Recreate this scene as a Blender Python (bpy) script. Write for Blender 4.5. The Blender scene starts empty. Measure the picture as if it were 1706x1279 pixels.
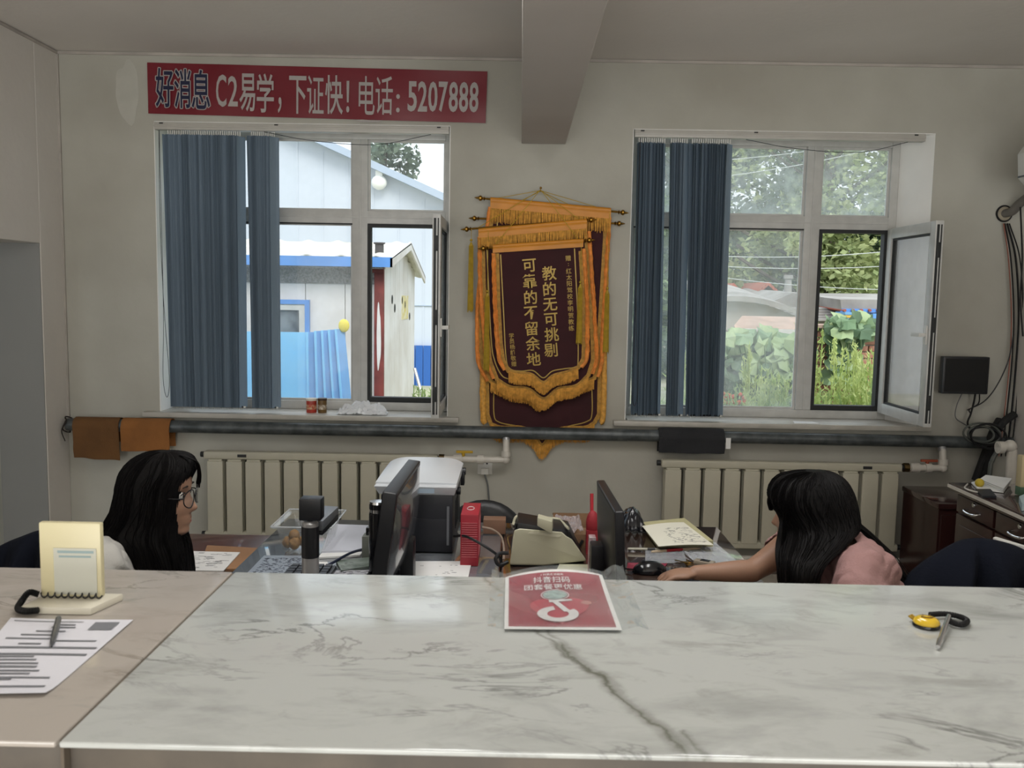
import bpy, bmesh, math, random
from mathutils import Vector, Matrix, noise
from mathutils.geometry import tessellate_polygon
random.seed(7)
PI = math.pi
C = bpy.context.scene.collection
SC = bpy.context.scene

# ------------------------------------------------------------------ camera
F, CX, CY, EYE = 1480.0, 853.0, 639.5, 1.6
_y = Vector(((868-CX)/F, (492-CY)/F, 1)).normalized()
_v = Vector((math.cos(math.radians(1)), math.sin(math.radians(1)), 0))
_x = (_v - _y*_v.dot(_y)).normalized()
_z = _x.cross(_y)
RM = Matrix((_x, _y, _z))                       # picture axes (right, down, forward) -> room axes
def ray(px, py): return RM @ Vector(((px-CX)/F, (py-CY)/F, 1))
def W(px, py, Y):
    """point of the room at depth Y that the photograph shows at pixel px, py"""
    d = ray(px, py); d = d*(Y/d.y); return Vector((d.x, d.y, d.z+EYE))
def G(px, py, z):
    d = ray(px, py); d = d*((z-EYE)/d.z); return Vector((d.x, d.y, d.z+EYE))
cd = bpy.data.cameras.new('camera'); cam = bpy.data.objects.new('camera', cd); C.objects.link(cam)
cd.sensor_width = 36; cd.lens = F/1706*36; cd.sensor_fit = 'HORIZONTAL'
cr = RM @ Vector((1, 0, 0)); cu = RM @ Vector((0, -1, 0)); cb = RM @ Vector((0, 0, -1))
cam.matrix_world = Matrix(((cr.x, cu.x, cb.x, 0), (cr.y, cu.y, cb.y, 0), (cr.z, cu.z, cb.z, EYE), (0, 0, 0, 1)))
cd.clip_start = .05; cd.clip_end = 200
cd.dof.use_dof = True; cd.dof.focus_distance = 4.2; cd.dof.aperture_fstop = 12
SC.camera = cam

# ------------------------------------------------------------------ light
SC.view_settings.view_transform = 'Standard'
try: SC.view_settings.look = 'None'
except Exception: pass
SC.view_settings.exposure = 0.0; SC.view_settings.gamma = 1; SC.view_settings.use_curve_mapping = False
wd = bpy.data.worlds.new('overcast_sky'); SC.world = wd; wd.use_nodes = True
nt = wd.node_tree; bg = nt.nodes['Background']
tc = nt.nodes.new('ShaderNodeTexCoord'); sp = nt.nodes.new('ShaderNodeSeparateXYZ'); cr_ = nt.nodes.new('ShaderNodeValToRGB')
nt.links.new(tc.outputs['Generated'], sp.inputs[0]); nt.links.new(sp.outputs['Z'], cr_.inputs[0]); nt.links.new(cr_.outputs[0], bg.inputs[0])
cr_.color_ramp.elements[0].color = (.86, .94, 1, 1); cr_.color_ramp.elements[0].position = .35; cr_.color_ramp.elements[1].color = (1.25, 1.4, 1.55, 1)
bg.inputs[1].default_value = 1.52
sd = bpy.data.lights.new('sun', 'SUN'); sd.energy = 2.3; sd.angle = math.radians(25); sd.color = (1, .97, .9)
so = bpy.data.objects.new('sun', sd); C.objects.link(so); so.rotation_euler = (math.radians(42), 0, math.radians(18)); so.location = (0, 0, 20)
def area(name, loc, rot, sx, sy, e, col=(1, 1, 1)):
    l = bpy.data.lights.new(name, 'AREA'); l.shape = 'RECTANGLE'; l.size = sx; l.size_y = sy; l.energy = e; l.color = col
    o = bpy.data.objects.new(name, l); C.objects.link(o); o.location = loc; o.rotation_euler = rot; return o
area('added_fill_behind_camera', (0.2, -2.9, 1.5), (math.radians(96), 0, 0), 5.0, 2.4, 112, (1, 1, .99))  # unseen fill light added behind the camera to brighten the room
area('added_low_upfill', (0.2, -2.8, .35), (math.radians(125), 0, 0), 5.0, .6, 82, (1, 1, .99))  # unseen low light added to brighten the ceiling
for k, (lx, ly) in enumerate(((-.38, 2.25), (.62, 2.25))):      # unseen tube lamps added above the desks as fill, lighting down and up
    area('added_fill_downlight', (lx, ly, 2.74), (0, 0, 0), .25, 1.3, 12, (1, 1, 1)); area('added_fill_uplight', (lx, ly, 2.79), (PI, 0, 0), .25, 1.3, 12, (1, 1, 1))

# ------------------------------------------------------------------ materials
def lin(h):
    h = h.lstrip('#'); r = [int(h[i:i+2], 16)/255 for i in (0, 2, 4)]
    return tuple((c/12.92 if c <= .04045 else ((c+.055)/1.055)**2.4) for c in r) + (1,)
def mat(name, col, rough=.6, metal=0, var=0, vs=8, col2=None, bump=0, bs=80, spec=.5, trans=0, alpha=1, emit=0, stretch=None, coat=0, detail=6, sheen=0, gen=False):
    m = bpy.data.materials.new(name); m.use_nodes = True; t = m.node_tree; b = t.nodes['Principled BSDF']
    c = lin(col) if isinstance(col, str) else tuple(col)+(1,)
    b.inputs['Base Color'].default_value = c; b.inputs['Roughness'].default_value = rough; b.inputs['Metallic'].default_value = metal
    b.inputs['Specular IOR Level'].default_value = spec; b.inputs['Transmission Weight'].default_value = trans
    b.inputs['Alpha'].default_value = alpha; b.inputs['Coat Weight'].default_value = coat; b.inputs['Sheen Weight'].default_value = sheen
    if emit: b.inputs['Emission Color'].default_value = c; b.inputs['Emission Strength'].default_value = emit
    if var or col2 or bump:
        tx = t.nodes.new('ShaderNodeTexCoord'); mp = t.nodes.new('ShaderNodeMapping')
        t.links.new(tx.outputs['Object'], mp.inputs[0])
        if stretch: mp.inputs['Scale'].default_value = stretch
    if var or col2:
        n = t.nodes.new('ShaderNodeTexNoise'); n.inputs['Scale'].default_value = vs; n.inputs['Detail'].default_value = detail
        t.links.new(mp.outputs[0], n.inputs['Vector'])
        r = t.nodes.new('ShaderNodeValToRGB'); t.links.new(n.outputs[0], r.inputs[0])
        c2 = lin(col2) if col2 else tuple(x*(1-var) for x in c[:3])+(1,)
        r.color_ramp.elements[0].position = .35; r.color_ramp.elements[1].position = .65
        r.color_ramp.elements[0].color = c2; r.color_ramp.elements[1].color = c
        t.links.new(r.outputs[0], b.inputs['Base Color'])
    if bump:
        n = t.nodes.new('ShaderNodeTexNoise'); n.inputs['Scale'].default_value = bs; n.inputs['Detail'].default_value = 4
        t.links.new(mp.outputs[0], n.inputs['Vector'])
        bp = t.nodes.new('ShaderNodeBump'); bp.inputs['Strength'].default_value = bump; bp.inputs['Distance'].default_value = .01
        t.links.new(n.outputs[0], bp.inputs['Height']); t.links.new(bp.outputs[0], b.inputs['Normal'])
    return m
def glassy(name, dirt=.1, col='ffffff', scale=6, gloss=.06, streak=(1, 1, 1)):
    """thin pane: mostly see-through, a little gloss, dust that catches light"""
    m = bpy.data.materials.new(name); m.use_nodes = True; t = m.node_tree; t.nodes.clear()
    out = t.nodes.new('ShaderNodeOutputMaterial'); tr = t.nodes.new('ShaderNodeBsdfTransparent'); gl = t.nodes.new('ShaderNodeBsdfGlossy')
    di = t.nodes.new('ShaderNodeBsdfDiffuse'); tl = t.nodes.new('ShaderNodeBsdfTranslucent'); m1 = t.nodes.new('ShaderNodeMixShader'); m2 = t.nodes.new('ShaderNodeMixShader'); m3 = t.nodes.new('ShaderNodeMixShader')
    gl.inputs['Roughness'].default_value = .03; tr.inputs[0].default_value = lin(col)
    di.inputs[0].default_value = (.8, .85, .85, 1); tl.inputs[0].default_value = (.85, .93, .95, 1)
    fr = t.nodes.new('ShaderNodeLayerWeight'); pw_ = t.nodes.new('ShaderNodeMath'); pw_.operation = 'POWER'; pw_.inputs[1].default_value = 4.5
    ma = t.nodes.new('ShaderNodeMath'); ma.operation = 'MULTIPLY_ADD'; ma.inputs[1].default_value = .7; ma.inputs[2].default_value = .03
    t.links.new(fr.outputs['Facing'], pw_.inputs[0]); t.links.new(pw_.outputs[0], ma.inputs[0]); t.links.new(ma.outputs[0], m1.inputs[0]); t.links.new(tr.outputs[0], m1.inputs[1]); t.links.new(gl.outputs[0], m1.inputs[2])
    m3.inputs[0].default_value = .7; t.links.new(di.outputs[0], m3.inputs[1]); t.links.new(tl.outputs[0], m3.inputs[2])
    tx = t.nodes.new('ShaderNodeTexCoord'); mp = t.nodes.new('ShaderNodeMapping'); mp.inputs['Scale'].default_value = streak
    n = t.nodes.new('ShaderNodeTexNoise'); n.inputs['Scale'].default_value = scale; n.inputs['Detail'].default_value = 10; n.inputs['Roughness'].default_value = .7
    r = t.nodes.new('ShaderNodeValToRGB'); r.color_ramp.elements[0].position = .3; r.color_ramp.elements[1].position = .75
    r.color_ramp.elements[0].color = (dirt*.4,)*3+(1,); r.color_ramp.elements[1].color = (dirt*1.5,)*3+(1,)
    t.links.new(tx.outputs['Object'], mp.inputs[0]); t.links.new(mp.outputs[0], n.inputs['Vector']); t.links.new(n.outputs[0], r.inputs[0])
    t.links.new(r.outputs[0], m2.inputs[0]); t.links.new(m1.outputs[0], m2.inputs[1]); t.links.new(m3.outputs[0], m2.inputs[2]); t.links.new(m2.outputs[0], out.inputs[0])
    return m
def leafy(name, c1, c2, tl=.35, vs=3):
    m = mat(name, c1, .55, col2=c2, vs=vs, spec=.3); t = m.node_tree; b = t.nodes['Principled BSDF']
    ramp = [n for n in t.nodes if n.type == 'VALTORGB'][0]
    tn = t.nodes.new('ShaderNodeBsdfTranslucent'); mx = t.nodes.new('ShaderNodeMixShader'); mx.inputs[0].default_value = tl
    out = [n for n in t.nodes if n.type == 'OUTPUT_MATERIAL'][0]
    t.links.new(ramp.outputs[0], tn.inputs[0]); t.links.new(b.outputs[0], mx.inputs[1]); t.links.new(tn.outputs[0], mx.inputs[2]); t.links.new(mx.outputs[0], out.inputs[0])
    return m
def marble(name, base, vein, warm):
    m = bpy.data.materials.new(name); m.use_nodes = True; t = m.node_tree; b = t.nodes['Principled BSDF']
    b.inputs['Roughness'].default_value = .10; b.inputs['Specular IOR Level'].default_value = .6
    N = t.nodes.new; L = t.links.new
    tx = N('ShaderNodeTexCoord'); mp = N('ShaderNodeMapping'); mp.inputs['Rotation'].default_value = (0, 0, math.radians(35)); mp.inputs['Scale'].default_value = (1, 2.2, 1)
    L(tx.outputs['Object'], mp.inputs[0])
    def noi(s, d, rg, src=mp.outputs[0], dist=0):
        n = N('ShaderNodeTexNoise'); n.inputs['Scale'].default_value = s; n.inputs['Detail'].default_value = d; n.inputs['Roughness'].default_value = rg; n.inputs['Distortion'].default_value = dist; L(src, n.inputs['Vector']); return n
    def ramp(src, stops):
        r = N('ShaderNodeValToRGB'); e = r.color_ramp.elements
        while len(e) < len(stops): e.new(.5)
        for k, (p, c) in enumerate(stops): e[k].position = p; e[k].color = c if len(c) == 4 else tuple(c)+(1,)
        L(src, r.inputs[0]); return r
    cloud = ramp(noi(5, 8, .62, dist=.4).outputs[0], [(.28, lin(warm)), (.5, lin(base)), (.75, lin(base))])
    # fine vein web: |noise - .5| small
    def web(s, wdt, d=9, dist=1.1):
        n = noi(s, d, .6, dist=dist); a = N('ShaderNodeMath'); a.operation = 'SUBTRACT'; a.inputs[1].default_value = .5; L(n.outputs[0], a.inputs[0])
        c = N('ShaderNodeMath'); c.operation = 'ABSOLUTE'; L(a.outputs[0], c.inputs[0])
        return ramp(c.outputs[0], [(0, (1, 1, 1)), (wdt, (0, 0, 0))])
    w1 = web(3.2, .018); gate = ramp(noi(4, 3, .5, src=tx.outputs['Object']).outputs[0], [(.47, (0, 0, 0)), (.62, (1, 1, 1))])
    g1 = N('ShaderNodeMath'); g1.operation = 'MULTIPLY'; L(w1.outputs[0], g1.inputs[0]); L(gate.outputs[0], g1.inputs[1])
    g1b = N('ShaderNodeMath'); g1b.operation = 'MULTIPLY'; g1b.inputs[1].default_value = .8; L(g1.outputs[0], g1b.inputs[0])
    mx = N('ShaderNodeMixRGB'); L(g1b.outputs[0], mx.inputs[0]); L(cloud.outputs[0], mx.inputs[1]); mx.inputs[2].default_value = lin(vein)
    blot = ramp(noi(9, 9, .7, src=mp.outputs[0], dist=.6).outputs[0], [(.55, (0, 0, 0)), (.74, (1, 1, 1))])
    gb = N('ShaderNodeMath'); gb.operation = 'MULTIPLY'; gb.inputs[1].default_value = .75; L(blot.outputs[0], gb.inputs[0])
    mx2 = N('ShaderNodeMixRGB'); L(gb.outputs[0], mx2.inputs[0]); L(mx.outputs[0], mx2.inputs[1]); mx2.inputs[2].default_value = lin('8e908a')
    last = mx2
    if name == 'marble_main':   # the two long dark veins that cross the slab
        sx = N('ShaderNodeSeparateXYZ'); L(tx.outputs['Object'], sx.inputs[0]); OFF = Vector((0, 1.16, 0))
        for (A, B, wd_, st) in ((G(925, 1066, 1.13), G(1152, 1262, 1.13), .0035, .85), (G(880, 1040, 1.13), G(1010, 1140, 1.13), .002, .6), (G(1130, 1215, 1.13), G(1185, 1262, 1.13), .002, .6), (G(800, 958, 1.13), G(935, 1068, 1.13), .0018, .5)):
            A = A-OFF; B = B-OFF; dx, dy = B.x-A.x, B.y-A.y; ln = math.hypot(dx, dy); nx, ny = -dy/ln, dx/ln
            nz = noi(16, 5, .6, src=tx.outputs['Object'])
            def mul(o, k):
                q = N('ShaderNodeMath'); q.operation = 'MULTIPLY_ADD'; q.inputs[1].default_value = k[0]; q.inputs[2].default_value = k[1]; L(o, q.inputs[0]); return q.outputs[0]
            def ad(a, b_, op='ADD'):
                q = N('ShaderNodeMath'); q.operation = op; L(a, q.inputs[0]); L(b_, q.inputs[1]); return q.outputs[0]
            d = ad(ad(mul(sx.outputs[0], (nx, -nx*A.x)), mul(sx.outputs[1], (ny, -ny*A.y))), mul(nz.outputs[0], (.05, -.025)))
            q = N('ShaderNodeMath'); q.operation = 'ABSOLUTE'; L(d, q.inputs[0])
            s_ = ad(mul(sx.outputs[0], (dx/ln/ln, -dx*A.x/ln/ln)), mul(sx.outputs[1], (dy/ln/ln, -dy*A.y/ln/ln)))
            along = ramp(s_, [(0, (0, 0, 0)), (.06, (1, 1, 1)), (.95, (1, 1, 1)), (1, (.3, .3, .3))])
            line = ramp(q.outputs[0], [(0, (st,)*3), (wd_, (st*.5,)*3), (wd_*4, (0, 0, 0))])
            m_ = N('ShaderNodeMath'); m_.operation = 'MULTIPLY'; L(along.outputs[0], m_.inputs[0]); L(line.outputs[0], m_.inputs[1])
            x_ = N('ShaderNodeMixRGB'); L(m_.outputs[0], x_.inputs[0]); L(last.outputs[0], x_.inputs[1]); x_.inputs[2].default_value = lin('5b5c50'); last = x_
    L(last.outputs[0], b.inputs['Base Color'])
    return m

# ------------------------------------------------------------------ mesh builder
LOC = {}
def bez(pts, n=8):
    """Catmull-Rom through pts"""
    P = [Vector(p) for p in pts]; P = [P[0]*2-P[1]] + P + [P[-1]*2-P[-2]]; out = []
    for i in range(1, len(P)-2):
        for k in range(n):
            t = k/n; a, b, c, d = P[i-1:i+3]
            out.append(.5*((2*b)+(c-a)*t+(2*a-5*b+4*c-d)*t*t+(3*b-a-3*c+d)*t**3))
    out.append(P[-2]); return out
class MB:
    def __init__(s, M=None): s.v = []; s.f = []; s.mi = []; s.M = M; s.k = 0
    def add(s, vs, fs):
        o = len(s.v)
        for v in vs:
            v = Vector(v); s.v.append(s.M @ v if s.M else v)
        for f in fs: s.f.append([i+o for i in f]); s.mi.append(s.k)
        return s
    def box(s, c, sz, R=None):
        hx, hy, hz = sz[0]/2, sz[1]/2, sz[2]/2; vs = []
        for z in (-hz, hz):
            for y in (-hy, hy):
                for x in (-hx, hx):
                    p = Vector((x, y, z)); p = R @ p if R else p; vs.append(p+Vector(c))
        return s.add(vs, [(0, 2, 3, 1), (4, 5, 7, 6), (0, 1, 5, 4), (2, 6, 7, 3), (0, 4, 6, 2), (1, 3, 7, 5)])
    def bb(s, x0, x1, y0, y1, z0, z1): return s.box(((x0+x1)/2, (y0+y1)/2, (z0+z1)/2), (abs(x1-x0), abs(y1-y0), abs(z1-z0)))
    def hexa(s, p):   # 8 corners: bottom 0-3 ccw, top 4-7
        return s.add(p, [(3, 2, 1, 0), (4, 5, 6, 7), (0, 1, 5, 4), (1, 2, 6, 5), (2, 3, 7, 6), (3, 0, 4, 7)])
    def tube(s, pts, r, seg=8, caps=True, flat=1):
        P = [Vector(p) for p in pts]; n = len(P); R = r if isinstance(r, (list, tuple)) else [r]*n
        vs = []; fs = []; up = None
        for i, p in enumerate(P):
            t = (P[min(i+1, n-1)]-P[max(i-1, 0)]); t = t.normalized() if t.length > 1e-9 else Vector((0, 0, 1))
            if up is None: up = Vector((0, 0, 1)) if abs(t.z) < .9 else Vector((0, 1, 0))
            a = t.cross(up).normalized(); b = a.cross(t).normalized(); up = b
            for k in range(seg):
                q = 2*PI*k/seg; vs.append(p + a*(R[i]*math.cos(q)) + b*(R[i]*flat*math.sin(q)))
        for i in range(n-1):
            for k in range(seg):
                k2 = (k+1) % seg; fs.append((i*seg+k, i*seg+k2, (i+1)*seg+k2, (i+1)*seg+k))
        if caps: fs.append(tuple(range(seg-1, -1, -1))); fs.append(tuple((n-1)*seg+k for k in range(seg)))
        return s.add(vs, fs)
    def cyl(s, a, b, r, r2=None, seg=16): return s.tube([a, b], [r, r if r2 is None else r2], seg)
    def lathe(s, c, prof, seg=20, axis='Z'):
        vs = []; fs = []; n = len(prof)
        for (r, z) in prof:
            for k in range(seg):
                q = 2*PI*k/seg; x, y = r*math.cos(q), r*math.sin(q)
                v = {'Z': (x, y, z), 'X': (z, x, y), 'Y': (x, z, y)}[axis]; vs.append(Vector(v)+Vector(c))
        for i in range(n-1):
            for k in range(seg):
                k2 = (k+1) % seg; fs.append((i*seg+k, i*seg+k2, (i+1)*seg+k2, (i+1)*seg+k))
        fs.append(tuple(range(seg-1, -1, -1))); fs.append(tuple((n-1)*seg+k for k in range(seg)))
        return s.add(vs, fs)
    def ball(s, c, r, seg=12, rings=8, R=None):
        if not isinstance(r, (tuple, list)): r = (r, r, r)
        vs = [Vector((0, 0, r[2]))]; fs = []
        for i in range(1, rings):
            a = PI*i/rings
            for k in range(seg): vs.append(Vector((r[0]*math.sin(a)*math.cos(2*PI*k/seg), r[1]*math.sin(a)*math.sin(2*PI*k/seg), r[2]*math.cos(a))))
        vs.append(Vector((0, 0, -r[2])))
        for k in range(seg):
            fs.append((0, 1+k, 1+(k+1) % seg))
            for i in range(rings-2): a = 1+i*seg; fs.append((a+k, a+seg+k, a+seg+(k+1) % seg, a+(k+1) % seg))
            a = 1+(rings-2)*seg; fs.append((a+k, len(vs)-1, a+(k+1) % seg))
        return s.add([(R @ v if R else v)+Vector(c) for v in vs], fs)
    def poly(s, pts, off):
        """solid of a flat outline (3-D points) pushed by the vector off"""
        P = [Vector(p) for p in pts]; n = len(P); off = Vector(off)
        tri = tessellate_polygon([P]); fs = [tuple(t) for t in tri] + [tuple(n+i for i in reversed(t)) for t in tri]
        fs += [(i, (i+1) % n, n+(i+1) % n, n+i) for i in range(n)]
        return s.add(P+[p+off for p in P], fs)
    def grid(s, fn, nu, nv, th=None):
        """sheet fn(u,v)->point, u,v in 0..1; th = vector or length for thickness"""
        vs = [Vector(fn(i/nu, j/nv)) for j in range(nv+1) for i in range(nu+1)]; fs = []
        I = lambda i, j: j*(nu+1)+i
        for j in range(nv):
            for i in range(nu): fs.append((I(i, j), I(i+1, j), I(i+1, j+1), I(i, j+1)))
        if th is not None:
            th = Vector(th); n = len(vs); vs += [v+th for v in vs]; fs += [tuple(n+q for q in reversed(f)) for f in list(fs)]
            rim = [I(i, 0) for i in range(nu)]+[I(nu, j) for j in range(nv)]+[I(i, nv) for i in range(nu, 0, -1)]+[I(0, j) for j in range(nv, 0, -1)]
            for a, b in zip(rim, rim[1:]+rim[:1]): fs.append((b, a, n+a, n+b))
        return s.add(vs, fs)
    def ribbon(s, pts, w, nrm=(0, -1, 0), th=.002):
        P = [Vector(p) for p in pts]; n = len(P); nr = Vector(nrm).normalized(); vs = []
        for i, p in enumerate(P):
            t = (P[min(i+1, n-1)]-P[max(i-1, 0)]).normalized(); a = t.cross(nr).normalized()*(w/2)
            vs += [p-a, p+a, p+a+nr*th, p-a+nr*th]
        fs = []
        for i in range(n-1):
            for k in range(4): k2 = (k+1) % 4; fs.append((i*4+k, i*4+k2, i*4+4+k2, i*4+4+k))
        fs += [(3, 2, 1, 0), (n*4-4, n*4-3, n*4-2, n*4-1)]
        return s.add(vs, fs)
    def text(s, body, M, h=1, bold=0, wx=1, th=.0, center=True, spacing=1):
        """flat letters as geometry; M places the x-right, y-up text plane"""
        cu = bpy.data.curves.new('t', 'FONT'); cu.body = body; cu.size = 1; cu.offset = bold; cu.extrude = th; cu.resolution_u = 3; cu.space_character = spacing
        ob = bpy.data.objects.new('t', cu); C.objects.link(ob); bpy.context.view_layer.update()
        me = ob.to_mesh(); vs = [v.co.copy() for v in me.vertices]; fs = [tuple(p.vertices) for p in me.polygons]; ob.to_mesh_clear()
        bpy.data.objects.remove(ob); bpy.data.curves.remove(cu)
        if not vs: return s
        if center:
            x0, x1 = min(v.x for v in vs), max(v.x for v in vs); y0, y1 = min(v.y for v in vs), max(v.y for v in vs)
            cx, cy = (x0+x1)/2, (y0+y1)/2
        else: cx = cy = 0
        return s.add([M @ Vector(((v.x-cx)*h*wx, (v.y-cy)*h, v.z)) for v in vs], fs)
    def build(s, name, m, parent=None, smooth=35, bevel=0, seg=2, fix=True, kind=None, weld=False):
        me = bpy.data.meshes.new(name); V = s.v
        if parent is not None: o0 = LOC[parent.name]
        elif V:
            xs = [v.x for v in V]; ys = [v.y for v in V]; zs = [v.z for v in V]; o0 = Vector(((min(xs)+max(xs))/2, (min(ys)+max(ys))/2, min(zs)))
        else: o0 = Vector((0, 0, 0))
        me.from_pydata([v-o0 for v in V], [], s.f)
        ms = m if isinstance(m, (list, tuple)) else [m]
        for q in ms: me.materials.append(q)
        if len(ms) > 1: me.polygons.foreach_set('material_index', s.mi)
        if fix or bevel or weld:
            b = bmesh.new(); b.from_mesh(me)
            if weld: bmesh.ops.remove_doubles(b, verts=b.verts, dist=1e-5)
            if fix: bmesh.ops.recalc_face_normals(b, faces=b.faces)
            if bevel:
                es = [e for e in b.edges if len(e.link_faces) == 2 and e.calc_face_angle(0) > math.radians(40)]
                bmesh.ops.bevel(b, geom=es, offset=bevel, segments=seg, affect='EDGES', profile=.6, clamp_overlap=True)
            b.to_mesh(me); b.free()
        if smooth:
            me.shade_smooth(); me.set_sharp_from_angle(angle=math.radians(smooth))
        o = bpy.data.objects.new(name, me); C.objects.link(o)
        if parent is not None: o.parent = parent; LOC[o.name] = o0
        else: o.location = o0; LOC[o.name] = o0
        if kind: o['kind'] = kind
        return o
def pieces(mb, name, m, parent, **kw):
    """each separate piece of the builder becomes a part of its own"""
    n = len(mb.v); p = list(range(n))
    def f(i):
        while p[i] != i: p[i] = p[p[i]]; i = p[i]
        return i
    for fc in mb.f:
        a = f(fc[0])
        for i in fc[1:]: p[f(i)] = a
    g = {}
    for fc in mb.f: g.setdefault(f(fc[0]), []).append(fc)
    for fs in g.values():
        ids = sorted({i for q in fs for i in q}); mp = {i: k for k, i in enumerate(ids)}; q = MB(); q.v = [mb.v[i] for i in ids]; q.f = [[mp[i] for i in x] for x in fs]; q.mi = [0]*len(fs); q.build(name, m, parent, **kw)
def thing(name, label, cat, loc=(0, 0, 0), group=None, kind=None):
    o = bpy.data.objects.new(name, None); C.objects.link(o); o.location = loc; o.empty_display_size = .05; LOC[o.name] = Vector(loc)
    if label: o['label'] = label
    if cat: o['category'] = cat
    if group: o['group'] = group
    if kind: o['kind'] = kind
    return o
def tag(o, label, cat, group=None, kind=None):
    o['label'] = label; o['category'] = cat
    if group: o['group'] = group
    if kind: o['kind'] = kind
    return o
def struct(o): o['kind'] = 'structure'; return o
def place(loc, rz=0, rx=0, ry=0): return Matrix.Translation(loc) @ Matrix.Rotation(rz, 4, 'Z') @ Matrix.Rotation(ry, 4, 'Y') @ Matrix.Rotation(rx, 4, 'X')
def frame3(o, x, y):
    x = Vector(x).normalized(); y = Vector(y).normalized(); z = x.cross(y).normalized(); y = z.cross(x)
    return Matrix(((x.x, y.x, z.x, o[0]), (x.y, y.y, z.y, o[1]), (x.z, y.z, z.z, o[2]), (0, 0, 0, 1)))
WALLTXT = lambda p: frame3(p, (1, 0, 0), (0, 0, 1))
# common materials
M_black = mat('black_plastic', '15161a', .38, bump=.05, bs=300)
M_blackg = mat('glossy_black_plastic', '111216', .15)
M_dark = mat('dark_grey_plastic', '2a2d33', .4, bump=.06, bs=300)
M_white = mat('white_plastic', 'd4d3cd', .4, var=.06)
M_pvc = mat('white_pipe_plastic', 'cfcac0', .35, var=.12, vs=12)
M_chrome = mat('chrome', 'cfd0d2', .18, 1)
M_brass = mat('brass', 'a07a35', .3, 1, var=.3, vs=30)
M_paper = mat('paper', 'e2e2e0', .8, var=.05)
M_ink = mat('grey_ink', '6f7176', .8)
M_dkink = mat('dark_ink', '3a3d48', .8)
M_red = mat('red_print', 'a81e2b', .5, var=.1)
M_cable = mat('black_cable', '121214', .5)
M_steel = mat('brushed_steel', 'a9a9aa', .32, .55, bump=.05, bs=200)
# ------------------------------------------------------------------ room shell
D, XL, XR, ZC = 5.1, -2.62, 2.83, 2.915
def wallmat(name, c1, c2, vs):
    m = mat(name, c1, .85, col2=c2, vs=vs, detail=5, bump=.12, bs=28, spec=.2)
    t = m.node_tree; b = t.nodes['Principled BSDF']; r = [n for n in t.nodes if n.type == 'VALTORGB'][0]
    r.color_ramp.elements[0].position = .3; r.color_ramp.elements[1].position = .7
    return m
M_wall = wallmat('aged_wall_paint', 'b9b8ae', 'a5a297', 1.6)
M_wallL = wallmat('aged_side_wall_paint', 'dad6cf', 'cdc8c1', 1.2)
M_ceil = wallmat('ceiling_paint', 'e2ddd7', 'd3cec7', .8)
M_floor = mat('floor_tile', 'b5ada0', .35, var=.15, vs=2)
M_trim = mat('window_plastic', 'c4c4c0', .35, var=.12, vs=14)
M_gask = mat('window_gasket', '1c1e1f', .6)
wins = [(-2.085, -.412), (.612, 2.30)]; WZ0, WZ1 = .895, 2.54; WY = 5.32
m = MB()
for x0, x1, z0, z1 in ((XL-2.2, wins[0][0], 0, ZC), (wins[0][1], wins[1][0], 0, ZC), (wins[1][1], XR+.3, 0, ZC), (wins[0][0], wins[0][1], 0, WZ0-.03), (wins[0][0], wins[0][1], WZ1, ZC), (wins[1][0], wins[1][1], 0, WZ0-.03), (wins[1][0], wins[1][1], WZ1, ZC)):
    m.bb(x0, x1, D, D+.37, z0, z1)
struct(m.build('wall_window_side', M_wall, smooth=0))
# left wall with the wide opening in it
m = MB(); OY = 4.86; OZ = W(71, 405, OY).z
m.bb(XL-.26, XL, OY, D, 0, ZC); m.bb(XL-.26, XL, 2.2, OY, OZ, ZC); m.bb(XL-.26, XL, -3.1, 2.2, 0, ZC)
struct(m.build('wall_left', M_wallL, smooth=0, bevel=.006))
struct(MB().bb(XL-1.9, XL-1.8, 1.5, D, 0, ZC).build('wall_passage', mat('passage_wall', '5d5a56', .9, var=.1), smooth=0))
struct(MB().bb(XR, XR+.25, -3.1, D, 0, ZC).build('wall_right', M_wallL, smooth=0))
struct(MB().bb(XL-1.9, XR+.25, -3.3, -3.1, 0, ZC).build('wall_entrance_side', M_wallL, smooth=0))
struct(MB().bb(XL-1.9, XR+.25, -3.1, D+.37, -.1, 0).build('floor', M_floor, smooth=0))
struct(MB().bb(XL-1.9, XR+.25, -3.1, D+.37, ZC, ZC+.2).build('ceiling', M_ceil, smooth=0))
struct(MB().bb(XL-.262, XL-.004, OY-.006, OY-.001, 0, OZ).build('trim_12', mat('grey_jamb_lining', '8d8d8a', .85, var=.06, vs=2), smooth=0))  # thin sheet over the jamb, greyer and darker than the left wall
# beam
m = MB(); bx0, bx1, bz = -.012, .235, 2.447
m.poly([(bx0, D, ZC), (bx1+.002, D, ZC), (bx1, D, bz), (bx0, D, bz)], (0, -8.2, 0))
struct(m.build('trim_1', mat('beam_paint', 'bab4ad', .85, var=.1, vs=1.2, bump=.1, bs=25), smooth=0, bevel=.006))
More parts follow.
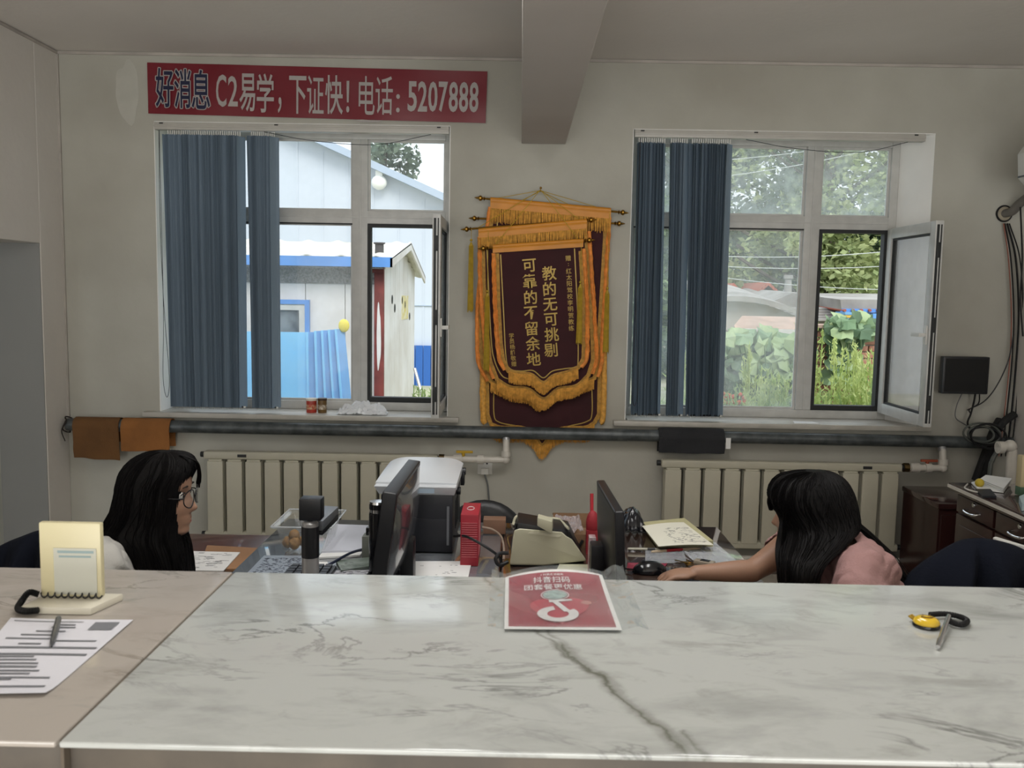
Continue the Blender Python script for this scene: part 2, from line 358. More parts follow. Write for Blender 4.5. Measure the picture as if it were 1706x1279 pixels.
# thin pale paint lines where walls meet the ceiling
m = MB(); m.bb(XL, XR, D-.008, D, ZC-.018, ZC-.004); m.bb(XL, XL+.008, -3, D, ZC-.018, ZC-.004); struct(m.build('trim_2', mat('pale_seam', 'b9b2aa', .8, var=.2, vs=5), smooth=0))
m = MB(); m.bb(XL, XL+.011, D-.011, D, .82, ZC-.02); struct(m.build('trim_3', mat('corner_bead', 'b0aaa2', .8, var=.2, vs=5), smooth=0))
for lx, lb in ((-.38, 'left unseen tube lamp added over the desks as fill light'), (.62, 'right unseen tube lamp added over the desks as fill light')):  # out-of-view fixtures made up to go with the added fill lights
    r = thing('added_tube_lamp', lb, 'lamp', (lx, 2.25, 2.755))
    MB().bb(lx-.04, lx+.04, 1.59, 2.91, 2.755, 2.775).build('fixture', mat('lamp_white', 'd8d8d4', .5), r, bevel=.002)
    for yy in (1.65, 2.85): MB().tube([(lx, yy, 2.77), (lx, yy, ZC)], .004, 6).build('rod', M_steel, r)
struct(MB().bb(XL, XR, D-.012, D, 0, .1).build('baseboard_window_side', mat('skirting', '5d5148', .5), smooth=0))
# patch of newer plaster upper left
def blob(cx, cz, rx, rz, y, n, seed, th=.001):
    pts = []
    for k in range(n):
        a = 2*PI*k/n; q = 1+.35*noise.noise(Vector((math.cos(a)*1.3, math.sin(a)*1.3, seed))); pts.append((cx+rx*q*math.cos(a), y, cz+rz*q*math.sin(a)))
    return MB().poly(pts, (0, -th, 0))
p = W(212, 150, D); o = blob(p.x, p.z, .07, .17, D, 28, 3.1).build('plaster_patch', mat('plaster', 'bab9af', .9, var=.1, vs=9), smooth=0); struct(o)

# ------------------------------------------------------------------ windows
M_glassL = glassy('window_glass_clean', .07, scale=4)
M_glassD = glassy('window_glass_dusty', .30, scale=9)
M_glassS = glassy('sash_glass', .08, scale=5)
M_glassM = glassy('window_glass_smeared', .17, scale=7)
def framebars(m, x0, x1, z0, z1, y0, y1, w, wb=None):
    wb = wb or w
    m.bb(x0, x0+w, y0, y1, z0, z1); m.bb(x1-w, x1, y0, y1, z0, z1); m.bb(x0+w, x1-w, y0, y1, z1-w, z1); m.bb(x0+w, x1-w, y0, y1, z0, z0+wb)
def window(n, x0, x1, mx, tz, gl, label, hinge_x, free):
    r = thing('window_%d' % n, label, None, ((x0+x1)/2, WY, WZ0), kind='structure')
    y0, y1 = WY, WY+.06
    m = MB(); framebars(m, x0, x1, WZ0, WZ1, y0, y1, .045, .05); m.build('frame', M_trim, r, bevel=.004)
    m = MB().bb(mx-.045, mx+.045, y0-.004, y1, WZ0+.05, WZ1-.045); m.bb(mx-.006, mx+.006, y0-.008, y0, WZ0+.05, WZ1-.045); m.build('mullion', M_trim, r, bevel=.003)
    m = MB().bb(x0+.045, x1-.045, y0-.002, y1-.002, tz-.037, tz+.037); m.bb(x0+.045, x1-.045, y0-.006, y0-.002, tz-.004, tz+.004); m.build('transom', M_trim, r, bevel=.003)
    m = MB(); gk = .012
    cells = [(x0+.045, mx-.045, tz+.037, WZ1-.045), (mx+.045, x1-.045, tz+.037, WZ1-.045), (x0+.045, mx-.045, WZ0+.05, tz-.037)]
    for c in cells: framebars(m, c[0], c[1], c[2], c[3], y0+.02, y0+.036, .013)
    m.build('glazing_bead', M_trim, r, smooth=0)
    framebars(MB(), 0, 1, 0, 1, 0, 1, .1)
    m = MB(); framebars(m, mx+.045, x1-.045, WZ0+.05, tz-.037, y0-.004, y0+.05, .02, .03); m.build('gasket', M_gask, r, smooth=0)
    m = MB(); m.bb(x0+.045, mx-.045, y0-.003, y0+.0, tz-.045, tz-.037); m.build('gasket', M_gask, r, smooth=0)
    for c, g in zip(cells, gl): MB().bb(c[0]+.01, c[1]-.01, y0+.026, y0+.03, c[2]+.01, c[3]-.01).build('pane', g, r, smooth=0)
    # opened sash, hinged at the outer side, swung in to the room
    z0, z1 = WZ0+.045, tz-.03; h = Vector((hinge_x, WY-.01, 0)); f = Vector((free[0], free[1], 0)); d = (f-h); L = d.length; ang = math.atan2(d.y, d.x)
    T = Matrix.Translation((h.x, h.y, 0)) @ Matrix.Rotation(ang, 4, 'Z')
    m = MB(T); framebars(m, 0, L, z0, z1, -.022, .022, .06); s = m.build('sash', M_trim, r, bevel=.004)
    m = MB(T); framebars(m, .06, L-.06, z0+.06, z1-.06, -.012, .012, .01); m.bb(L, L+.003, -.014, -.002, z0+.02, z1-.02); m.bb(L, L+.003, .006, .012, z0+.02, z1-.02); m.build('seal', M_gask, s, smooth=0)
    MB(T).bb(.06, L-.06, -.003, .003, z0+.06, z1-.06).build('pane', M_glassS, s, smooth=0)
    m = MB(T)
    for q in (.12, .5, .86): zz = z0+(z1-z0)*q; m.bb(L+.003, L+.007, -.012, .01, zz-.04, zz+.04)
    pieces(m, 'lock_plate', M_gask, s, bevel=.001)
    sd = 1 if n == 1 else -1
    zz = z0+(z1-z0)*.45; m = MB(T); m.bb(L-.045, L-.015, sd*.022, sd*.03, zz-.05, zz+.05); m.bb(L-.04, L-.02, sd*.03, sd*.06, zz-.01, zz+.01); m.bb(L-.04, L-.02, sd*.052, sd*.066, zz-.012, zz+.1) if n == 9 else m.bb(L-.12, L-.02, sd*.052, sd*.066, zz-.01, zz+.01)
    m.build('handle', M_white, s, bevel=.003)
    return r
mx1 = (W(595.5, 230, WY).x+W(604, 690, WY).x)/2; mx2 = (W(1359, 240, WY).x+W(1337, 690, WY).x)/2
tz1 = W(500, 360, WY).z; tz2 = W(1290, 370, WY).z
window(1, wins[0][0], wins[0][1], mx1, tz1, (M_glassL, M_glassL, M_glassL), 'left window with white plastic frame and one casement swung open', wins[0][1]-.04, (-.447, 4.69))
window(2, wins[1][0], wins[1][1]-.1, mx2, tz2, (M_glassD, M_glassD, M_glassM), 'right window with white plastic frame, dusty upper panes and open casement', wins[1][1]-.13, (2.172, 4.70))
MB().bb(wins[1][1]-.1, wins[1][1], WY, D+.37, WZ0, WZ1)  # (reveal return)
struct(MB().bb(wins[1][1]-.1, wins[1][1], WY+.002, D+.37, WZ0-.03, WZ1).build('trim_4', M_wall, smooth=0))
M_sill = mat('stone_sill', 'b9b5ab', .35, var=.2, vs=7)
for n, (x0, x1) in enumerate(((-2.17, -.345), (.545, 2.36))):
    m = MB().bb(x0+.085, x1-.06, D-.001, WY+.1, WZ0-.03, WZ0); m.bb(x0, x1, D-.05, D, WZ0-.03, WZ0); o = m.build('trim_%d' % (5+n), M_sill, bevel=.006, smooth=30); struct(o)
# thin lining sheets on the window reveals, whiter than the wall
M_rev = mat('white_reveal_plaster', 'f3f2ee', .8, var=.06, vs=4)
for n, (x0, x1) in enumerate((wins[0], (wins[1][0], wins[1][1]-.1))):
    m = MB(); m.bb(x0, x0+.004, D+.001, WY, WZ0, WZ1)
    if n == 0: m.bb(x1-.004, x1, D+.001, WY, WZ0, WZ1)
    m.bb(x0, wins[n][1], D+.001, WY, WZ1-.004, WZ1); struct(m.build('trim_%d' % (9+n), M_rev, smooth=0))
struct(MB().poly([(wins[1][1], D+.001, WZ0), (wins[1][1]-.1, WY, WZ0), (wins[1][1], WY, WZ0)], (0, 0, WZ1-WZ0)).build('trim_11', M_rev, smooth=0))
# blinds
M_slat = mat('blind_fabric', '8a9dae', .75, var=.12, vs=3, bump=.15, bs=220, stretch=(1, 1, .05))
t = M_slat.node_tree; b_ = t.nodes['Principled BSDF']; tl = t.nodes.new('ShaderNodeBsdfTranslucent'); tl.inputs[0].default_value = lin('3f668c'); mx = t.nodes.new('ShaderNodeMixShader'); mx.inputs[0].default_value = .16
out = [n for n in t.nodes if n.type == 'OUTPUT_MATERIAL'][0]; t.links.new(b_.outputs[0], mx.inputs[1]); t.links.new(tl.outputs[0], mx.inputs[2]); t.links.new(mx.outputs[0], out.inputs[0])
M_rail = mat('blind_rail', 'b9b6ae', .4, var=.1)
def blind(x0, x1, groups, label, yb=5.115, ztop=2.487, zbot=.925):
    r = thing('vertical_blind', label, 'window blind', ((x0+x1)/2, yb, zbot), 'vertical blinds drawn to the left of the windows')
    r['group'] = 'vertical blinds drawn to the left of the windows'
    m = MB().bb(x0, x1, yb-.03, yb+.02, ztop+.006, ztop+.046); m.bb(x0, x1, yb-.035, yb-.03, ztop+.02, ztop+.03); m.build('head_rail', M_rail, r, bevel=.004)
    m = MB()
    for q in (.02, .41, .96): m.bb(x0+(x1-x0)*q, x0+(x1-x0)*q+.02, yb-.037, yb-.034, ztop+.036, ztop+.042)
    pieces(m, 'bracket', M_gask, r, smooth=0)
    hk = MB(); wt = MB(); sh = {}
    for (a, b, a2, b2, n) in groups:       # top left/right x, bottom left/right x, number of slats
        for k in range(n):
            u = k/(n-1); xt = a+.014+(b-a-.028)*u; xb = a2+.014+(b2-a2-.028)*u; ang = math.radians(random.uniform(48, 72)); dy = random.uniform(-.004, .004)
            w = .038; vs = []
            for j in range(9):
                t_ = j/8; z = ztop-.02+(zbot-ztop+.02)*t_; xx = xt+(xb-xt)*t_ + .002*math.sin(3*t_+k); an = ang+.05*math.sin(2.2*t_+k*1.7)
                for i in range(5):
                    s = (i-2)/2*w; cv = .006*(1-((i-2)/2)**2)
                    vs.append(Vector((xx+s*math.cos(an)-cv*math.sin(an), yb+dy+s*math.sin(an)+cv*math.cos(an), z)))
            n1 = len(vs); vs += [v+Vector((.0006, 0, 0)) for v in vs]; fs = []
            for j in range(8):
                for i in range(4): q = j*5+i; fs.append((q, q+1, q+6, q+5)); fs.append((n1+q, n1+q+5, n1+q+6, n1+q+1))
            MB().add(vs, fs).build('slat', M_slat, r, smooth=60, fix=False)
            hk.bb(xt-.003, xt+.003, yb-.002, yb+.002, ztop-.02, ztop+.006); wt.bb(xb-.012, xb+.012, yb-.003, yb+.003, zbot-.004, zbot+.006)
            if k < n-1: wt.tube([(xb, yb, zbot), (xb+(b2-a2)/n/2, yb-.01, zbot-.012), (xb+(b2-a2)/n, yb, zbot)], .0015, 4)
    hk.build('carrier', M_white, r, smooth=0, kind='stuff'); wt.build('weight_chain', M_white, r, smooth=0, kind='stuff')
    # pull cord loops
    m = MB(); xx = x0+.03; m.tube(bez([(xx, yb-.035, ztop), (xx-.004, yb-.036, 2.0), (xx+.008, yb-.037, 1.5), (xx+.03, yb-.037, 1.1), (xx+.014, yb-.036, .98), (xx-.006, yb-.036, 1.1), (xx+.004, yb-.036, 1.5), (xx+.002, yb-.035, ztop)]), .0016, 5)
    m.tube(bez([(x0+.62, yb-.032, ztop+.0), (x0+.9, yb-.033, ztop-.045), (x0+1.25, yb-.033, ztop-.06), (x1-.1, yb-.032, ztop+.0)]), .0018, 5); m.build('cord', M_dark, r)
    return r
X = lambda px, py: W(px, py, 5.115).x
blind(-2.078, -.42, [(X(276, 218), X(404, 218), X(290, 684), X(410, 684), 34), (X(415, 218), X(461, 218), X(424, 684), X(464, 684), 12)], 'blue slatted vertical blind bunched at the left of the left window')
blind(.62, 2.24, [(X(1061, 225), X(1112, 225), X(1049, 690), X(1101, 690), 13), (X(1115, 225), X(1149, 225), X(1107, 692), X(1137, 692), 8), (X(1150, 225), X(1221, 225), X(1143, 694), X(1203, 694), 18)], 'blue slatted vertical blind in three bunches at the right window')
# red banner above the left window
BY = D-.014
r = thing('wall_banner', 'long dark red banner with large lettering above the left window', 'banner', W(528, 200, BY))
tl_, tr_, bl_, br_ = W(245, 104, BY), W(812, 119, BY), W(247, 189, BY), W(809, 205, BY)
def banner(u, v):
    p = (tl_*(1-u)+tr_*u)*(1-v)+(bl_*(1-u)+br_*u)*v; p.y += .003*math.sin(u*23)*math.sin(v*3)+.003*noise.noise(Vector((u*6, v*2, 0))); return p
MB().grid(banner, 60, 6, (0, .002, 0)).build('cloth', mat('red_banner_vinyl', '741624', .35, var=.12, vs=2), r, smooth=60)
xd = (tr_-tl_).normalized(); M_letter = mat('banner_letters', 'a8a29e', .5, var=.06); M_navy = mat('banner_navy', '0c1238', .6)
def bt(chars, px0, px1, py, hpx, m, bold, yo, wide=False):
    ph = hpx/1480*BY
    p = W((px0+px1)/2, py, BY-yo); cu = MB().text(chars, Matrix.Identity(4), 1, bold); xs = [v.x for v in cu.v]; ys = [v.y for v in cu.v]
    w0 = max(xs)-min(xs); h0 = max(ys)-min(ys); T = frame3(p, xd, (0, 0, 1))
    m.add([T @ Vector(((v.x-(max(xs)+min(xs))/2)*((px1-px0)/1480*BY)/w0, (v.y-(max(ys)+min(ys))/2)*ph/h0, 0)) for v in cu.v], cu.f)
mo, mn, ml = MB(), MB(), MB()
for ch, a, b, py in (('好', 259, 289, 146), ('消', 290, 318, 147.5), ('息', 319, 350, 149)):
    [bt(ch, a+.5+1.5*math.cos(q*PI/6), b-.5+1.5*math.cos(q*PI/6), py+1.5*math.sin(q*PI/6), 62, mo, .012, .0062+.00002*q) for q in range(12)]; bt(ch, a+.5, b-.5, py, 62, mn, .010, .0085)
for ch, a, b, py, h in (('C', 360, 377, 151, 51), ('2', 380, 396, 152, 48), ('易', 399, 425, 154, 60), ('学', 428, 456, 155, 62), ('，', 463, 469, 175, 25), ('下', 482, 510, 158, 60), ('证', 512, 539, 158, 61), ('快', 542, 571, 158, 62), ('！', 577, 582, 161, 50), ('电', 598, 624, 159, 61), ('话', 626, 654, 159, 61), ('：', 660, 666, 172, 29)): bt(ch, a, b, py, h, ml, .004 if ch in '电话证' else .012, .006)
for k, ch in enumerate('5207888'): bt(ch, 679.5+k*17.1, 694.5+k*17.1, 160.5+k*.25, 48, ml, .02, .006)
mo.build('letter_outline', M_letter, r, smooth=0, fix=False, kind='stuff'); mn.build('lettering', M_navy, r, smooth=0, fix=False, kind='stuff'); ml.build('lettering', M_letter, r, smooth=0, fix=False, kind='stuff')
p = W(612, 201, BY-.006); MB().poly([(p.x-.08, p.y, p.z), (p.x-.03, p.y, p.z+.006), (p.x+.02, p.y, p.z+.002), (p.x+.08, p.y, p.z+.004), (p.x+.06, p.y, p.z-.008), (p.x-.04, p.y, p.z-.008)], (0, -.0015, 0)).build('peeled_patch', M_letter, r, smooth=0)

# ------------------------------------------------------------------ pennants
M_vel = mat('maroon_velvet', '36080f', .85, var=.25, vs=6, sheen=.1)
M_gold = mat('gold_braid', 'b98a34', .6, var=.35, vs=60, bump=.4, bs=160)
M_orange = mat('orange_fringe', 'ee9440', .7, var=.3, vs=40)
M_yel = mat('amber_fringe', 'e6a94a', .7, var=.35, vs=50)
M_head = mat('amber_satin', 'cf8722', .5, var=.15, vs=10)
M_goldink = mat('gold_foil_print', 'a5893f', .45, .3)
M_tas = mat('yellow_tassel', 'b99a2c', .65, var=.2, vs=40)
def along(pts, d):
    """resample a polyline every d metres"""
    P = [Vector(p) for p in pts]; out = [P[0]]; rest = d
    for a, b in zip(P, P[1:]):
        L = (b-a).length; s = rest
        while s < L: out.append(a+(b-a)*(s/L)); s += d
        rest = s-L
    return out
def strands(m, pts, n, L, w, dirf, yj=.006, droop=.0):
    """n thin strands rooted along pts"""
    P = [Vector(p) for p in pts]; seg = [(a, b) for a, b in zip(P, P[1:])]; ln = [(b-a).length for a, b in seg]; tot = sum(ln)
    for k in range(n):
        s = tot*(k+random.random())/n; i = 0
        while i < len(ln)-1 and s > ln[i]: s -= ln[i]; i += 1
        a, b = seg[i]; p = a+(b-a)*min(1, s/max(ln[i], 1e-6)); d = dirf(p, (b-a).normalized()); l = L*random.uniform(.85, 1.05)
        y = random.uniform(-yj, 0); q = p+Vector((0, y, 0)); sw = Vector((random.uniform(-1, 1)*.004, random.uniform(-1, 0)*.004, 0))
        a_ = d.cross(Vector((0, 1, 0))).normalized()*w/2
        e1 = q+d*l*.5+sw*.5; e2 = q+d*l+sw; o_ = Vector((0, -.0012, 0))
        m.add([q-a_, q+a_, e1+a_, e1-a_, e2+a_*.7, e2-a_*.7, q+o_, e1+o_, e2+o_], [(0, 1, 7, 6)[:3]+(7,) if False else (0, 6, 7, 3), (6, 1, 2, 7), (3, 7, 8, 5), (7, 2, 4, 8)])
def finial(m, p, d):
    a = Vector(d).normalized(); pr = [(.0, .004), (.006, .006), (.010, .013), (.014, .007), (.019, .006), (.028, .015), (.037, .015), (.044, .007), (.05, .006), (.066, .001)]
    m.tube([Vector(p)+a*x for x, r_ in pr], [r_ for x, r_ in pr], 14)
def tassel(m, top, L, r_=.011):
    t = Vector(top); m.ball(t, .008, 10, 6); m.tube([t-Vector((0, 0, .01)), t-Vector((0, 0, .03)), t-Vector((0, 0, .05)), t-Vector((0, 0, L*.6)), t-Vector((0, 0, L))], [.004, .011, .010, r_+.002, r_+.004], 10)
    for k in range(22):
        a = 2*PI*k/22; q = Vector((math.cos(a)*(r_+.003), math.sin(a)*(r_+.003), 0)); m.tube([t-Vector((0, 0, .03))+q*.8, t-Vector((0, 0, L*.7))+q, t-Vector((0, 0, L*random.uniform(.97, 1.03)))+q*1.15], .0014, 4, False)
NAIL = W(900, 319, 5.085)
def pennant(label, Y, rod, top, left, bottom, right, hdr, hfr, fr, inner, tassels, cord=True, side=.02, sidem=None):
    """all outlines are given as seen from the counter and laid into the plane at depth Y"""
    w = lambda l: [W(a, b, Y) for a, b in l]
    rL, rR = [W(a, b, Y-.012) for a, b in rod]
    r = thing('award_pennant', label, 'pennant', W((rod[0][0]+rod[1][0])/2, bottom[len(bottom)//2][1], Y))
    m = MB(); m.cyl(rL, rR, .006, seg=10); m.build('rod', M_brass, r)
    d = (rR-rL); m = MB(); finial(m, rL, -d); m.build('finial', M_brass, r); m = MB(); finial(m, rR, d); m.build('finial', M_brass, r)
    out = w(left)+bez(w(bottom), 4)[0:]+list(reversed(w(right)))
    out2 = w([top[0]])+w(left)+bez(w(bottom), 4)+list(reversed(w(right)))+w([top[1]])
    MB().poly(out2, (0, -.003, 0)).build('velvet_panel', M_vel, r, smooth=0)
    tl, tr = W(*top[0], Y-.016), W(*top[1], Y-.016); dn = Vector((0, 0, -hdr/1480*Y)); up = Vector((0, 0, .012))
    MB().grid(lambda u, v: tl*(1-u)+tr*u+up*(1-v)+dn*v+Vector((0, -.006*math.sin(PI*min(1, v*2.2)) - .002*math.sin(u*19)*v, 0)), 30, 8, (0, .003, 0)).build('header_band', M_head, r, smooth=60)
    m = MB(); b0, b1 = tl+dn, tr+dn
    if hfr:
        strands(m, [b0, b1], 190, hfr/1480*Y, .0035, lambda p, t_: Vector((0, 0, -1)), .006); m.build('header_fringe', M_yel, r, smooth=0, fix=False, kind='stuff')
    # braid all round
    path = along(w(left), .02)+along(bez(w(bottom), 6), .02)+along(list(reversed(w(right))), .02)
    off = Vector((0, -.004, 0)); MB().ribbon([p+off for p in path], .024, (0, -1, 0), .003).build('braid', M_gold, r, smooth=60)
    m = MB(); 
    for sd_, l in ((-1, left), (1, right)):
        P = along(bez(w(l), 5), .012); 
        for k in range(46):
            o_ = Vector((sd_*(.008+random.random()*side), random.uniform(-.016, .0), 0)); i0 = random.randint(0, max(0, len(P)-16)); i1 = min(len(P)-1, i0+random.randint(12, 22)); q = P[i0:i1+1]
            if len(q) > 2: m.tube([p+o_+Vector((sd_*.002*math.sin(j*.9+k), 0, 0)) for j, p in enumerate(q)], .0026, 4, False)
        m.tube([p+Vector((sd_*(.008+side*.5), -.004, 0)) for p in P], side*.55, 8)
    m.build('side_fringe', sidem or M_orange, r, smooth=50, fix=False, kind='stuff')
    m = MB(); P = bez(w(bottom), 6); 
    for lay in range(2): strands(m, [p+Vector((0, -.004*lay-.003, 0)) for p in P], 240, fr/1480*Y, .0032, lambda p, t_: Vector((0, 0, -1)), .006)
    m.build('bottom_fringe', M_yel, r, smooth=0, fix=False, kind='stuff')
    if inner: MB().ribbon(bez(w(inner), 6), .006, (0, -1, 0), .0045).build('gold_line', M_goldink, r, smooth=60)
    if cord:
        m = MB(); n_ = Vector((NAIL.x, Y-.012, NAIL.z)); m.tube([rL+d*.04, n_], .0018, 5); m.tube([n_, rR-d*.04], .0018, 5); m.tube([n_, NAIL+Vector((0, 0, 0))], .0018, 5); m.build('hanging_cord', M_tas, r)
    for (a, b, L) in tassels:
        m = MB(); tp = W(a, b, Y-.02); rz = [q for q in (rL, rR) if abs(q.x-tp.x) < .12] or [rL]; m.tube([Vector((tp.x, tp.y, rz[0].z-.0)), tp], .0016, 5); tassel(m, tp, L/1480*Y); m.build('tassel', M_tas, r)
    return r
MB().tube([(NAIL.x, 5.1, NAIL.z), (NAIL.x, 4.95, NAIL.z+.004)], .003, 8)
tag(MB().tube([(NAIL.x, 5.1, NAIL.z), (NAIL.x, 4.955, NAIL.z+.004)], .0028, 8).ball((NAIL.x, 4.95, NAIL.z+.004), .007).build('wall_nail', M_brass), 'small brass nail that holds up all the pennant cords', 'nail')
pennant('lowest hanging maroon pennant, its tip below the grey heating pipe', 5.078, ((800, 364), (1022, 372)), ((812, 366), (1004, 371)), [(812, 380), (811, 560), (812, 690), (818, 706)],
        [(818, 706), (835, 712), (868, 712), (888, 722), (903, 742), (920, 722), (940, 713), (975, 712), (990, 704)], [(1003, 380), (1000, 560), (998, 690), (990, 704)], 14, 0, 25,
        [(823, 640), (823, 690), (832, 703), (860, 709), (885, 715), (903, 732), (922, 716), (950, 709), (977, 702), (986, 690), (986, 640)], [], sidem=M_yel, side=.03)
pennant('tilted maroon pennant behind the front two, topmost rod with big finials', 5.052, ((810, 331), (1028, 353)), ((817, 332), (1018, 350)), [(822, 345), (803, 480), (800, 560), (803, 605), (818, 635)],
        [(818, 635), (850, 650), (880, 655), (898, 668), (915, 655), (950, 645), (990, 630)], [(1010, 362), (1003, 480), (998, 560), (997, 600), (990, 630)], 14, 24, 18, [(829, 360), (823, 560), (826, 600)], [(1012, 480, 105)])
pennant('middle maroon pennant with fringed header, second from the front', 5.026, ((787, 381), (975, 367)), ((797, 384), (978, 368)), [(804, 395), (806, 480), (812, 560), (816, 600), (828, 632)],
        [(828, 632), (850, 645), (880, 648), (906, 665), (930, 648), (960, 643), (980, 625)], [(976, 385), (982, 480), (987, 560), (988, 600), (980, 625)], 12, 20, 19, [(811, 410), (818, 560), (824, 600), (836, 625), (850, 632)], [(785, 400, 115), (812, 485, 130)])
pd = pennant('front maroon pennant with two large columns of gold calligraphy', 5.0, ((815, 413), (972, 401)), ((821, 411), (972, 401)), [(828, 422), (830, 500), (834, 570), (838, 600), (847, 618)],
        [(847, 618), (864, 622), (885, 624), (905, 638), (922, 626), (945, 620), (963, 612)], [(967, 414), (972, 500), (973, 570), (972, 598), (963, 612)], 10, 0, 19,
        [(834, 424), (839, 520), (843, 595), (850, 614), (868, 618), (888, 617), (905, 629), (920, 618), (940, 614), (958, 611), (963, 600), (962, 520), (957, 414)], [(967, 470, 100)])
m = MB(); sl = (W(972, 401, 5)-W(821, 411, 5)).normalized()
def pc(ch, px, py, hp, bold=.012): m.text(ch, frame3(W(px, py, 4.994), (1, 0, .10), (.12, 0, 1)), hp/1480*5*1.02, bold)
for ch, a, b in (('教', 915, 455), ('的', 915.5, 481), ('无', 916.5, 507), ('可', 918, 532), ('挑', 919, 557), ('剔', 917.5, 583), ('可', 882, 442), ('靠', 882.5, 468), ('的', 884, 495), ('不', 884.5, 521), ('留', 885.5, 547), ('余', 888, 572), ('地', 889, 598)): pc(ch, a, b, 24)
m.build('calligraphy', M_goldink, pd, smooth=0, fix=False, kind='stuff')
m = MB()
for k, ch in enumerate('赠:红太阳驾校李明贺教练'): pc(ch, 946.5+k*.5, 430+k*10.6, 9.5, .004)
for k, ch in enumerate('学员杨静敬赠'): pc(ch, 852+k*.8, 559+k*9.4, 9, .004)
m.build('small_lettering', M_goldink, pd, smooth=0, fix=False, kind='stuff')
# ------------------------------------------------------------------ heating pipe and radiators
M_pipe = mat('painted_steel_pipe', '5a5f60', .38, .3, col2='3c4142', vs=18, bump=.15, bs=60)
M_rad = mat('radiator_enamel', 'b7b3a1', .35, var=.08, vs=6, bump=.05, bs=60)
PY = 5.03
a, b = W(112, 716, PY), W(740, 719, PY); c = W(1640, 733, PY); a.z = b.z = .818; a.x = XL+.03; c.z = .812; c.x = XR-.02
m = MB().cyl(a, Vector((.62, PY, .817)), .036, seg=20).cyl(Vector((.62, PY, .817)), c, .034, seg=20)
r = tag(m.build('heating_pipe', M_pipe), 'long grey steel heating pipe running below both window sills', 'pipe')
# end ring of string at the left end
m = MB(); m.tube([a+Vector((.0, -.045*math.cos(q), .045*math.sin(q))) + Vector((.012*math.sin(q*3), 0, 0)) for q in [i*PI/8 for i in range(17)]], .004, 6)
m.tube(bez([a+Vector((.01, -.04, .03)), a+Vector((-.01, -.05, -.03)), a+Vector((.005, -.045, -.09))]), .003, 5)
tag(m.build('string_tie', mat('dark_string', '2b2522', .9)), 'dark string tied round the left end of the heating pipe', 'string')
def radiator(x0, x1, n, label):
    z1 = .69; z0 = .185; yc = 4.985; r = thing('radiator', label, 'radiator', ((x0+x1)/2, yc, z0))
    MB().bb(x0-.012, x1+.012, yc-.03, yc+.03, z1-.045, z1).build('top_header', M_rad, r, bevel=.012, seg=3)
    MB().bb(x0-.012, x1+.012, yc-.03, yc+.03, z0, z0+.042).build('bottom_header', M_rad, r, bevel=.012, seg=3)
    p = (x1-x0)/n; w = p*.83
    proto = None
    for k in range(n):
        xx = x0+p*(k+.5)
        if proto is None:
            m = MB(Matrix.Translation((xx, yc, 0)))
            m.bb(-w/2, w/2, -.034, -.006, z0+.03, z1-.055); m.bb(-w/2, w/2, .010, .05, z0+.03, z1-.055); m.bb(-w/2+.006, w/2-.006, -.006, .010, z0+.04, z1-.045)
            m.bb(-w/2+.006, w/2-.006, -.03, .03, z1-.058, z1-.044)
            proto = m.build('column', M_rad, r, bevel=.007, seg=3)
        else:
            o = proto.copy(); C.objects.link(o); o.parent = r; o.location = (p*k, 0, 0)
    m = MB()
    for s in (x0-.014, x1+.014):
        sg = -1 if s < x0 else 1
        m.cyl((s, yc, z1-.022), (s+sg*.02, yc, z1-.022), .016, seg=8); m.cyl((s, yc, z0+.02), (s+sg*.02, yc, z0+.02), .016, seg=8)
    pieces(m, 'end_plug', M_gask, r)
    xx = (x0 + .16*(x1-x0)) if x0 < 0 else (x1-.14*(x1-x0)); MB().bb(xx-.025, xx+.025, yc-.034, yc-.029, z1-.03, z1-.014).build('badge', M_gask, r, bevel=.001)
    m = MB(); 
    for q in (.15, .85): m.bb(x0+(x1-x0)*q-.015, x0+(x1-x0)*q+.015, yc+.03, D-.002, z1-.1, z1-.06)
    pieces(m, 'wall_bracket', M_gask, r, smooth=0)
    m = MB()
    for q in (.12, .88): m.bb(x0+(x1-x0)*q-.015, x0+(x1-x0)*q+.015, yc-.02, yc+.02, 0, z0+.002)
    pieces(m, 'foot', M_rad, r, smooth=0)
    return r
radiator(W(342, 750, 4.96).x, W(726, 750, 4.96).x, 12, 'left cream column radiator below the left window, behind the woman with glasses')
radiator(W(1106, 760, 4.96).x, W(1501, 768, 4.96).x, 12, 'right cream column radiator below the right window, behind the woman in pink')
def valve(x0, x1, z, zt, col, label, vx):
    yc = 4.985; r = thing('radiator_connection', label, 'pipe', ((x0+x1)/2, yc, z))
    m = MB(); m.cyl((x0+.02, yc, z), (x1, yc, z), .019); m.ball((x1, yc, z), .024); m.cyl((x1, yc, z), (x1, yc+.02, zt-.036), .019); m.build('elbow_pipe', M_pvc, r)
    m = MB()
    for q, w in ((.28, .05), (.62, .035)): m.cyl((x0+(x1-x0)*q-w/2, yc, z), (x0+(x1-x0)*q+w/2, yc, z), .028, seg=12)
    m.cyl((x1, yc+.005, z+.018), (x1, yc+.007, z+.05), .027, seg=12); pieces(m, 'coupling', M_pvc, r)
    m = MB().cyl((x0, yc, z), (x0+.03, yc, z), .026, seg=8); m.build('union_nut', mat('tarnished_brass', '5b4a2c', .45, .8, var=.3, vs=40), r)
    m = MB(); m.cyl((vx, yc, z), (vx, yc, z+.04), .010); m.bb(vx-.04, vx+.055, yc-.014, yc+.0, z+.036, z+.05); m.build('lever', mat(col+'_lever', {'yellow': 'b8941e', 'red': '9a4a32'}[col], .5), r, bevel=.003)
    m = MB().cyl((x1, yc+.02, zt-.05), (x1, yc+.03, zt-.03), .022); m.build('stub', M_steel, r)
    return r
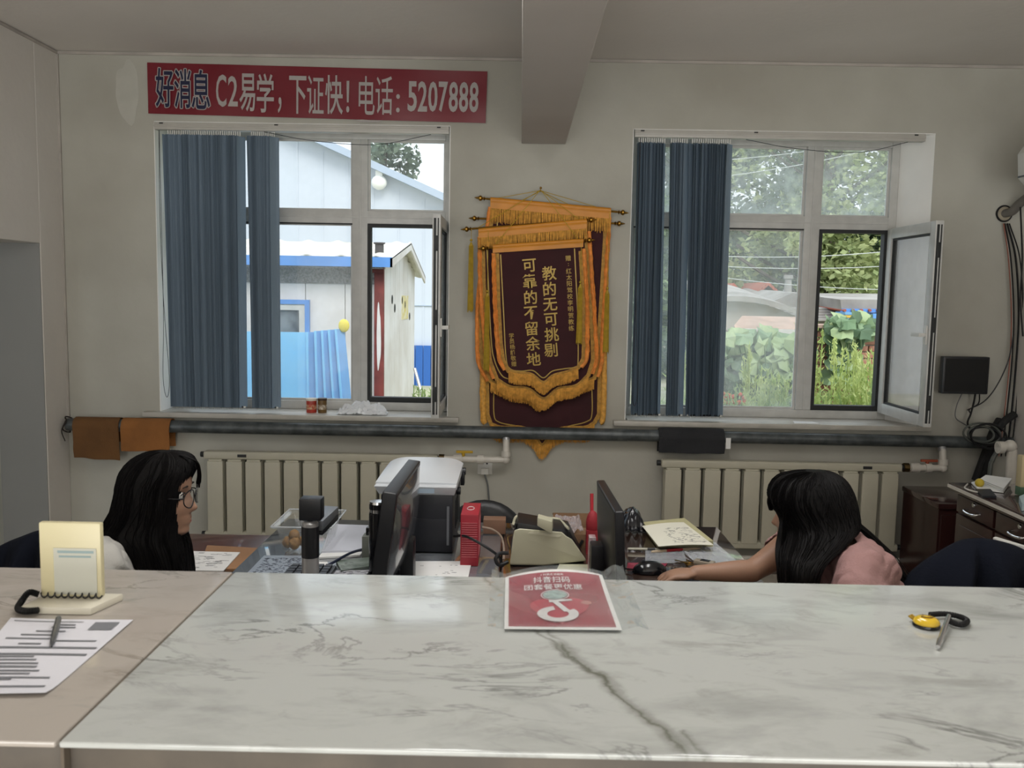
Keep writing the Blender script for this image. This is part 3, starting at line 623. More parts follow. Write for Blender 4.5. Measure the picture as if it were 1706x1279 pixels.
q = W(733, 751, 4.985); e = W(843, 751, 4.985); valve(q.x-.005, e.x, .668, .818, 'yellow', 'white plastic elbow pipe with yellow lever valve beside the left radiator', W(772, 742, 4.985).x)
q = W(1507, 769, 4.985); e = W(1572, 766, 4.985); valve(q.x-.005, e.x, .668, .812, 'red', 'white plastic elbow pipe with faded red lever valve beside the right radiator', W(1545, 765, 4.985).x)
for k, (x0, x1, zb) in enumerate(((-1.8, 2.2, .09),)):
    tag(MB().cyl((-2.5, 5.02, .115), (2.7, 5.02, .115), .016).build('return_pipe', M_pvc), 'thin pale return pipe low along the wall under the radiators', 'pipe')
# cloths over the pipe
def cloth_over(x0, x1, zf, zb, col, name, label, skew=0, seed=1, thick=.004):
    R0 = .042
    def fn(u, v):
        x = x0+(x1-x0)*u + skew*(v)*.02; L1 = .818-zf; L2 = .818-zb; tot = L1+PI*R0+L2; s = v*tot
        if s < L1: p = Vector((x, PY-R0, zf+s))
        elif s < L1+PI*R0: a_ = (s-L1)/R0; p = Vector((x, PY-R0*math.cos(a_), .818+R0*math.sin(a_)))
        else: p = Vector((x, PY+R0-.004, .818-(s-L1-PI*R0)))
        nz = noise.noise(Vector((u*4+seed, v*5, seed))); p.y -= (.004+.008*abs(nz)) if s < L1 else 0; p.z += .012*u*(1 if seed == 1 else 0)*(-1 if s < .01 else 0); p.x += .004*nz
        if s < .001: p.z += .006*noise.noise(Vector((u*3, seed, 0)))
        return p
    o = MB().grid(fn, 24, 34, (0, -.0001, 0)).build(name, mat(name+label[:5], col, .9, var=.2, vs=9, bump=.3, bs=150), smooth=60)
    so_ = o.modifiers.new('s', 'SOLIDIFY'); so_.thickness = thick; return tag(o, label, 'cloth')
q0, q1, q2 = W(122, 735, 4.98).x, W(200, 735, 4.98).x, W(282, 735, 4.98).x
cloth_over(q0, q1-.004, W(160, 763, 4.98).z, .72, '6d4a26', 'folded_cloth', 'darker brown folded cloth, left of the two over the heating pipe', -.6, 1)
cloth_over(q1+.002, q2, W(240, 752, 4.98).z, .70, '94602f', 'folded_cloth', 'lighter tan folded cloth, right of the two over the heating pipe', 0, 2)
cloth_over(W(1099, 735, 4.98).x, W(1207, 735, 4.98).x, W(1150, 754, 4.98).z, .72, '26272a', 'folded_cloth', 'black cloth folded over the heating pipe under the right window', 0, 3)
p = W(1213, 744, 4.98); r = thing('paper_tag', 'tiny white paper tag hanging from the pipe beside the black cloth', 'tag', p)
MB().bb(p.x-.014, p.x+.014, p.y-.001, p.y+.001, p.z-.012, p.z+.05).build('tag_sheet', M_paper, r, smooth=0)
# sill things
def can(px, py, col, top, label, h, rr):
    p = W(px, py, 5.17); z = WZ0; r = thing('food_can', label, 'can', (p.x, 5.17, z))
    MB().lathe((p.x, 5.17, z), [(rr*.96, 0), (rr, .004), (rr, h-.004), (rr*.96, h)], 20).build('can_body', mat('can_'+col, col, .35, var=.25, vs=30), r)
    MB().lathe((p.x, 5.17, z+h-.008), [(rr*1.05, 0), (rr*1.06, .012), (rr*.95, .014)], 20).build('lid', mat('lid_'+top, top, .4), r)
    MB().lathe((p.x, 5.17, z+.02), [(rr+.0006, 0), (rr+.0006, .028)], 20).build('label_band', mat('band_'+col, 'c9b48c' if col[0] == 'b' else 'd8cfc0', .5, col2=col, vs=60), r)
can(519, 686, 'b33a2a', 'd9d2c2', 'red and white food tin with pale lid on the left window sill', .078, .030)
can(537, 686, '6e5226', '3f2a18', 'brown glass jar with dark lid on the left window sill', .08, .026)
M_bag = mat('thin_white_plastic_film', 'eef1f4', .2, alpha=.7)
p0 = W(563, 690, 5.12); r0 = W(645, 690, 5.12); m = MB()
def bagf(u, v):
    x = p0.x+(r0.x-p0.x)*u; n_ = noise.noise(Vector((u*6, v*6, 2))); e_ = abs(math.sin(PI*u))**.4
    return Vector((x+.01*n_, 5.08+.09*v+.01*n_, WZ0+.004+max(0, (.05+.05*n_))*abs(math.sin(PI*v))*e_+.022*abs(noise.noise(Vector((u*13, v*11, 5))))))
m.grid(bagf, 40, 20, (0, 0, -.001)); o = m.build('plastic_bag', M_bag, smooth=15); tag(o, 'crumpled clear white plastic bag on the left window sill', 'bag')
p = W(1340, 703, 5.1); m = MB(); m.poly([(p.x-.07, 5.06, WZ0+.001), (p.x+.08, 5.06, WZ0+.001), (p.x+.06, 5.14, WZ0+.001), (p.x-.05, 5.15, WZ0+.001)], (0, 0, .003)); o = m.build('paper_scrap', M_paper, smooth=0)
tag(o, 'flat scrap of white and red paper on the right window sill', 'paper')
MB().bb(p.x-.02, p.x+.03, 5.085, 5.115, WZ0+.004, WZ0+.0045).build('red_mark', M_red, o, smooth=0) if False else None
# outlet with cord
r = thing('wall_outlet', 'white wall socket with grey cord below the left elbow pipe', 'outlet', W(808, 777, D))
p = W(808, 777, D); MB().bb(p.x-.043, p.x+.043, D-.012, D, p.z-.043, p.z+.043).build('plate', M_white, r, bevel=.003)
m = MB()
for dx, dz in ((-.012, .02), (.012, .02)): m.bb(p.x+dx-.005, p.x+dx+.005, D-.0135, D-.012, p.z+dz-.004, p.z+dz+.004)
pieces(m, 'socket_hole', M_gask, r, smooth=0); MB().bb(p.x-.022, p.x+.022, D-.04, D-.012, p.z-.04, p.z-.005).build('plug', M_white, r, bevel=.004)
tag(MB().tube(bez([(p.x, D-.03, p.z-.04), (p.x+.02, D-.02, p.z-.12), (p.x+.03, D-.015, p.z-.3), (p.x+.02, D-.02, .1)]), .005, 6).build('power_cord', mat('grey_cord', '6b6d6d', .5)), 'grey cord hanging from the wall socket down the wall', 'cord')
# black box display on the right part of the wall with its cables
x0, x1 = W(1571, 600, 5.0).x, W(1648, 600, 5.0).x; z1 = W(1610, 594, 5.0).z; z0 = W(1610, 656, 5.0).z
r = thing('wall_screen', 'flat black box screen mounted on the wall right of the right window', 'screen', ((x0+x1)/2, 5.03, z0))
MB().bb(x0, x1, 4.99, 5.035, z0, z1).build('housing', M_black, r, bevel=.006); MB().bb((x0+x1)/2-.06, (x0+x1)/2+.06, 5.03, D, z0+.06, z1-.05).build('wall_mount', M_steel, r, smooth=0)
MB().bb(x0+.012, x1-.012, 4.9885, 4.991, z0+.012, z1-.012).build('screen_face', mat('dark_screen', '0b0c0e', .25), r, smooth=0)
P = lambda px, py, Y=5.04: W(px, py, Y)
def cable(pts, rr, label, mt=M_cable, name='cable', cat='cable', seg=6): return tag(MB().tube(bez(pts, 8), rr, seg).build(name, mt), label, cat)
cable([P(1625, 655, 5.02), P(1622, 672), P(1617, 690), P(1612, 705), P(1620, 720)], .006, 'black signal cable hanging straight under the wall screen')
cable([P(1632, 655, 5.02), P(1630, 672), P(1615, 682), P(1618, 690)], .004, 'short black lead curling under the right end of the wall screen')
cable([P(1603, 655, 5.04), P(1594, 675), P(1592, 695), P(1606, 706), P(1618, 712)], .003, 'thin grey wire bowing left under the wall screen', mat('grey_wire', '5c5d5e', .5))
cable([P(1611, 683), P(1640, 668), P(1662, 640), P(1680, 600), P(1688, 560)], .0035, 'thin black wire rising from the screen to the cable run')
MB().bb(P(1615, 685).x, P(1621, 694).x, 5.0, 5.03, P(1615, 694).z, P(1615, 685).z)
M_gc = mat('grey_coil_cable', '51544f', .5)
for k, (rx, rz, dx, mt, lb) in enumerate(((.095, .058, 0, M_gc, 'largest grey loop of the cable coil over the right end of the heating pipe'), (.08, .05, .012, M_cable, 'black loop inside the cable coil over the heating pipe'), (.066, .045, -.012, M_gc, 'smallest grey loop of the cable coil over the heating pipe'), (.09, .07, .03, M_cable, 'black loop hanging lowest in the cable coil over the heating pipe'))):
    cc = W(1636, 722, 4.96); m = MB(); m.tube([cc+Vector((dx+rx*math.cos(q)*(1.1), -.006*k+.006*math.sin(q*2), -.012*(k % 2)+rz*math.sin(q)-.2*rx*math.cos(q)*.4)) for q in [i*2*PI/32 for i in range(33)]], .006, 6)
    tag(m.build('cable_loop', mt), lb, 'cable')
# wall hole, sleeve pipe, air conditioner
p = W(1672, 356, 5.1); r = thing('wall_sleeve', 'round sleeve in the wall where the air conditioner hose passes', 'wall sleeve', p)
m = MB(); m.tube([(p.x+.042*math.cos(q), 5.092, p.z+.042*math.sin(q)) for q in [i*2*PI/28 for i in range(29)]], .006, 6, False); m.build('rim', M_black, r)
MB().lathe((p.x, 5.088, p.z), [(.04, 0), (.04, .011)], 24, 'Y').build('filler', mat('filler_foam', 'a9a08c', .9, var=.2, vs=30), r)
tag(MB().tube(bez([p+Vector((.0, .0, 0)), p+Vector((.02, -.05, .01)), W(1700, 338, 5.0), W(1722, 322, 4.9), (2.75, 4.8, 2.2)]), .024, 12).build('insulated_hose', mat('hose_wrap', '6c6963', .7, bump=.4, bs=60)), 'grey wrapped hose rising from the wall sleeve to the air conditioner', 'hose')
ax = W(1696, 270, 4.6).x
r = thing('air_conditioner', 'white wall air conditioner, only its rounded end in frame', 'air conditioner', ((ax+XR)/2, 4.3, 2.13))
zt, zb = W(1698, 240, 4.6).z, W(1698, 318, 4.6).z; m = MB()
prof = [(ax+.0, zt-.05), (ax+.03, zt), (XR, zt), (XR, zb), (ax+.07, zb), (ax+.01, zb+.06)]
m.poly([(a_, 4.62, b_) for a_, b_ in prof], (0, -.85, 0)); m.build('housing', M_white, r, bevel=.02, seg=3)
MB().bb(ax+.004, ax+.012, 3.8, 4.6, zb+.065, zb+.072).build('seam', M_dark, r, smooth=0)
# cable runs down the right corner
def run(x, label, mt, rr, w=.012): return cable([W(1674+x*.5, 372, 5.07), W(1684+x, 430, 5.06), W(1689+x, 520, 5.06), W(1686+x*.9, 600, 5.06), W(1676+x, 700, 5.04), W(1668+x, 760, 5.0)], rr, label, mt)
run(-4, 'red wire, leftmost of the run from the wall sleeve', mat('red_wire', '8e5a4c', .5), .0035); run(0, 'thin black wire beside the red one in the corner run', M_cable, .0045)
run(8, 'thick black cable in the middle of the corner run', M_cable, .006); run(15, 'black cable nearest the room corner', M_cable, .004)
cable([W(1700, 345, 4.9), W(1703, 430, 5.0), W(1700, 500, 5.02), W(1704, 560, 5.02)], .0045, 'black cable dropping from the air conditioner hose')
M_rub = mat('dark_bundle', '1c1c1c', .8, bump=.4, bs=40)
cable([W(1668, 700, 5.02), W(1655, 725, 5.0), W(1645, 760, 5.04), W(1640, 800, 5.05), W(1638, 860, 5.05)], .03, 'thick dark bundle of cables behind the drawer desk', M_rub, 'cable_bundle', 'cable', 10)
cable([W(1690, 690, 5.0), W(1670, 705, 4.98), W(1650, 735, 5.03), W(1625, 800, 5.05)], .022, 'second dark cable bundle leaning left behind the drawer desk', M_rub, 'cable_bundle', 'cable', 10)
m = MB(); a_ = W(1662, 745, 4.7); b_ = W(1683, 743, 4.7); c_ = W(1686, 830, 4.7); c_.z = .01; m.tube([a_, b_-Vector((.02, 0, 0)), b_+Vector((.01, 0, -.02)), c_], .026, 14); m.ball(b_, .034); m.cyl(a_-Vector((.0, 0, 0)), a_+Vector((.03, 0, 0)), .033)
tag(m.build('water_pipe', M_pvc), 'white plastic pipe bending down behind the drawer desk', 'pipe')
cable([W(1668, 745, 4.8), W(1654, 765, 4.8), W(1648, 800, 4.78), (W(1648, 830, 4.78).x, 4.78, .012)], .012, 'grey flexible hose left of the white bent pipe', M_gc, 'flexible_hose', 'hose', 8)

# ------------------------------------------------------------------ cabinet and drawer desk at the right
M_mah = mat('dark_mahogany', '3c1f1c', .3, col2='291513', vs=3, stretch=(1, 1, .15), coat=.3)
M_top = mat('dark_glossy_top', '3b2423', .15, coat=.6, var=.1)
x0, x1, y0, y1, zt = 2.19, 2.47, 4.55, 4.98, .565
r = thing('low_cabinet', 'low dark brown cabinet between radiator and drawer desk', 'cabinet', (2.4, 4.78, 0))
MB().bb(x0, x1, y0, y1, .05, zt-.03).build('body', M_mah, r, bevel=.004); MB().bb(x0-.01, x1+.01, y0-.015, y1, zt-.03, zt).build('top', M_top, r, bevel=.008)
MB().bb(x0+.01, x1-.01, y0-.014, y0, .1, zt-.06).build('door', M_mah, r, bevel=.004); MB().bb(x0+.02, x1-.02, y0+.02, y1-.02, 0, .05).build('plinth', M_gask, r, smooth=0)
x0, y0, y1, zt = 2.03, 2.9, 4.14, .76
r = thing('drawer_desk', 'dark red brown desk with drawers against the right wall', 'desk', (2.4, 3.5, 0))
MB().bb(x0, XR-.003, y0, y1, zt-.035, zt).build('desktop', M_top, r, bevel=.006); MB().bb(x0-.004, x0, y0, y1, zt-.022, zt-.008).build('edge_strip', M_pvc, r, smooth=0)
MB().bb(x0+.04, XR-.02, y0+.03, y1-.03, .06, zt-.035).build('carcass', M_mah, r, smooth=0)
for k, (a_, b_) in enumerate(((3.77, 4.09), (3.37, 3.75), (2.96, 3.35))):
    d = MB().bb(x0+.02, x0+.04, a_, b_, .635, zt-.045).build('drawer', M_mah, r, bevel=.004)
    yc = (a_+b_)/2; MB().tube(bez([(x0+.02, yc+.055, .67), (x0-.005, yc+.045, .664), (x0-.008, yc, .66), (x0-.005, yc-.045, .664), (x0+.02, yc-.055, .67)], 5), .005, 8).build('handle', M_chrome, d)
    MB().lathe((x0+.012, yc, .7), [(.009, 0), (.011, .004), (.011, .009)], 14, 'X').build('lock', M_chrome, d)
    d = MB().bb(x0+.02, x0+.04, a_, b_, .1, .625).build('door', M_mah, r, bevel=.004); MB().bb(x0+.015, x0+.02, a_+.04, b_-.04, .15, .58).build('door_panel', M_mah, d, bevel=.003)
m = MB(); m.poly([G(1618, 805, .762), G(1640, 800, .762), G(1684, 803, .762), G(1672, 821, .762), G(1628, 815, .762)], (0, 0, .006)); 
for k in range(3): m.poly([p+Vector((.004*k, .003*k, .008+.006*k)) for p in (G(1630, 806, .762), G(1640, 799, .762), G(1684, 805, .762), G(1670, 822, .762))], (0, 0, .003))
tag(m.build('paper_stack', M_paper, smooth=0), 'loose white sheets stacked at the far end of the drawer desk', 'papers')
tag(MB().tube(bez([G(1612, 806, .765), G(1608, 813, .765), G(1625, 819, .765), G(1640, 820, .765)]), .004, 6).build('white_lead', M_pvc), 'white lead looping out beside the papers on the drawer desk', 'cable')
tag(MB().ball(G(1632, 804, .785), (.02, .02, .02)).build('yellow_bottle_cap', mat('yellow_cap', 'b9a22c', .5)), 'small yellow green cap by the papers on the drawer desk', 'cap')
p = G(1650, 824, .762); MB()
tag(MB().poly([G(1625, 817, .761), G(1650, 817, .761), G(1660, 829, .761), G(1636, 829, .761)], (0, 0, .008)).build('dark_notebook', mat('notebook_dark', '22242a', .5)), 'dark flat notebook in front of the papers on the drawer desk', 'notebook')
p = W(1703, 780, 3.9); r = thing('desk_calendar', 'cream box with green lower band standing on the drawer desk', 'box', (p.x, 3.9, .76))
zt_ = W(1700, 757, 3.9).z; MB().bb(p.x-.025, p.x+.12, 3.86, 3.9, .80, zt_).build('upper_board', mat('cream_board', 'b5a783', .7), r, bevel=.002); MB().bb(p.x-.025, p.x+.12, 3.86, 3.9, .762, .80).build('green_band', mat('green_card', '46614a', .6), r, bevel=.002)
p = G(1700, 850, .762)
tag(MB().poly([G(1697, 838, .762), G(1720, 828, .762), G(1735, 850, .762), G(1702, 851, .762)], (0, 0, .03)).build('tissue_pack', mat('pale_blue_pack', 'a9bcc0', .6)), 'pale blue tissue pack at the near side of the drawer desk', 'tissues')
# white box end that shows above the navy coat
p = W(1664, 905, 2.7); tag(MB().poly([W(1662, 899, 2.85), W(1668, 897, 2.85), W(1725, 915, 2.7), W(1725, 927, 2.7), W(1662, 906, 2.85)], (0, .03, 0)).build('white_tray', M_white, bevel=.003), 'white tray edge in front of the drawer desk', 'tray')

# ------------------------------------------------------------------ counter
ZT = 1.13; YF, YB = .877, 1.449; SX = -.474
MM = marble('marble_main', 'b3b6b3', '5a5d5a', '989b98'); ML = marble('marble_side', 'a8a199', '7c756d', '989189')
r = thing('reception_counter', 'white marble topped reception counter across the foreground', 'counter', (0, 1.16, 0))
G_ = .0018; M_edge = mat('shade_darkened_edging', '5c544a', .6, col2='4b453e', vs=9)  # edging colour darkened to stand in for shade under the slab lip
def slab(name, x0, x1, mt):
    MB().bb(x0, x1, YF, YB, ZT-.007, ZT).build(name, mt, r, bevel=.003, seg=3)
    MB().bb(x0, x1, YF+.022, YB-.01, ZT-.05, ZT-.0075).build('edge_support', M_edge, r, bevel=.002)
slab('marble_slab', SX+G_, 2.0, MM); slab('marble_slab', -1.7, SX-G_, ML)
MB().bb(SX-G_, SX+G_, YF+.01, YB, ZT-.05, ZT-.003).build('joint_filler', mat('joint_dirt', '5c5348', .9), r, smooth=0)
MB().bb(-1.7, 2.0, YF+.05, YB-.05, .1, ZT-.05).build('front_panel', mat('counter_panel', 'a39c92', .4, var=.1, vs=3), r, smooth=0); MB().bb(-1.68, 1.98, YF+.09, YB-.07, 0, .1).build('plinth', M_gask, r, smooth=0)
# poster
def on(px, py, dz=0): return G(px, py, ZT) + Vector((0, 0, dz))
A_, B_, C_, D_ = on(840, 1052), on(1036, 1054), on(1003, 962), on(842, 966)   # printed sheet: near left, near right, far right, far left
r = thing('laminated_poster', 'crimson laminated leaflet with white lettering on the marble counter', 'poster', ((A_+B_+C_+D_)/4))
def sheet(u, v, z=.0):
    p = (A_*(1-u)+B_*u)*(1-v)+(D_*(1-u)+C_*u)*v; lift = .012*abs(math.sin(PI*u))**.8*max(0, (v-.6)/.4)**2+.0007*math.sin(u*9+v*5)*math.sin(PI*v)+.001
    return p+Vector((0, .0, lift+.0035+z))
MB().grid(sheet, 40, 24, (0, 0, -.0006)).build('sheet', M_paper, r, smooth=60)
M_crim = mat('crimson_print', '9c2f42', .25, var=.15, vs=6, coat=.6)
MB().grid(lambda u, v: sheet(.035+.925*u, .035+.93*v, .0004), 40, 24, (0, 0, -.0002)).build('print', M_crim, r, smooth=60)
T0 = frame3(A_, B_-A_, D_-A_); Wd = (B_-A_).length; Hd = (D_-A_).length
def onsheet(mb, tmp, z=.0024):
    for f in tmp.f:
        pass
    o = len(mb.v); mb.v += [sheet(min(.97, max(.02, v.x)), min(.97, max(.02, v.y)), z) for v in tmp.v]; mb.f += [[i+o for i in f] for f in tmp.f]; mb.mi += [0]*len(tmp.f)
def put(s, cx, cy, h, mb, bold=.02, wx=1):
    t = MB(); t.text(s, Matrix.Identity(4), 1, bold); xs = [v.x for v in t.v]; hh = max(v.y for v in t.v)-min(v.y for v in t.v)
    t.v = [Vector((cx+v.x*h*wx*Hd/Wd, cy+v.y*h, 0)) for v in t.v]; onsheet(mb, t)
m = MB(); put('抖音扫码', .46, .84, .095, m, .006, .72); put('团套餐更优惠', .47, .725, .098, m, .006, .72); put('♪ 抖音生活服务', .47, .915, .03, m, .005, .85)
def annulus(cx, cy, r0, r1, a0=0, a1=2*PI, n=28, tw=None):
    t = MB(); k = Hd/Wd; vs = []; fs = []
    for i in range(n+1):
        a = a0+(a1-a0)*i/n; q0 = r0 if not tw else (r0+r1)/2-tw(i/n)*(r1-r0)/2; q1 = r1 if not tw else (r0+r1)/2+tw(i/n)*(r1-r0)/2
        vs += [(cx+q0*math.cos(a)*k, cy+q0*math.sin(a), 0), (cx+q1*math.cos(a)*k, cy+q1*math.sin(a), 0)]
    for i in range(n): fs.append((2*i, 2*i+1, 2*i+3, 2*i+2))
    return t.add(vs, fs)
# note-shaped emblem: ring with a stem and flag
onsheet(m, annulus(.475, .235, .07, .135, math.radians(100), math.radians(395), 30))
t = MB(); k = Hd/Wd
def P2(pts): return [(x, y, 0) for x, y in pts]
def strip(c0, c1, w0, w1, n=6):
    t = MB(); vs = []; 
    for i in range(n+1): f = i/n; x = c0[0]+(c1[0]-c0[0])*f; y = c0[1]+(c1[1]-c0[1])*f; w = w0+(w1-w0)*f; vs += [(x-w, y, 0), (x+w, y, 0)]
    return t.add(vs, [(2*i, 2*i+1, 2*i+3, 2*i+2) for i in range(n)])
onsheet(m, strip((.455, .47), (.565, .27), .028, .032, 10)); onsheet(m, strip((.44, .475), (.44, .44), .03, .03)); t = MB(); t.add(P2([(.41, .44), (.63, .46), (.62, .49), (.41, .485)]), [(0, 1, 2, 3)]); onsheet(m, t)
m.build('lettering', mat('white_print', 'd2cfce', .4), r, smooth=0, fix=False, kind='stuff')
m = MB(); hp = []
for i in range(40):
    a = 2*PI*i/40; x = 16*math.sin(a)**3; y = 13*math.cos(a)-5*math.cos(2*a)-2*math.cos(3*a)-math.cos(4*a); hp.append((.5+x/17*.29, .33+y/17*.27, 0))
t = MB(); t.add([(.5, .33, 0)]+hp, [(0, 1+i, 1+(i+1) % 40) for i in range(40)]); mm = MB(); onsheet(mm, t, .0012); mm.build('heart_print', mat('heart_red', 'b23a4c', .3), r, smooth=0, fix=False)
t = annulus(.475, .58, .0, .085, n=30); mm = MB(); onsheet(mm, t, .0022); mm.build('round_badge', mat('badge_pale', 'a9bdb8', .4, var=.4, vs=120), r, smooth=0, fix=False)
mm = MB(); onsheet(mm, annulus(.475, .58, .09, .1, n=30), .0020); mm.build('badge_ring', mat('badge_ring', 'c9b3b5', .4), r, smooth=0, fix=False)
t = MB(); t.ball((.755, .43, 0), (.05, .035, .0001), 12, 6); mm = MB(); onsheet(mm, t, .0019); mm.build('heart_gleam_print', mat('heart_pink', 'c98d86', .4), r, smooth=0, fix=False)
M_film = glassy('laminate_film', .10, scale=20)
def film(u, v):
    p = sheet(u, v); n_ = noise.noise(Vector((u*5, v*5, 1))); out_ = max(0, -u, u-1); p.z = max(p.z, ZT+.002)+.0032+.010*min(1, out_*7)*abs(n_)+(.006*max(0, v-.85)); return p
MB().grid(lambda u, v: film(-.14+1.36*u, -.03+1.05*v), 50, 24, (0, 0, -.0003)).build('film', M_film, r, smooth=60)
# card stand
a_, b_ = on(64, 1003), on(176, 1007); yb = (a_.y+b_.y)/2-.002; sc_ = b_.x-a_.x
r = thing('card_stand', 'cream plastic card stand with a pale sticker on the left of the counter', 'stand', ((a_.x+b_.x)/2, yb, ZT))
xa = W(68, 940, yb).x; xb = W(170, 940, yb).x; zt_ = W(118, 870, yb).z; M_cream = mat('cream_plastic', 'cfc6a0', .35, trans=.08, var=.05)
MB().bb(xa, xb, yb-.003, yb+.009, ZT+.012, zt_).build('upright', M_cream, r, bevel=.003)
MB().poly([(xa-.008, yb-.045, ZT), (xb+.004, yb-.045, ZT), (xb+.022, yb+.02, ZT), (xa+.0, yb+.02, ZT)], (0, 0, .011)).build('base', mat('ivory_plastic', 'cdc8b8', .35), r, bevel=.003)
s0, s1 = W(92, 940, yb).x, W(163, 940, yb).x; y_ = yb-.0035; zt2 = W(128, 912, yb).z; st = MB().bb(s0, s1, y_-.0006, y_, ZT+.016, zt2).build('sticker', mat('sticker_paper', 'b9b9ac', .5, var=.06), r, smooth=0)
m = MB(); m.bb(s0+.006, s1-.004, y_-.0009, y_-.0006, zt2-.0075, zt2-.0035); m.bb(s0+.008, s1-.008, y_-.0009, y_-.0006, zt2-.014, zt2-.011); m.build('header_line', mat('teal_ink', '8a9c9c', .6), st, smooth=0)
# coiled cord pen
M_coil = mat('coil_black', '0c0c0d', .6, spec=.25)
pts = []; c0 = Vector((xa-.004, yb-.012, ZT+.016)); 
for i in range(160):
    u = i/159; pts.append(Vector((xa+.002+(xb-xa)*u, yb-.010, ZT+.0165))+Vector((0, .0035*math.cos(u*2*PI*9), .0035*math.sin(u*2*PI*9))))
r = thing('tethered_pen', 'black counter pen on a coiled cord lying on the form by the card stand', 'pen', on(90, 1035))
MB().tube(pts, .0011, 6).build('coil_cord', M_cable, r)
cc = bez([(xa+.002, yb-.012, ZT+.018), (xa-.010, yb-.016, ZT+.022), (xa-.016, yb-.026, ZT+.012), (xa-.012, yb-.042, ZT+.007), (xa+.004, yb-.052, ZT+.007), (xa+.022, yb-.05, ZT+.008)], 14)
m = MB(); pts = []
for i, p in enumerate(cc):
    for k in range(4): pass
m.tube(cc, [.0042+.0010*(i % 2) for i in range(len(cc))], 8); m.build('spring_cord', M_coil, r)
pa, pb = on(98, 1040, .009), on(86, 1082, .004); MB().tube([pa, pa*.6+pb*.4, pb*.85+pa*.15, pb], [.004, .0045, .0036, .0012], 10).build('pen_barrel', mat('smoky_plastic', '4b4d50', .25), r)
# printed form
fa, fb, fc, fd = on(18, 1031, .0012), on(222, 1035, .0012), on(76, 1160, .0012), on(-90, 1163, .0012)
r = thing('printed_form', 'white printed form sheet lying at the left end of the counter', 'paper', (fa+fb+fc+fd)/4)
def fs_(u, v, z=0): p = (fd*(1-u)+fc*u)*(1-v)+(fa*(1-u)+fb*u)*v; return p+Vector((0, 0, z+.0008*math.sin(u*4)*math.sin(v*5)+.0008+.003*max(0, .08-v)/.08))
MB().grid(fs_, 16, 16, (0, 0, -.0005)).build('sheet', mat('form_paper', 'cfcfd6', .7), r, smooth=60)
m = MB()
def bar(u0, u1, v, h=.018, mt=None): (mt or m).grid(lambda a, b: fs_(u0+(u1-u0)*a, v+h*b, .0009), 6, 1)
bar(.05, .62, .95, .008)
for v, u0, u1 in ((.90, .42, .58), (.86, .4, .6), (.80, .3, .55), (.745, .2, .5), (.69, .1, .48), (.66, .55, .9), (.615, .25, .45), (.56, .1, .97), (.47, .02, .95), (.44, .0, .5), (.40, .0, .55), (.355, .1, .6), (.31, 0, .62), (.265, .1, .68), (.23, .1, .62), (.185, .35, .85), (.165, .2, .5), (.08, .3, .9)): bar(u0, u1, v, .016 if u1-u0 < .6 else .022)
m.build('printed_line', M_ink, r, smooth=0, fix=False, kind='stuff'); m = MB(); bar(.72, .92, .83, .12, m); m.build('photo_box', M_ink, r, smooth=0, fix=False)
m = MB()
for v in (.97, .82, .72, .62): bar(.35, .95, v, .004)
# smiling badge with tethered pen
p = on(1543, 1043); r = thing('smiling_badge', 'yellow smiling badge holder with black coil and silver pen on the counter', 'pen holder', p)
R_ = Matrix.Rotation(math.radians(-12), 4, 'Z'); T = Matrix.Translation(p) @ R_
MB(T).lathe((0, 0, 0), [(.0185, 0), (.0195, .002), (.0185, .005)], 28).build('base_ring', M_blackg, r)
MB(T).lathe((0, 0, .005), [(.018, 0), (.0185, .002), (.0165, .006), (.012, .0085), (.005, .0098), (.0005, .010)], 32).build('dome', mat('yellow_dome', 'd2ae1e', .2, coat=.6), r)
def dz(x, y): q = math.hypot(x, y); return .0162-.25*q*q/.018 - (.0006 if q > .012 else 0)
m = MB(T)
for sx in (-1, 1): m.ball((sx*.0046, .0045, dz(.0046, .0045)-.0004), (.0014, .0022, .0008), 8, 5)
m.tube([(.0085*math.sin(a), .001-.007*math.cos(a)+.0, dz(.0085*math.sin(a), -.007*math.cos(a))+-.0003) for a in [math.radians(-65+13*i) for i in range(11)]], .0009, 5); m.build('smile_print', mat('brown_print', '6a4a12', .4), r)
MB(T).tube([(-.014, .012, .004), (-.02, .016, .008), (-.016, .019, .008), (-.011, .015, .006)], .0022, 8).build('clip', mat('yellow_dark', 'a8871c', .4), r)
q = [on(1548, 1030, .006), on(1575, 1030, .007), on(1600, 1034, .006), on(1611, 1041, .006), on(1601, 1047, .006), on(1585, 1044, .007), on(1578, 1040, .009)]
cc = bez(q, 12); MB().tube(cc, [.0038+.0007*(i % 2) for i in range(len(cc))], 8).build('spring_cord', M_coil, r)
pa, pb = on(1580, 1039, .012), on(1562, 1083, .0045); MB().tube([pa, pa*.5+pb*.5, pb*.8+pa*.2, pb*.79+pa*.21, pb], [.0032, .0036, .0036, .0042, .003], 12).build('pen_barrel', M_chrome, r)
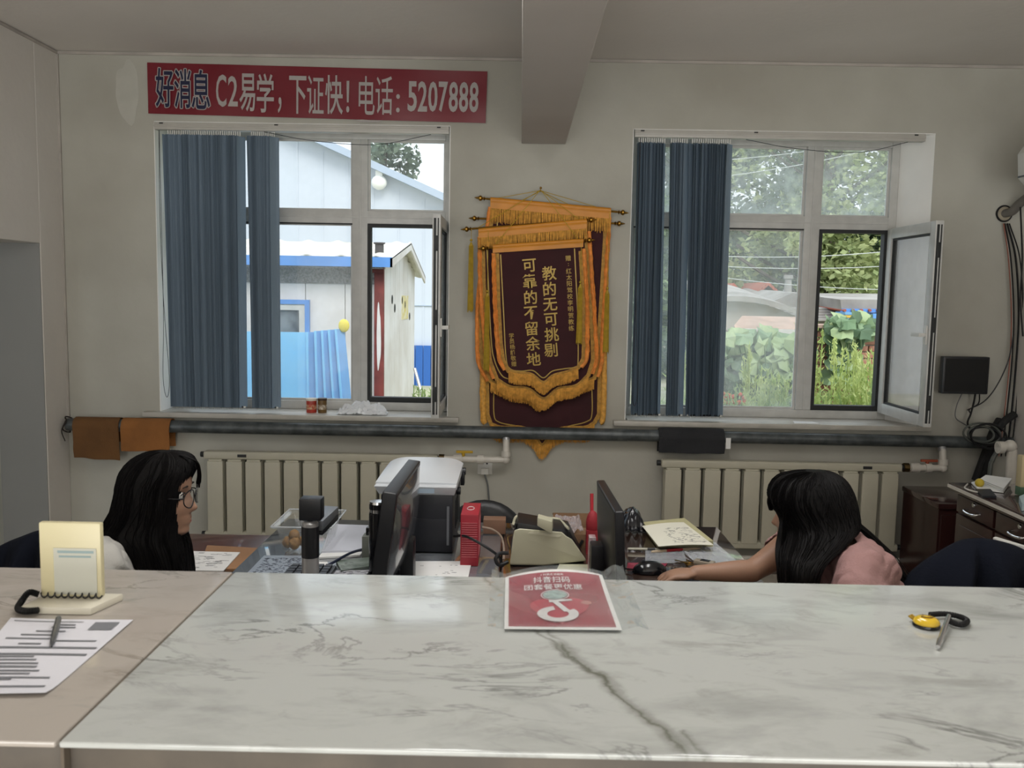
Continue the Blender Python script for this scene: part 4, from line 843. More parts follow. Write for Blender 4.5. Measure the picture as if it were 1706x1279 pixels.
# ------------------------------------------------------------------ desks
M_wood = mat('red_brown_wood', '5b3527', .35, col2='43261c', vs=5, stretch=(1, .2, 1), coat=.3)
M_glossdesk = mat('desk_glass_reflection_tone', '84898e', .06, coat=1, col2='6b7075', vs=3)  # pale grey base colour imitates the window reflected in the glass
M_glossbrown = mat('glass_over_brown_wood', '4a3a33', .07, coat=1, var=.2, vs=4)
ZD = .75
def desk(x0, x1, label, top, px0, px1):
    r = thing('office_desk', label, 'desk', ((x0+x1)/2, 2.55, 0), 'facing office desks behind the counter'); r['group'] = 'facing office desks behind the counter'
    MB().bb(x0, x1, 1.8, 3.27, ZD-.03, ZD-.005).build('desktop', M_wood, r, bevel=.003)
    MB().bb(x0+.004, x1-.004, 1.804, 3.266, ZD-.005, ZD).build('glass_top', top, r, bevel=.002)
    MB().bb(x0+.03, x1-.03, 3.22, 3.24, .25, ZD-.03).build('modesty_panel', M_wood, r, smooth=0)
    MB().bb(px0, px1, 1.85, 2.3, .05, ZD-.03).build('pedestal', M_wood, r, bevel=.004)
    for k in range(3): d = MB().bb(px0+.02, px1-.02, 1.835, 1.85, .1+.2*k, .28+.2*k).build('drawer', M_wood, r, bevel=.003); MB().bb((px0+px1)/2-.05, (px0+px1)/2+.05, 1.82, 1.835, .19+.2*k, .2+.2*k).build('handle', M_steel, d)
    for xx in (x0+.04, x1-.04): MB().bb(xx-.02, xx+.02, 3.18, 3.22, 0, ZD-.03).build('leg', M_wood, r, bevel=.003)
    return r
desk(-.865, -.05, 'left glossy glass topped desk with the printer and document camera', M_glossdesk, -.42, -.09)
desk(-.045, .755, 'right brown desk under glass with the notebook and keys', M_glossbrown, .02, .36)
def gd(px, py, dz=0): return G(px, py, ZD+dz)
# low stand left of the desk with folder and form
r = thing('low_stand', 'low dark wooden stand beside the left desk that carries papers', 'stand', (-1.08, 3.0, 0))
MB().bb(-1.24, -.885, 2.82, 3.25, .66, .69).build('top', M_wood, r, bevel=.004); MB().bb(-1.22, -.905, 2.84, 3.23, .03, .66).build('body', M_mah, r, smooth=0)
def g7(px, py, dz): return G(px, py, .69+dz)
tag(MB().poly([g7(330, 953, .001), g7(404, 953, .001), g7(436, 918, .001), g7(345, 913, .001)], (0, 0, .012)).build('brown_envelope', mat('kraft_paper', '9a7352', .8, var=.15, vs=5), bevel=.003), 'brown kraft envelope on the low stand under a white form', 'envelope')
e0 = [g7(300, 951, .015), g7(372, 952, .015), g7(400, 921, .015), g7(316, 919, .015)]
r = thing('white_form', 'white form with handwriting on top of the brown envelope', 'paper', e0[0])
MB().poly(e0, (0, 0, .003)).build('sheet', M_paper, r, smooth=0)
m = MB(); rr = random.Random(3)
for k in range(40):
    u, v = rr.uniform(.08, .85), rr.uniform(.1, .92); p = (e0[0]*(1-u)+e0[1]*u)*(1-v)+(e0[3]*(1-u)+e0[2]*u)*v; p.z += .0034; m.box(p, (rr.uniform(.008, .03), .0016, .0003))
m.build('handwriting', M_dkink, r, smooth=0, kind='stuff')
# papers on the left desk
def sheet4(pts, th, dz=.0): return MB().poly([gd(a, b, dz) for a, b in pts], (0, 0, th))
def scribble(r, pts, dz, n, mt, seed, w=(.006, .02)):
    m = MB(); q = [gd(a, b, dz) for a, b in pts]; rr = random.Random(seed)
    for k in range(n):
        u, v = rr.uniform(.08, .92), rr.uniform(.1, .92); p = (q[0]*(1-u)+q[1]*u)*(1-v)+(q[3]*(1-u)+q[2]*u)*v; m.box(p, (rr.uniform(*w), .002, .0004))
    m.build('writing', mt, r, smooth=0, kind='stuff')
def paper(pts, th, dz, mt, name, label, n=0, ink=None, seed=1, w=(.006, .02), cat='paper'):
    r = thing(name, label, cat, sum((gd(a, b, dz) for a, b in pts), Vector())/4); MB().poly([gd(a, b, dz) for a, b in pts], (0, 0, th)).build('sheet', mt, r, smooth=0)
    if n: scribble(r, pts, dz+th+.0003, n, ink or M_ink, seed, w)
    return r
paper([(405, 962), (505, 962), (512, 926), (440, 926)], .002, .001, mat('blue_grey_sheet', '8d97a3', .35, var=.1), 'patterned_sheet', 'blue grey sheet printed with dense pattern at the near end of the left desk', 260, M_dkink, 4, (.004, .009))
paper([(505, 958), (555, 956), (545, 936), (505, 936)], .001, .004, M_paper, 'note_sheet', 'small white note right of the document camera foot')
paper([(536, 924), (606, 922), (614, 880), (552, 878)], .012, .001, mat('paper_block', 'c5c8d2', .6, var=.08), 'paper_block', 'thick block of bluish white paper on the left desk', 0)
paper([(530, 931), (600, 927), (606, 918), (536, 924)], .006, .001, M_paper, 'paper_sheaf', 'curled white sheaf in front of the thick paper block')
paper([(568, 953), (626, 945), (618, 931), (560, 937)], .007, .001, mat('green_booklet', '5d6a60', .5, col2='8c9690', vs=20), 'green_booklet', 'small booklet with green cover edge near the left monitor', 10, M_ink, 8)
paper([(548, 962), (630, 960), (640, 950), (560, 951)], .002, .001, mat('black_white_card', 'b9bac0', .5), 'printed_card', 'white card with broken black print before the green booklet', 45, M_dkink, 5, (.006, .02))
paper([(680, 962), (780, 962), (786, 936), (690, 936)], .003, .001, M_paper, 'ruled_sheet', 'white ruled sheet in front of the printer', 12, M_dkink, 6, (.004, .012))
tag(MB().tube(bez([gd(545, 942, .008), gd(560, 934, .012), gd(584, 921, .02), gd(607, 914, .03)]), [.006]+[.0045]*24, 8).build('marker_pen', mat('navy_pen', '1a2236', .4)), 'dark navy marker pen leaning beside the paper block', 'pen')
p = gd(612, 932); r = thing('small_grey_box', 'small grey green box standing beside the black thermos', 'box', p); MB().bb(p.x-.018, p.x+.03, p.y, p.y+.05, ZD+.001, ZD+.075).build('box_body', mat('grey_green', '6d716a', .6), r, bevel=.003); MB().bb(p.x-.008, p.x+.012, p.y+.015, p.y+.035, ZD+.075, ZD+.1).build('cap', M_blackg, r, bevel=.003)
# clear tray with walnuts
pc_ = W(513, 890, 2.95); zt_ = W(513, 858, 2.95).z; r = thing('clear_food_tray', 'clear ribbed plastic food tray behind the document camera', 'container', (pc_.x, 2.95, ZD)); M_clear = glassy('clear_plastic', .12, scale=30)
x0, x1, y0, y1 = W(470, 865, 2.9).x, W(560, 865, 2.9).x, 2.8, 3.02; m = MB()
ring = lambda x0, x1, y0, y1, z, n=10: [Vector((x0+(x1-x0)*i/n, y0, z)) for i in range(n)]+[Vector((x1, y0+(y1-y0)*i/n, z)) for i in range(n)]+[Vector((x1-(x1-x0)*i/n, y1, z)) for i in range(n)]+[Vector((x0, y1-(y1-y0)*i/n, z)) for i in range(n)]
rs = [ring(x0+.03, x1-.03, y0+.02, y1-.02, ZD+.002), ring(x0+.026, x1-.026, y0+.016, y1-.016, ZD+.012), ring(x0+.008, x1-.008, y0+.004, y1-.004, zt_-.006), ring(x0-.008, x1+.008, y0-.01, y1+.01, zt_), ring(x0-.008, x1+.008, y0-.01, y1+.01, zt_-.004), ring(x0+.006, x1-.006, y0+.003, y1-.003, zt_-.01)]
for q in (1, 2):
    for i in range(40):
        if i % 2: rs[q][i] += Vector((.004 if 10 <= i < 20 else (-.004 if i >= 30 else 0), (-.004 if i < 10 else (.004 if 20 <= i < 30 else 0)), 0))
vs = [v for q in rs for v in q]; fs = [(q*40+i, q*40+(i+1) % 40, q*40+40+(i+1) % 40, q*40+40+i) for q in range(5) for i in range(40)]+[tuple(range(40))]
m.add(vs, fs).build('tray', M_clear, r, smooth=40, fix=False)
m = MB(); rm = ring(x0-.008, x1+.008, y0-.01, y1+.01, zt_); m.tube(rm+[rm[0]], .0022, 6); m.build('rim', mat('clear_rim', 'c9ced2', .15, alpha=.7), r)
for k, (a_, b_, s_) in enumerate(((.0, .0, .019), (-.026, .014, .018), (.018, .03, .017), (-.005, .012, .018))):
    cc = Vector((W(491, 890, 2.86).x+a_, 2.86+b_, ZD+.023+(.024 if k == 3 else 0))); o = MB().ball(cc, (s_, s_, s_*1.05), 16, 12)
    o.v = [v+(v-cc)*.16*noise.noise((v-cc)*90+Vector((k*5, 0, 0))) for v in o.v]; tag(o.build('walnut', mat('walnut_shell%d' % k, '94713f', .7, col2='6a4a26', vs=60)), 'brown walnut piled in the clear food tray', 'walnut', 'walnuts in the clear tray')
# document camera
Yd = 2.2; p0 = W(517, 900, Yd); r = thing('document_camera', 'black and silver document camera with fold-out arm on the left desk', 'document camera', (p0.x, Yd, ZD))
zs = W(518, 927, Yd).z; zk = W(518, 876, Yd).z; rb = .0215
MB().lathe((p0.x, Yd, 0), [(rb, ZD+.012), (rb, zs)], 24).build('lower_column', M_steel, r); MB().lathe((p0.x, Yd, 0), [(rb*1.03, zs), (rb*1.03, zk)], 24).build('upper_column', M_black, r)
MB().lathe((p0.x, Yd, 0), [(rb*.95, zk), (rb*.95, zk+.008), (rb*.7, zk+.014)], 24).build('hinge_cap', M_steel, r); MB().bb(p0.x-.05, p0.x+.05, Yd-.05, Yd+.05, ZD, ZD+.012).build('base', M_black, r, bevel=.004)
h0, h1 = W(501, 864, Yd), W(537, 829, Yd); MB().bb(h0.x, h1.x, Yd-.02, Yd+.025, h0.z, h1.z).build('camera_head', M_black, r, bevel=.003); MB().cyl((p0.x, Yd, zk+.012), (p0.x, Yd, h0.z+.002), .008).build('neck', M_black, r)
a0 = Vector((p0.x+.006, Yd+.02, zk-.004)); a1 = W(552, 850, Yd+.34); d = (a1-a0); w_ = Vector((.022, -.004, 0)); up = Vector((0, 0, .022))
MB().hexa([a0-w_-up*.6, a0+w_-up*.6, a1+w_-up*.4, a1-w_-up*.4, a0-w_+up*.6, a0+w_+up*.6, a1+w_+up*.6, a1-w_+up*.6]).build('arm', mat('grey_arm', '6e7176', .35, .3), r, bevel=.004)
MB().hexa([a0-w_-up*1.1, a0+w_-up*1.1, a1+w_-up*1.2, a1-w_-up*1.2, a0-w_-up*.6, a0+w_-up*.6, a1+w_-up*.4, a1-w_-up*.4]).build('arm_underside', M_black, r, bevel=.003)
# thermos
Yt = 2.62; p = W(629, 890, Yt); r = thing('thermos_flask', 'black thermos flask with silver lid behind the left monitor', 'flask', (p.x, Yt, ZD)); zt_ = W(629, 834, Yt).z; R_ = .026
MB().lathe((p.x, Yt, 0), [(R_*.95, ZD), (R_, ZD+.006), (R_, zt_-.04), (R_*.96, zt_-.034)], 24).build('flask_body', M_blackg, r); MB().lathe((p.x, Yt, 0), [(R_*.93, zt_-.034), (R_*.93, zt_-.024)], 24).build('collar', M_chrome, r)
MB().lathe((p.x, Yt, 0), [(R_*.98, zt_-.024), (R_*.98, zt_-.008)], 24).build('lid_band', M_blackg, r); MB().lathe((p.x, Yt, 0), [(R_*.96, zt_-.008), (R_*.9, zt_-.001), (R_*.3, zt_)], 24).build('lid', M_chrome, r)
# monitors
def monitor(nT, fT, nB, thick, bulge, side, label, mt_back, zb):
    """near/far top corner and near bottom corner of the back; side=+1 back faces right"""
    r = thing('computer_monitor', label, 'monitor', ((nT.x+fT.x)/2, (nT.y+fT.y)/2, ZD))
    up = (nT-nB); wv = (fT-nT); fB = nB+wv; n = up.cross(wv).normalized()
    if n.x*side < 0: n = -n
    mi = -n*thick
    MB().hexa([nB+mi, nB, fB, fB+mi, nT+mi, nT, fT, fT+mi]).build('panel_housing', M_black, r, bevel=.006, seg=3)
    e = .012; f = lambda u, v: nB+up*v+wv*u+mi*1.01
    MB().grid(lambda u, v: f(.03+.94*u, .05+.92*v), 2, 2, mi.normalized()*.001).build('screen', mat('lit_screen_off', '0d1014', .15), r, smooth=0)
    def back(u, v):
        s = abs(math.sin(PI*u)*math.sin(PI*min(1, v)))**.55 if 0 < u < 1 and 0 < v < 1 else 0; return nB+up*(.04+.92*v)+wv*(.03+.94*u)+n*(bulge*s+.0005)
    MB().grid(back, 20, 16).build('rear_shell', mt_back, r, smooth=60)
    c = (nB+fB)/2; MB().bb(c.x+n.x*.03-.02, c.x+n.x*.03+.02, c.y-.03, c.y+.03, ZD+.012, c.z+.1).build('neck', M_black, r, bevel=.005)
    MB().bb(c.x-.1, c.x+.03, c.y-.1, c.y+.1, ZD, ZD+.012).build('foot', M_blackg, r, bevel=.005)
    m = MB()
    for k in range(6): q = nB+up*.62+wv*(.3+.08*k)+n*(bulge+.002); 
    return r
YN = 2.30
nT = W(662, 822, YN); zT = nT.z; fT = W(701, 766, 2.77); fT.z = zT; nB = W(650, 935, YN); nB.z = .79; nB.x = nT.x-.035
monitor(nT, fT, nB, .04, .03, 1, 'left monitor with glossy grey back, screen turned to the woman with glasses', mat('glossy_grey_back', '3a3e44', .22, coat=.7), .78)
nT = W(1024, 852, 2.35); zT = nT.z; fT = W(994, 796, 2.76); fT.z = zT; nB = Vector((nT.x+.012, 2.35, .78))
monitor(nT, fT, nB, .026, .012, -1, 'right black monitor seen from behind, turned to the woman in pink', mat('matt_black_back', '17181c', .35), .78)
# keyboards
for nm, x, y, lb in (('keyboard', -.62, 2.45, 'black keyboard in front of the left monitor behind the counter edge'), ('keyboard', .52, 2.32, 'black keyboard in front of the right monitor behind the counter edge')):
    r = thing(nm, lb, 'keyboard', (x, y, ZD+.003)); MB().bb(x-.07, x+.07, y-.2, y+.2, ZD+.003, ZD+.018).build('case', M_black, r, bevel=.004); kk = None
    m = MB()
    for i in range(5):
        for j in range(15): m.bb(x-.06+i*.025, x-.04+i*.025, y-.19+j*.0255, y-.17+j*.0255, ZD+.018, ZD+.025)
    m.build('keys', M_dark, r, smooth=0, kind='stuff')
# printer
x1, x0, y0, y1 = -.2095, -.447, 2.85, 3.2; zt_ = W(761, 810, 2.85).z
M_pr = mat('printer_charcoal', '1c1e25', .4, bump=.05, bs=300); M_prw = mat('printer_white_lid', 'c3c7cb', .3, var=.04)
r = thing('laser_printer', 'charcoal laser printer with white scanner lid on the left desk', 'printer', ((x0+x1)/2, 3.02, ZD))
MB().bb(x0, x1, y0, y1, ZD+.004, zt_-.03).build('body', M_pr, r, bevel=.008); MB().bb(x0+.012, x1-.012, y0-.003, y0, ZD+.03, zt_-.11).build('front_cover', M_pr, r, bevel=.001)
MB().bb(x1-.02, x1-.012, y0-.004, y0-.002, ZD+.03, ZD+.16).build('seam', mat('grey_seam', '6b6e73', .4), r, smooth=0)
# flared scanner unit
e_ = .016; za = zt_-.03; zb = zt_
MB().hexa([(x0-.005, y0-.004, za), (x1+.004, y0-.004, za), (x1+.006, y1, za), (x0-.005, y1, za), (x0-.02, y0-.02, zb), (x1+.01, y0-.02, zb), (x1+.012, y1, zb), (x0-.02, y1, zb)]).build('scanner_bed', M_prw, r, bevel=.004)
zl = W(775, 772, 3.15).z
def lid(u, v): 
    x = x0-.02+(x1-x0+.03)*u; y = y0+.02+(y1-y0-.02)*v; return Vector((x, y, zb+.004+(zl-zb+.008)*math.sin(PI*min(1, v*1.05+.05)*.55)*(1-.75*abs(2*u-1)**5)))
MB().grid(lid, 20, 14, (0, 0, -.02)).build('scanner_lid', M_prw, r, smooth=50)
MB().bb(x0+.08, x1-.06, y0-.022, y0-.019, zb-.02, zb-.006).build('control_panel', mat('panel_blue_grey', '9fb0bf', .3), r, smooth=0)
m = MB(); m.bb(x1+.004, x1+.018, y1-.06, y1-.02, za-.03, zl-.03); m.cyl((x1-.0, y1-.04, zl-.03), (x1+.022, y1-.04, zl-.03), .014); m.cyl((x1, y0+.16, za-.02), (x1+.014, y0+.16, za-.02), .014); m.build('hinge', M_black, r, bevel=.002)
m = MB()
for k in range(5): m.bb(x1, x1+.002, y0+.1+.03*k, y0+.11+.03*k, ZD+.06, za-.04)
m.build('side_vent', M_gask, r, smooth=0)
# red box
q0, q1 = W(767, 900, 2.72), W(797, 900, 2.72); zt_ = W(780, 857, 2.72).z
r = thing('red_carton', 'crimson carton with rows of fine white print beside the printer', 'box', ((q0.x+q1.x)/2, 2.76, ZD)); M_rc = mat('crimson_carton', '9e2231', .45, var=.1, vs=6)
MB().bb(q0.x, q1.x, 2.72, 2.88, ZD+.001, zt_).build('carton', M_rc, r, bevel=.002); m = MB()
for k in range(16): m.bb(q0.x+.004, q1.x-.004, 2.7188, 2.72, ZD+.03+.0072*k, ZD+.0318+.0072*k)
for k in range(16): m.bb(q1.x, q1.x+.0012, 2.74, 2.83, ZD+.03+.0072*k, ZD+.0315+.0072*k)
m.build('print_row', mat('pink_print', 'c06a70', .6), r, smooth=0, kind='stuff')
m = MB(); cx_ = (q0.x+q1.x)/2-.001; m.tube([(cx_+.011*math.cos(a), 2.80+.022*math.sin(a), zt_+.0008) for a in [i*PI/10 for i in range(21)]], .0015, 4, False); m.build('emblem', mat('white_emblem', 'c9c0be', .5), r)
# black round seat back behind the desks
r = thing('folded_chair', 'black padded chair back showing behind the printer and carton', 'chair', (W(815, 850, 3.6).x, 3.62, 0)); cc = W(806, 905, 3.6)
MB().lathe((cc.x, 3.6, cc.z), [(.02, 0), (.15, .0), (.172, .015), (.178, .03), (.165, .045), (.02, .05)], 32, 'Y').build('backrest', mat('black_leather', '17181b', .4, bump=.1, bs=60), r)
MB().bb(cc.x-.18, cc.x+.18, 3.56, 3.9, .42, .46).build('seat', mat('black_leather_seat', '17181b', .45), r, bevel=.02)
for sx in (-1, 1):
    for yy in (3.6, 3.86): MB().cyl((cc.x+sx*.15, yy, .42), (cc.x+sx*.17, yy+.02, 0), .011).build('leg', M_chrome, r)
MB().cyl((cc.x, 3.62, .43), (cc.x, 3.63, cc.z-.1), .012).build('upright', M_chrome, r)
# plank and cartons behind the money counter
tag(MB().bb(W(805, 900, 3.12).x, W(842, 900, 3.12).x, 3.1, 3.16, ZD+.001, W(820, 866, 3.1).z).build('brown_board', mat('brown_board', '876550', .5, var=.2, vs=6), bevel=.002), 'narrow brown board standing between red carton and banknote counter', 'board')
x0, x1 = W(925, 880, 3.0).x, W(992, 880, 3.0).x
r = thing('cardboard_carton', 'open kraft cardboard carton behind the banknote counter', 'box', ((x0+x1)/2, 3.1, ZD)); M_card = mat('cardboard', '8a6c50', .85, var=.1, vs=8)
zc = W(960, 890, 2.95).z; m = MB(); m.bb(x0, x1, 2.95, 2.954, ZD, zc); m.bb(x0, x1, 3.2, 3.204, ZD, zc+.01); m.bb(x0, x0+.004, 2.95, 3.2, ZD, zc); m.bb(x1-.004, x1, 2.95, 3.2, ZD, zc); m.bb(x0, x1, 2.95, 3.2, ZD, ZD+.004); m.build('carton_walls', M_card, r, smooth=0)
MB().poly([(x0, 3.2, zc+.008), (x1, 3.2, zc+.008), (x1, 3.26, zc-.01), (x0, 3.26, zc-.01)], (0, 0, .004)).build('flap', M_card, r, smooth=0)
m = MB()
for k in range(3): m.box((x0+.05+.03*k, 2.948, zc-.035-.006*k), (.009, .002, .05), Matrix.Rotation(math.radians(28), 3, 'Y'))
m.build('black_stripe', M_gask, r, smooth=0)
tag(MB().grid(lambda u, v: Vector((x0+.005+(x1-x0-.01)*u*.7, 2.97+.2*v, zc-.004+.018*noise.noise(Vector((u*7, v*7, 3)))+.012)), 24, 16, (0, 0, -.0008)).build('plastic_wrap', mat('crinkled_wrap', 'b4a9a9', .15, alpha=.5), smooth=30), 'crinkled clear plastic wrap lying in the cardboard carton', 'plastic wrap')
# banknote counter
Ym = 2.72; Yb = 2.98; cr0 = W(849, 949, Ym).x; cr1 = W(977, 950, Ym).x; ct = lambda px, py, Y: W(px, py, Y)
M_bc = mat('cream_machine_plastic', 'b7b49c', .35, var=.04, bump=.03, bs=250)
r = thing('banknote_counter', 'cream banknote counting machine with black hopper on the desks', 'banknote counter', ((cr0+cr1)/2, 2.85, ZD))
front = [ct(849, 944, Ym), ct(862, 947, Ym), ct(906, 947, Ym), ct(977, 934, Ym), ct(976, 931, Ym), ct(953, 898, Ym), ct(944, 893, Ym), ct(936, 886, Ym), ct(866, 880, Ym), ct(857, 883, Ym), ct(855, 890, Ym)]
sh = Vector((-.003, .2, 0)); zf = ZD+.008
front = [Vector((p.x, p.y, max(p.z, zf))) for p in front]
MB().poly(front, (0, .10, -.028)).build('front_housing', M_bc, r, bevel=.007, seg=3)
mid = [Vector((front[0].x, 2.83, zf)), Vector((front[3].x-.005, 2.83, zf)), Vector((front[5].x, 2.83, front[5].z-.005)), Vector((front[8].x-.006, 2.83, front[8].z-.01))]
MB().poly(mid, (0, .14, 0)).build('rear_body', M_black, r, bevel=.004)
# hopper: two side walls and back wall with cream rim
m = MB(); hz = W(862, 862, 2.95).z; hl = W(857, 865, 2.93).x-.004; hr = W(926, 866, 2.93).x+.01
rim = bez([(front[9].x-.003, 2.84, front[9].z-.01), (hl, 2.93, hz-.025), (hl+.008, 2.955, hz-.001), (hl+.03, 2.96, hz), (hr-.01, 2.96, hz-.004), (hr+.01, 2.955, hz-.012), (front[6].x+.012, 2.85, front[6].z-.01)], 6); m.tube(rim, .005, 8); m.build('hopper_rim', M_bc, r)
MB().poly([(hl+.004, 2.955, zf+.05), (hr+.03, 2.955, zf+.05), (hr+.005, 2.955, hz-.012), (hl+.01, 2.955, hz-.006)], (0, .006, 0)).build('hopper_back', M_black, r)
MB().poly([(hl+.003, 2.95, hz-.02), (hl+.003, 2.95, zf+.03), (front[9].x, 2.82, zf+.05), (front[9].x, 2.82, front[9].z-.004)], (.004, 0, 0)).build('hopper_side', M_black, r, smooth=0)
MB().poly([(hr+.01, 2.95, hz-.02), (hr+.02, 2.95, zf+.03), (front[6].x+.02, 2.82, zf+.05), (front[6].x+.004, 2.82, front[6].z-.004)], (.004, 0, 0)).build('hopper_side', M_black, r, smooth=0)
m = MB(); a_ = [ct(895, 862, 2.70), ct(920, 869, 2.70), ct(920, 887, 2.70), ct(916, 888, 2.70), ct(895, 876, 2.70)]; m.poly(a_, (.004, .035, .004)); m.build('display_pod', M_bc, r, bevel=.003)
m = MB(); a_ = [front[0]+Vector((.01, -.0012, .012)), front[2]+Vector((0, -.0012, .012))]; MB().bb(cr0+.01, cr1-.03, 2.74, 2.93, ZD, zf).build('rubber_feet', M_gask, r, smooth=0)
sc2 = MB().poly([ct(879, 888, Ym-.0008), ct(930, 895, Ym-.0008), ct(934, 892, Ym-.0008), ct(886, 885, Ym-.0008)], (0, -.001, 0)).build('crease_strip', mat('cream_light', 'c9c6b0', .3), r, smooth=0)
# loose papers near the money counter
paper([(925, 960), (985, 960), (983, 946), (932, 945)], .012, .001, mat('cream_notes', 'bdbca4', .7, var=.1), 'note_pad', 'cream note pad lying in front of the banknote counter', 0)
# cables near the red box
tag(MB().tube(bez([W(757, 893, 2.84), W(775, 893, 2.7), W(805, 908, 2.66), W(830, 926, 2.66), W(836, 940, 2.66), (W(838, 950, 2.66).x, 2.66, ZD+.02)]), .0045, 8).build('printer_lead', M_cable), 'black lead looping from the printer across the red carton', 'cable')
tag(MB().tube(bez([W(803, 878, 2.8), W(820, 882, 2.8), W(834, 893, 2.8), W(839, 910, 2.78), (W(839, 930, 2.7).x, 2.7, ZD+.03)]), .004, 8).build('beige_lead', mat('beige_lead', '857465', .5)), 'beige lead arching from the carton to the banknote counter', 'cable')
tag(MB().tube(bez([W(846, 921, 2.66), W(832, 922, 2.65), W(826, 932, 2.64), W(832, 941, 2.64), W(846, 936, 2.66)]), .006, 8).build('black_plug_lead', M_cable), 'thick black lead with tie left of the banknote counter', 'cable')
# left-of-right-monitor things
tag(MB().tube([gd(990, 930, .01)+Vector((0, .1, 0)), W(986, 822, 2.95)], .006, 8).build('red_stick', M_red), 'thin red stick standing upright behind the right monitor', 'stick')
p = W(987, 872, 2.9); o = MB().ball((p.x, 2.9, p.z), (.022, .022, .045), 14, 10); o.bb(p.x-.02, p.x+.02, 2.88, 2.92, ZD, p.z-.02); tag(o.build('red_pouch', mat('red_cloth', '8f1f2a', .7, bump=.3, bs=60)), 'dark red pouch behind the far edge of the right monitor', 'pouch')
tag(MB().bb(W(981, 900, 2.6).x, W(992, 900, 2.6).x, 2.58, 2.62, ZD+.001, W(985, 893, 2.6).z).build('striped_packet', mat('striped_packet', 'c2c3c6', .4, col2='a03a40', vs=40)), 'small white and red packet wedged left of the right monitor', 'packet')
# notebook
nb = [(1094, 906), (1190, 905), (1138, 868), (1070, 874)]
r = thing('open_notebook', 'thick cream notebook with handwriting on the right desk', 'notebook', gd(1120, 890)); MB().poly([gd(a, b, .002) for a, b in ((1095, 912), (1188, 911), (1140, 872), (1071, 879))], (0, 0, .022)).build('page_block', mat('cream_pages', 'b3ae86', .8, bump=.5, bs=300, stretch=(.05, .05, 3)), r, smooth=0)
NB = [gd(a, b, .025) for a, b in ((1097, 911), (1189, 909), (1139, 871), (1070, 877))]
MB().grid(lambda u, v: (NB[0]*(1-u)+NB[1]*u)*(1-v)+(NB[3]*(1-u)+NB[2]*u)*v+Vector((0, 0, .004*math.sin(u*3)+.001)), 12, 8, (0, 0, .0015)).build('open_page', mat('page', 'dcdacb', .8), r, smooth=60)
m = MB(); rr = random.Random(9)
for k in range(110): u, v = rr.uniform(.35, .95), rr.uniform(.08, .75); p = (NB[0]*(1-u)+NB[1]*u)*(1-v)+(NB[3]*(1-u)+NB[2]*u)*v; m.box(p+Vector((0, 0, .004*math.sin(u*3)+.0029)), (rr.uniform(.004, .014), .0014, .0003), Matrix.Rotation(rr.uniform(-.4, .4), 3, 'Z'))
m.build('handwriting', M_ink, r, smooth=0, kind='stuff')
# shiny black bag by the monitor, pens
o = MB().grid(lambda u, v: gd(1038, 890, 0)+Vector((.085*u, .02+.14*v, .008+.07*abs(math.sin(PI*u)*math.sin(PI*v))**.6+.012*noise.noise(Vector((u*6, v*6, 9))))), 24, 20, (0, 0, -.003)); tag(o.build('black_pouch', mat('shiny_black_film', '14151a', .15), smooth=50), 'shiny crumpled black pouch right of the right monitor', 'pouch')
def pen(a, b, col, label, rr=.0045, band=None):
    A__, B__ = gd(*a, .007), gd(*b, .007); r = thing('desk_pen', label, 'pen', A__); d = (B__-A__)
    MB().tube([A__, A__+d*.05, A__+d*.86, B__], [rr*.8, rr, rr, .001], 10).build('barrel', mat('pen_'+col, col, .35), r)
    if band: MB().cyl(A__+d*.3, A__+d*.62, rr*1.15, seg=10).build('grip', mat('band_'+band, band, .4), r)
    else: MB().cyl(A__+d*.6, A__+d*.84, rr*1.12, seg=10).build('grip', M_black, r)
pen((1046, 914), (1100, 915), 'a8a596', 'pale pen with dark grip nearest the right monitor'); pen((1085, 919), (1168, 913), 'b8a58c', 'long pale pencil with red band in front of the notebook', .0045, 'a31d26')
# loose things under plastic: card, keys, mouse, film
paper([(1044, 948), (1105, 947), (1112, 939), (1046, 938)], .002, .001, mat('crimson_card', '8e2942', .3), 'crimson_card', 'crimson card lying beside the right monitor foot', 6, mat('pink_ink', 'c98a92', .5), 11, (.01, .02))
tag(MB().grid(lambda u, v: gd(1075+70*u*(1-.1*v), 938-24*v, .003+.006*abs(noise.noise(Vector((u*8, v*6, 4))))), 24, 12, (0, 0, .0004)).build('clear_film', mat('clear_wrinkled_film', 'c9cfd6', .08, alpha=.3), smooth=20), 'wrinkled clear film lying right of the right monitor', 'plastic wrap')
tag(MB().grid(lambda u, v: gd(1160+75*u-45*v+0*u, 938-38*v+2*u, .002+.007*abs(noise.noise(Vector((u*7, v*5, 14))))), 24, 14, (0, 0, .0004)).build('clear_film', mat('clear_wrinkled_film_b', 'dfe4ea', .06, alpha=.35), smooth=20), 'glinting clear film at the right front corner of the right desk', 'plastic wrap')
k0 = gd(1163, 943, .0); r = thing('key_bunch', 'car key fob with brass keys near the hand on the right desk', 'keys', k0); R_ = Matrix.Rotation(math.radians(-30), 3, 'Z')
MB().box(k0+Vector((.02, .0, .012)), (.065, .034, .014), R_).build('key_fob', mat('beige_fob', '8f8576', .35), r, bevel=.005); MB().box(k0+Vector((.022, 0, .0195)), (.03, .02, .002), R_).build('fob_buttons', M_black, r, bevel=.001)
m = MB(); m.tube([k0+Vector((-.028+.014*math.cos(a), .014*math.sin(a), .008)) for a in [i*PI/8 for i in range(17)]], .0015, 6, False); m.build('key_ring', M_brass, r)
for k, a in enumerate((.3, 1.3, 2.3)): q = k0+Vector((-.03, .0, .006+.004*k)); d = Vector((math.cos(a+1.2), math.sin(a+1.2), 0)); m = MB(); m.ball(q+d*.012, (.01, .01, .0016), 12, 6); m.box(q+d*.032, (.034, .006, .0016), Matrix.Rotation(a+1.2, 3, 'Z')); m.build('key', M_brass, r)
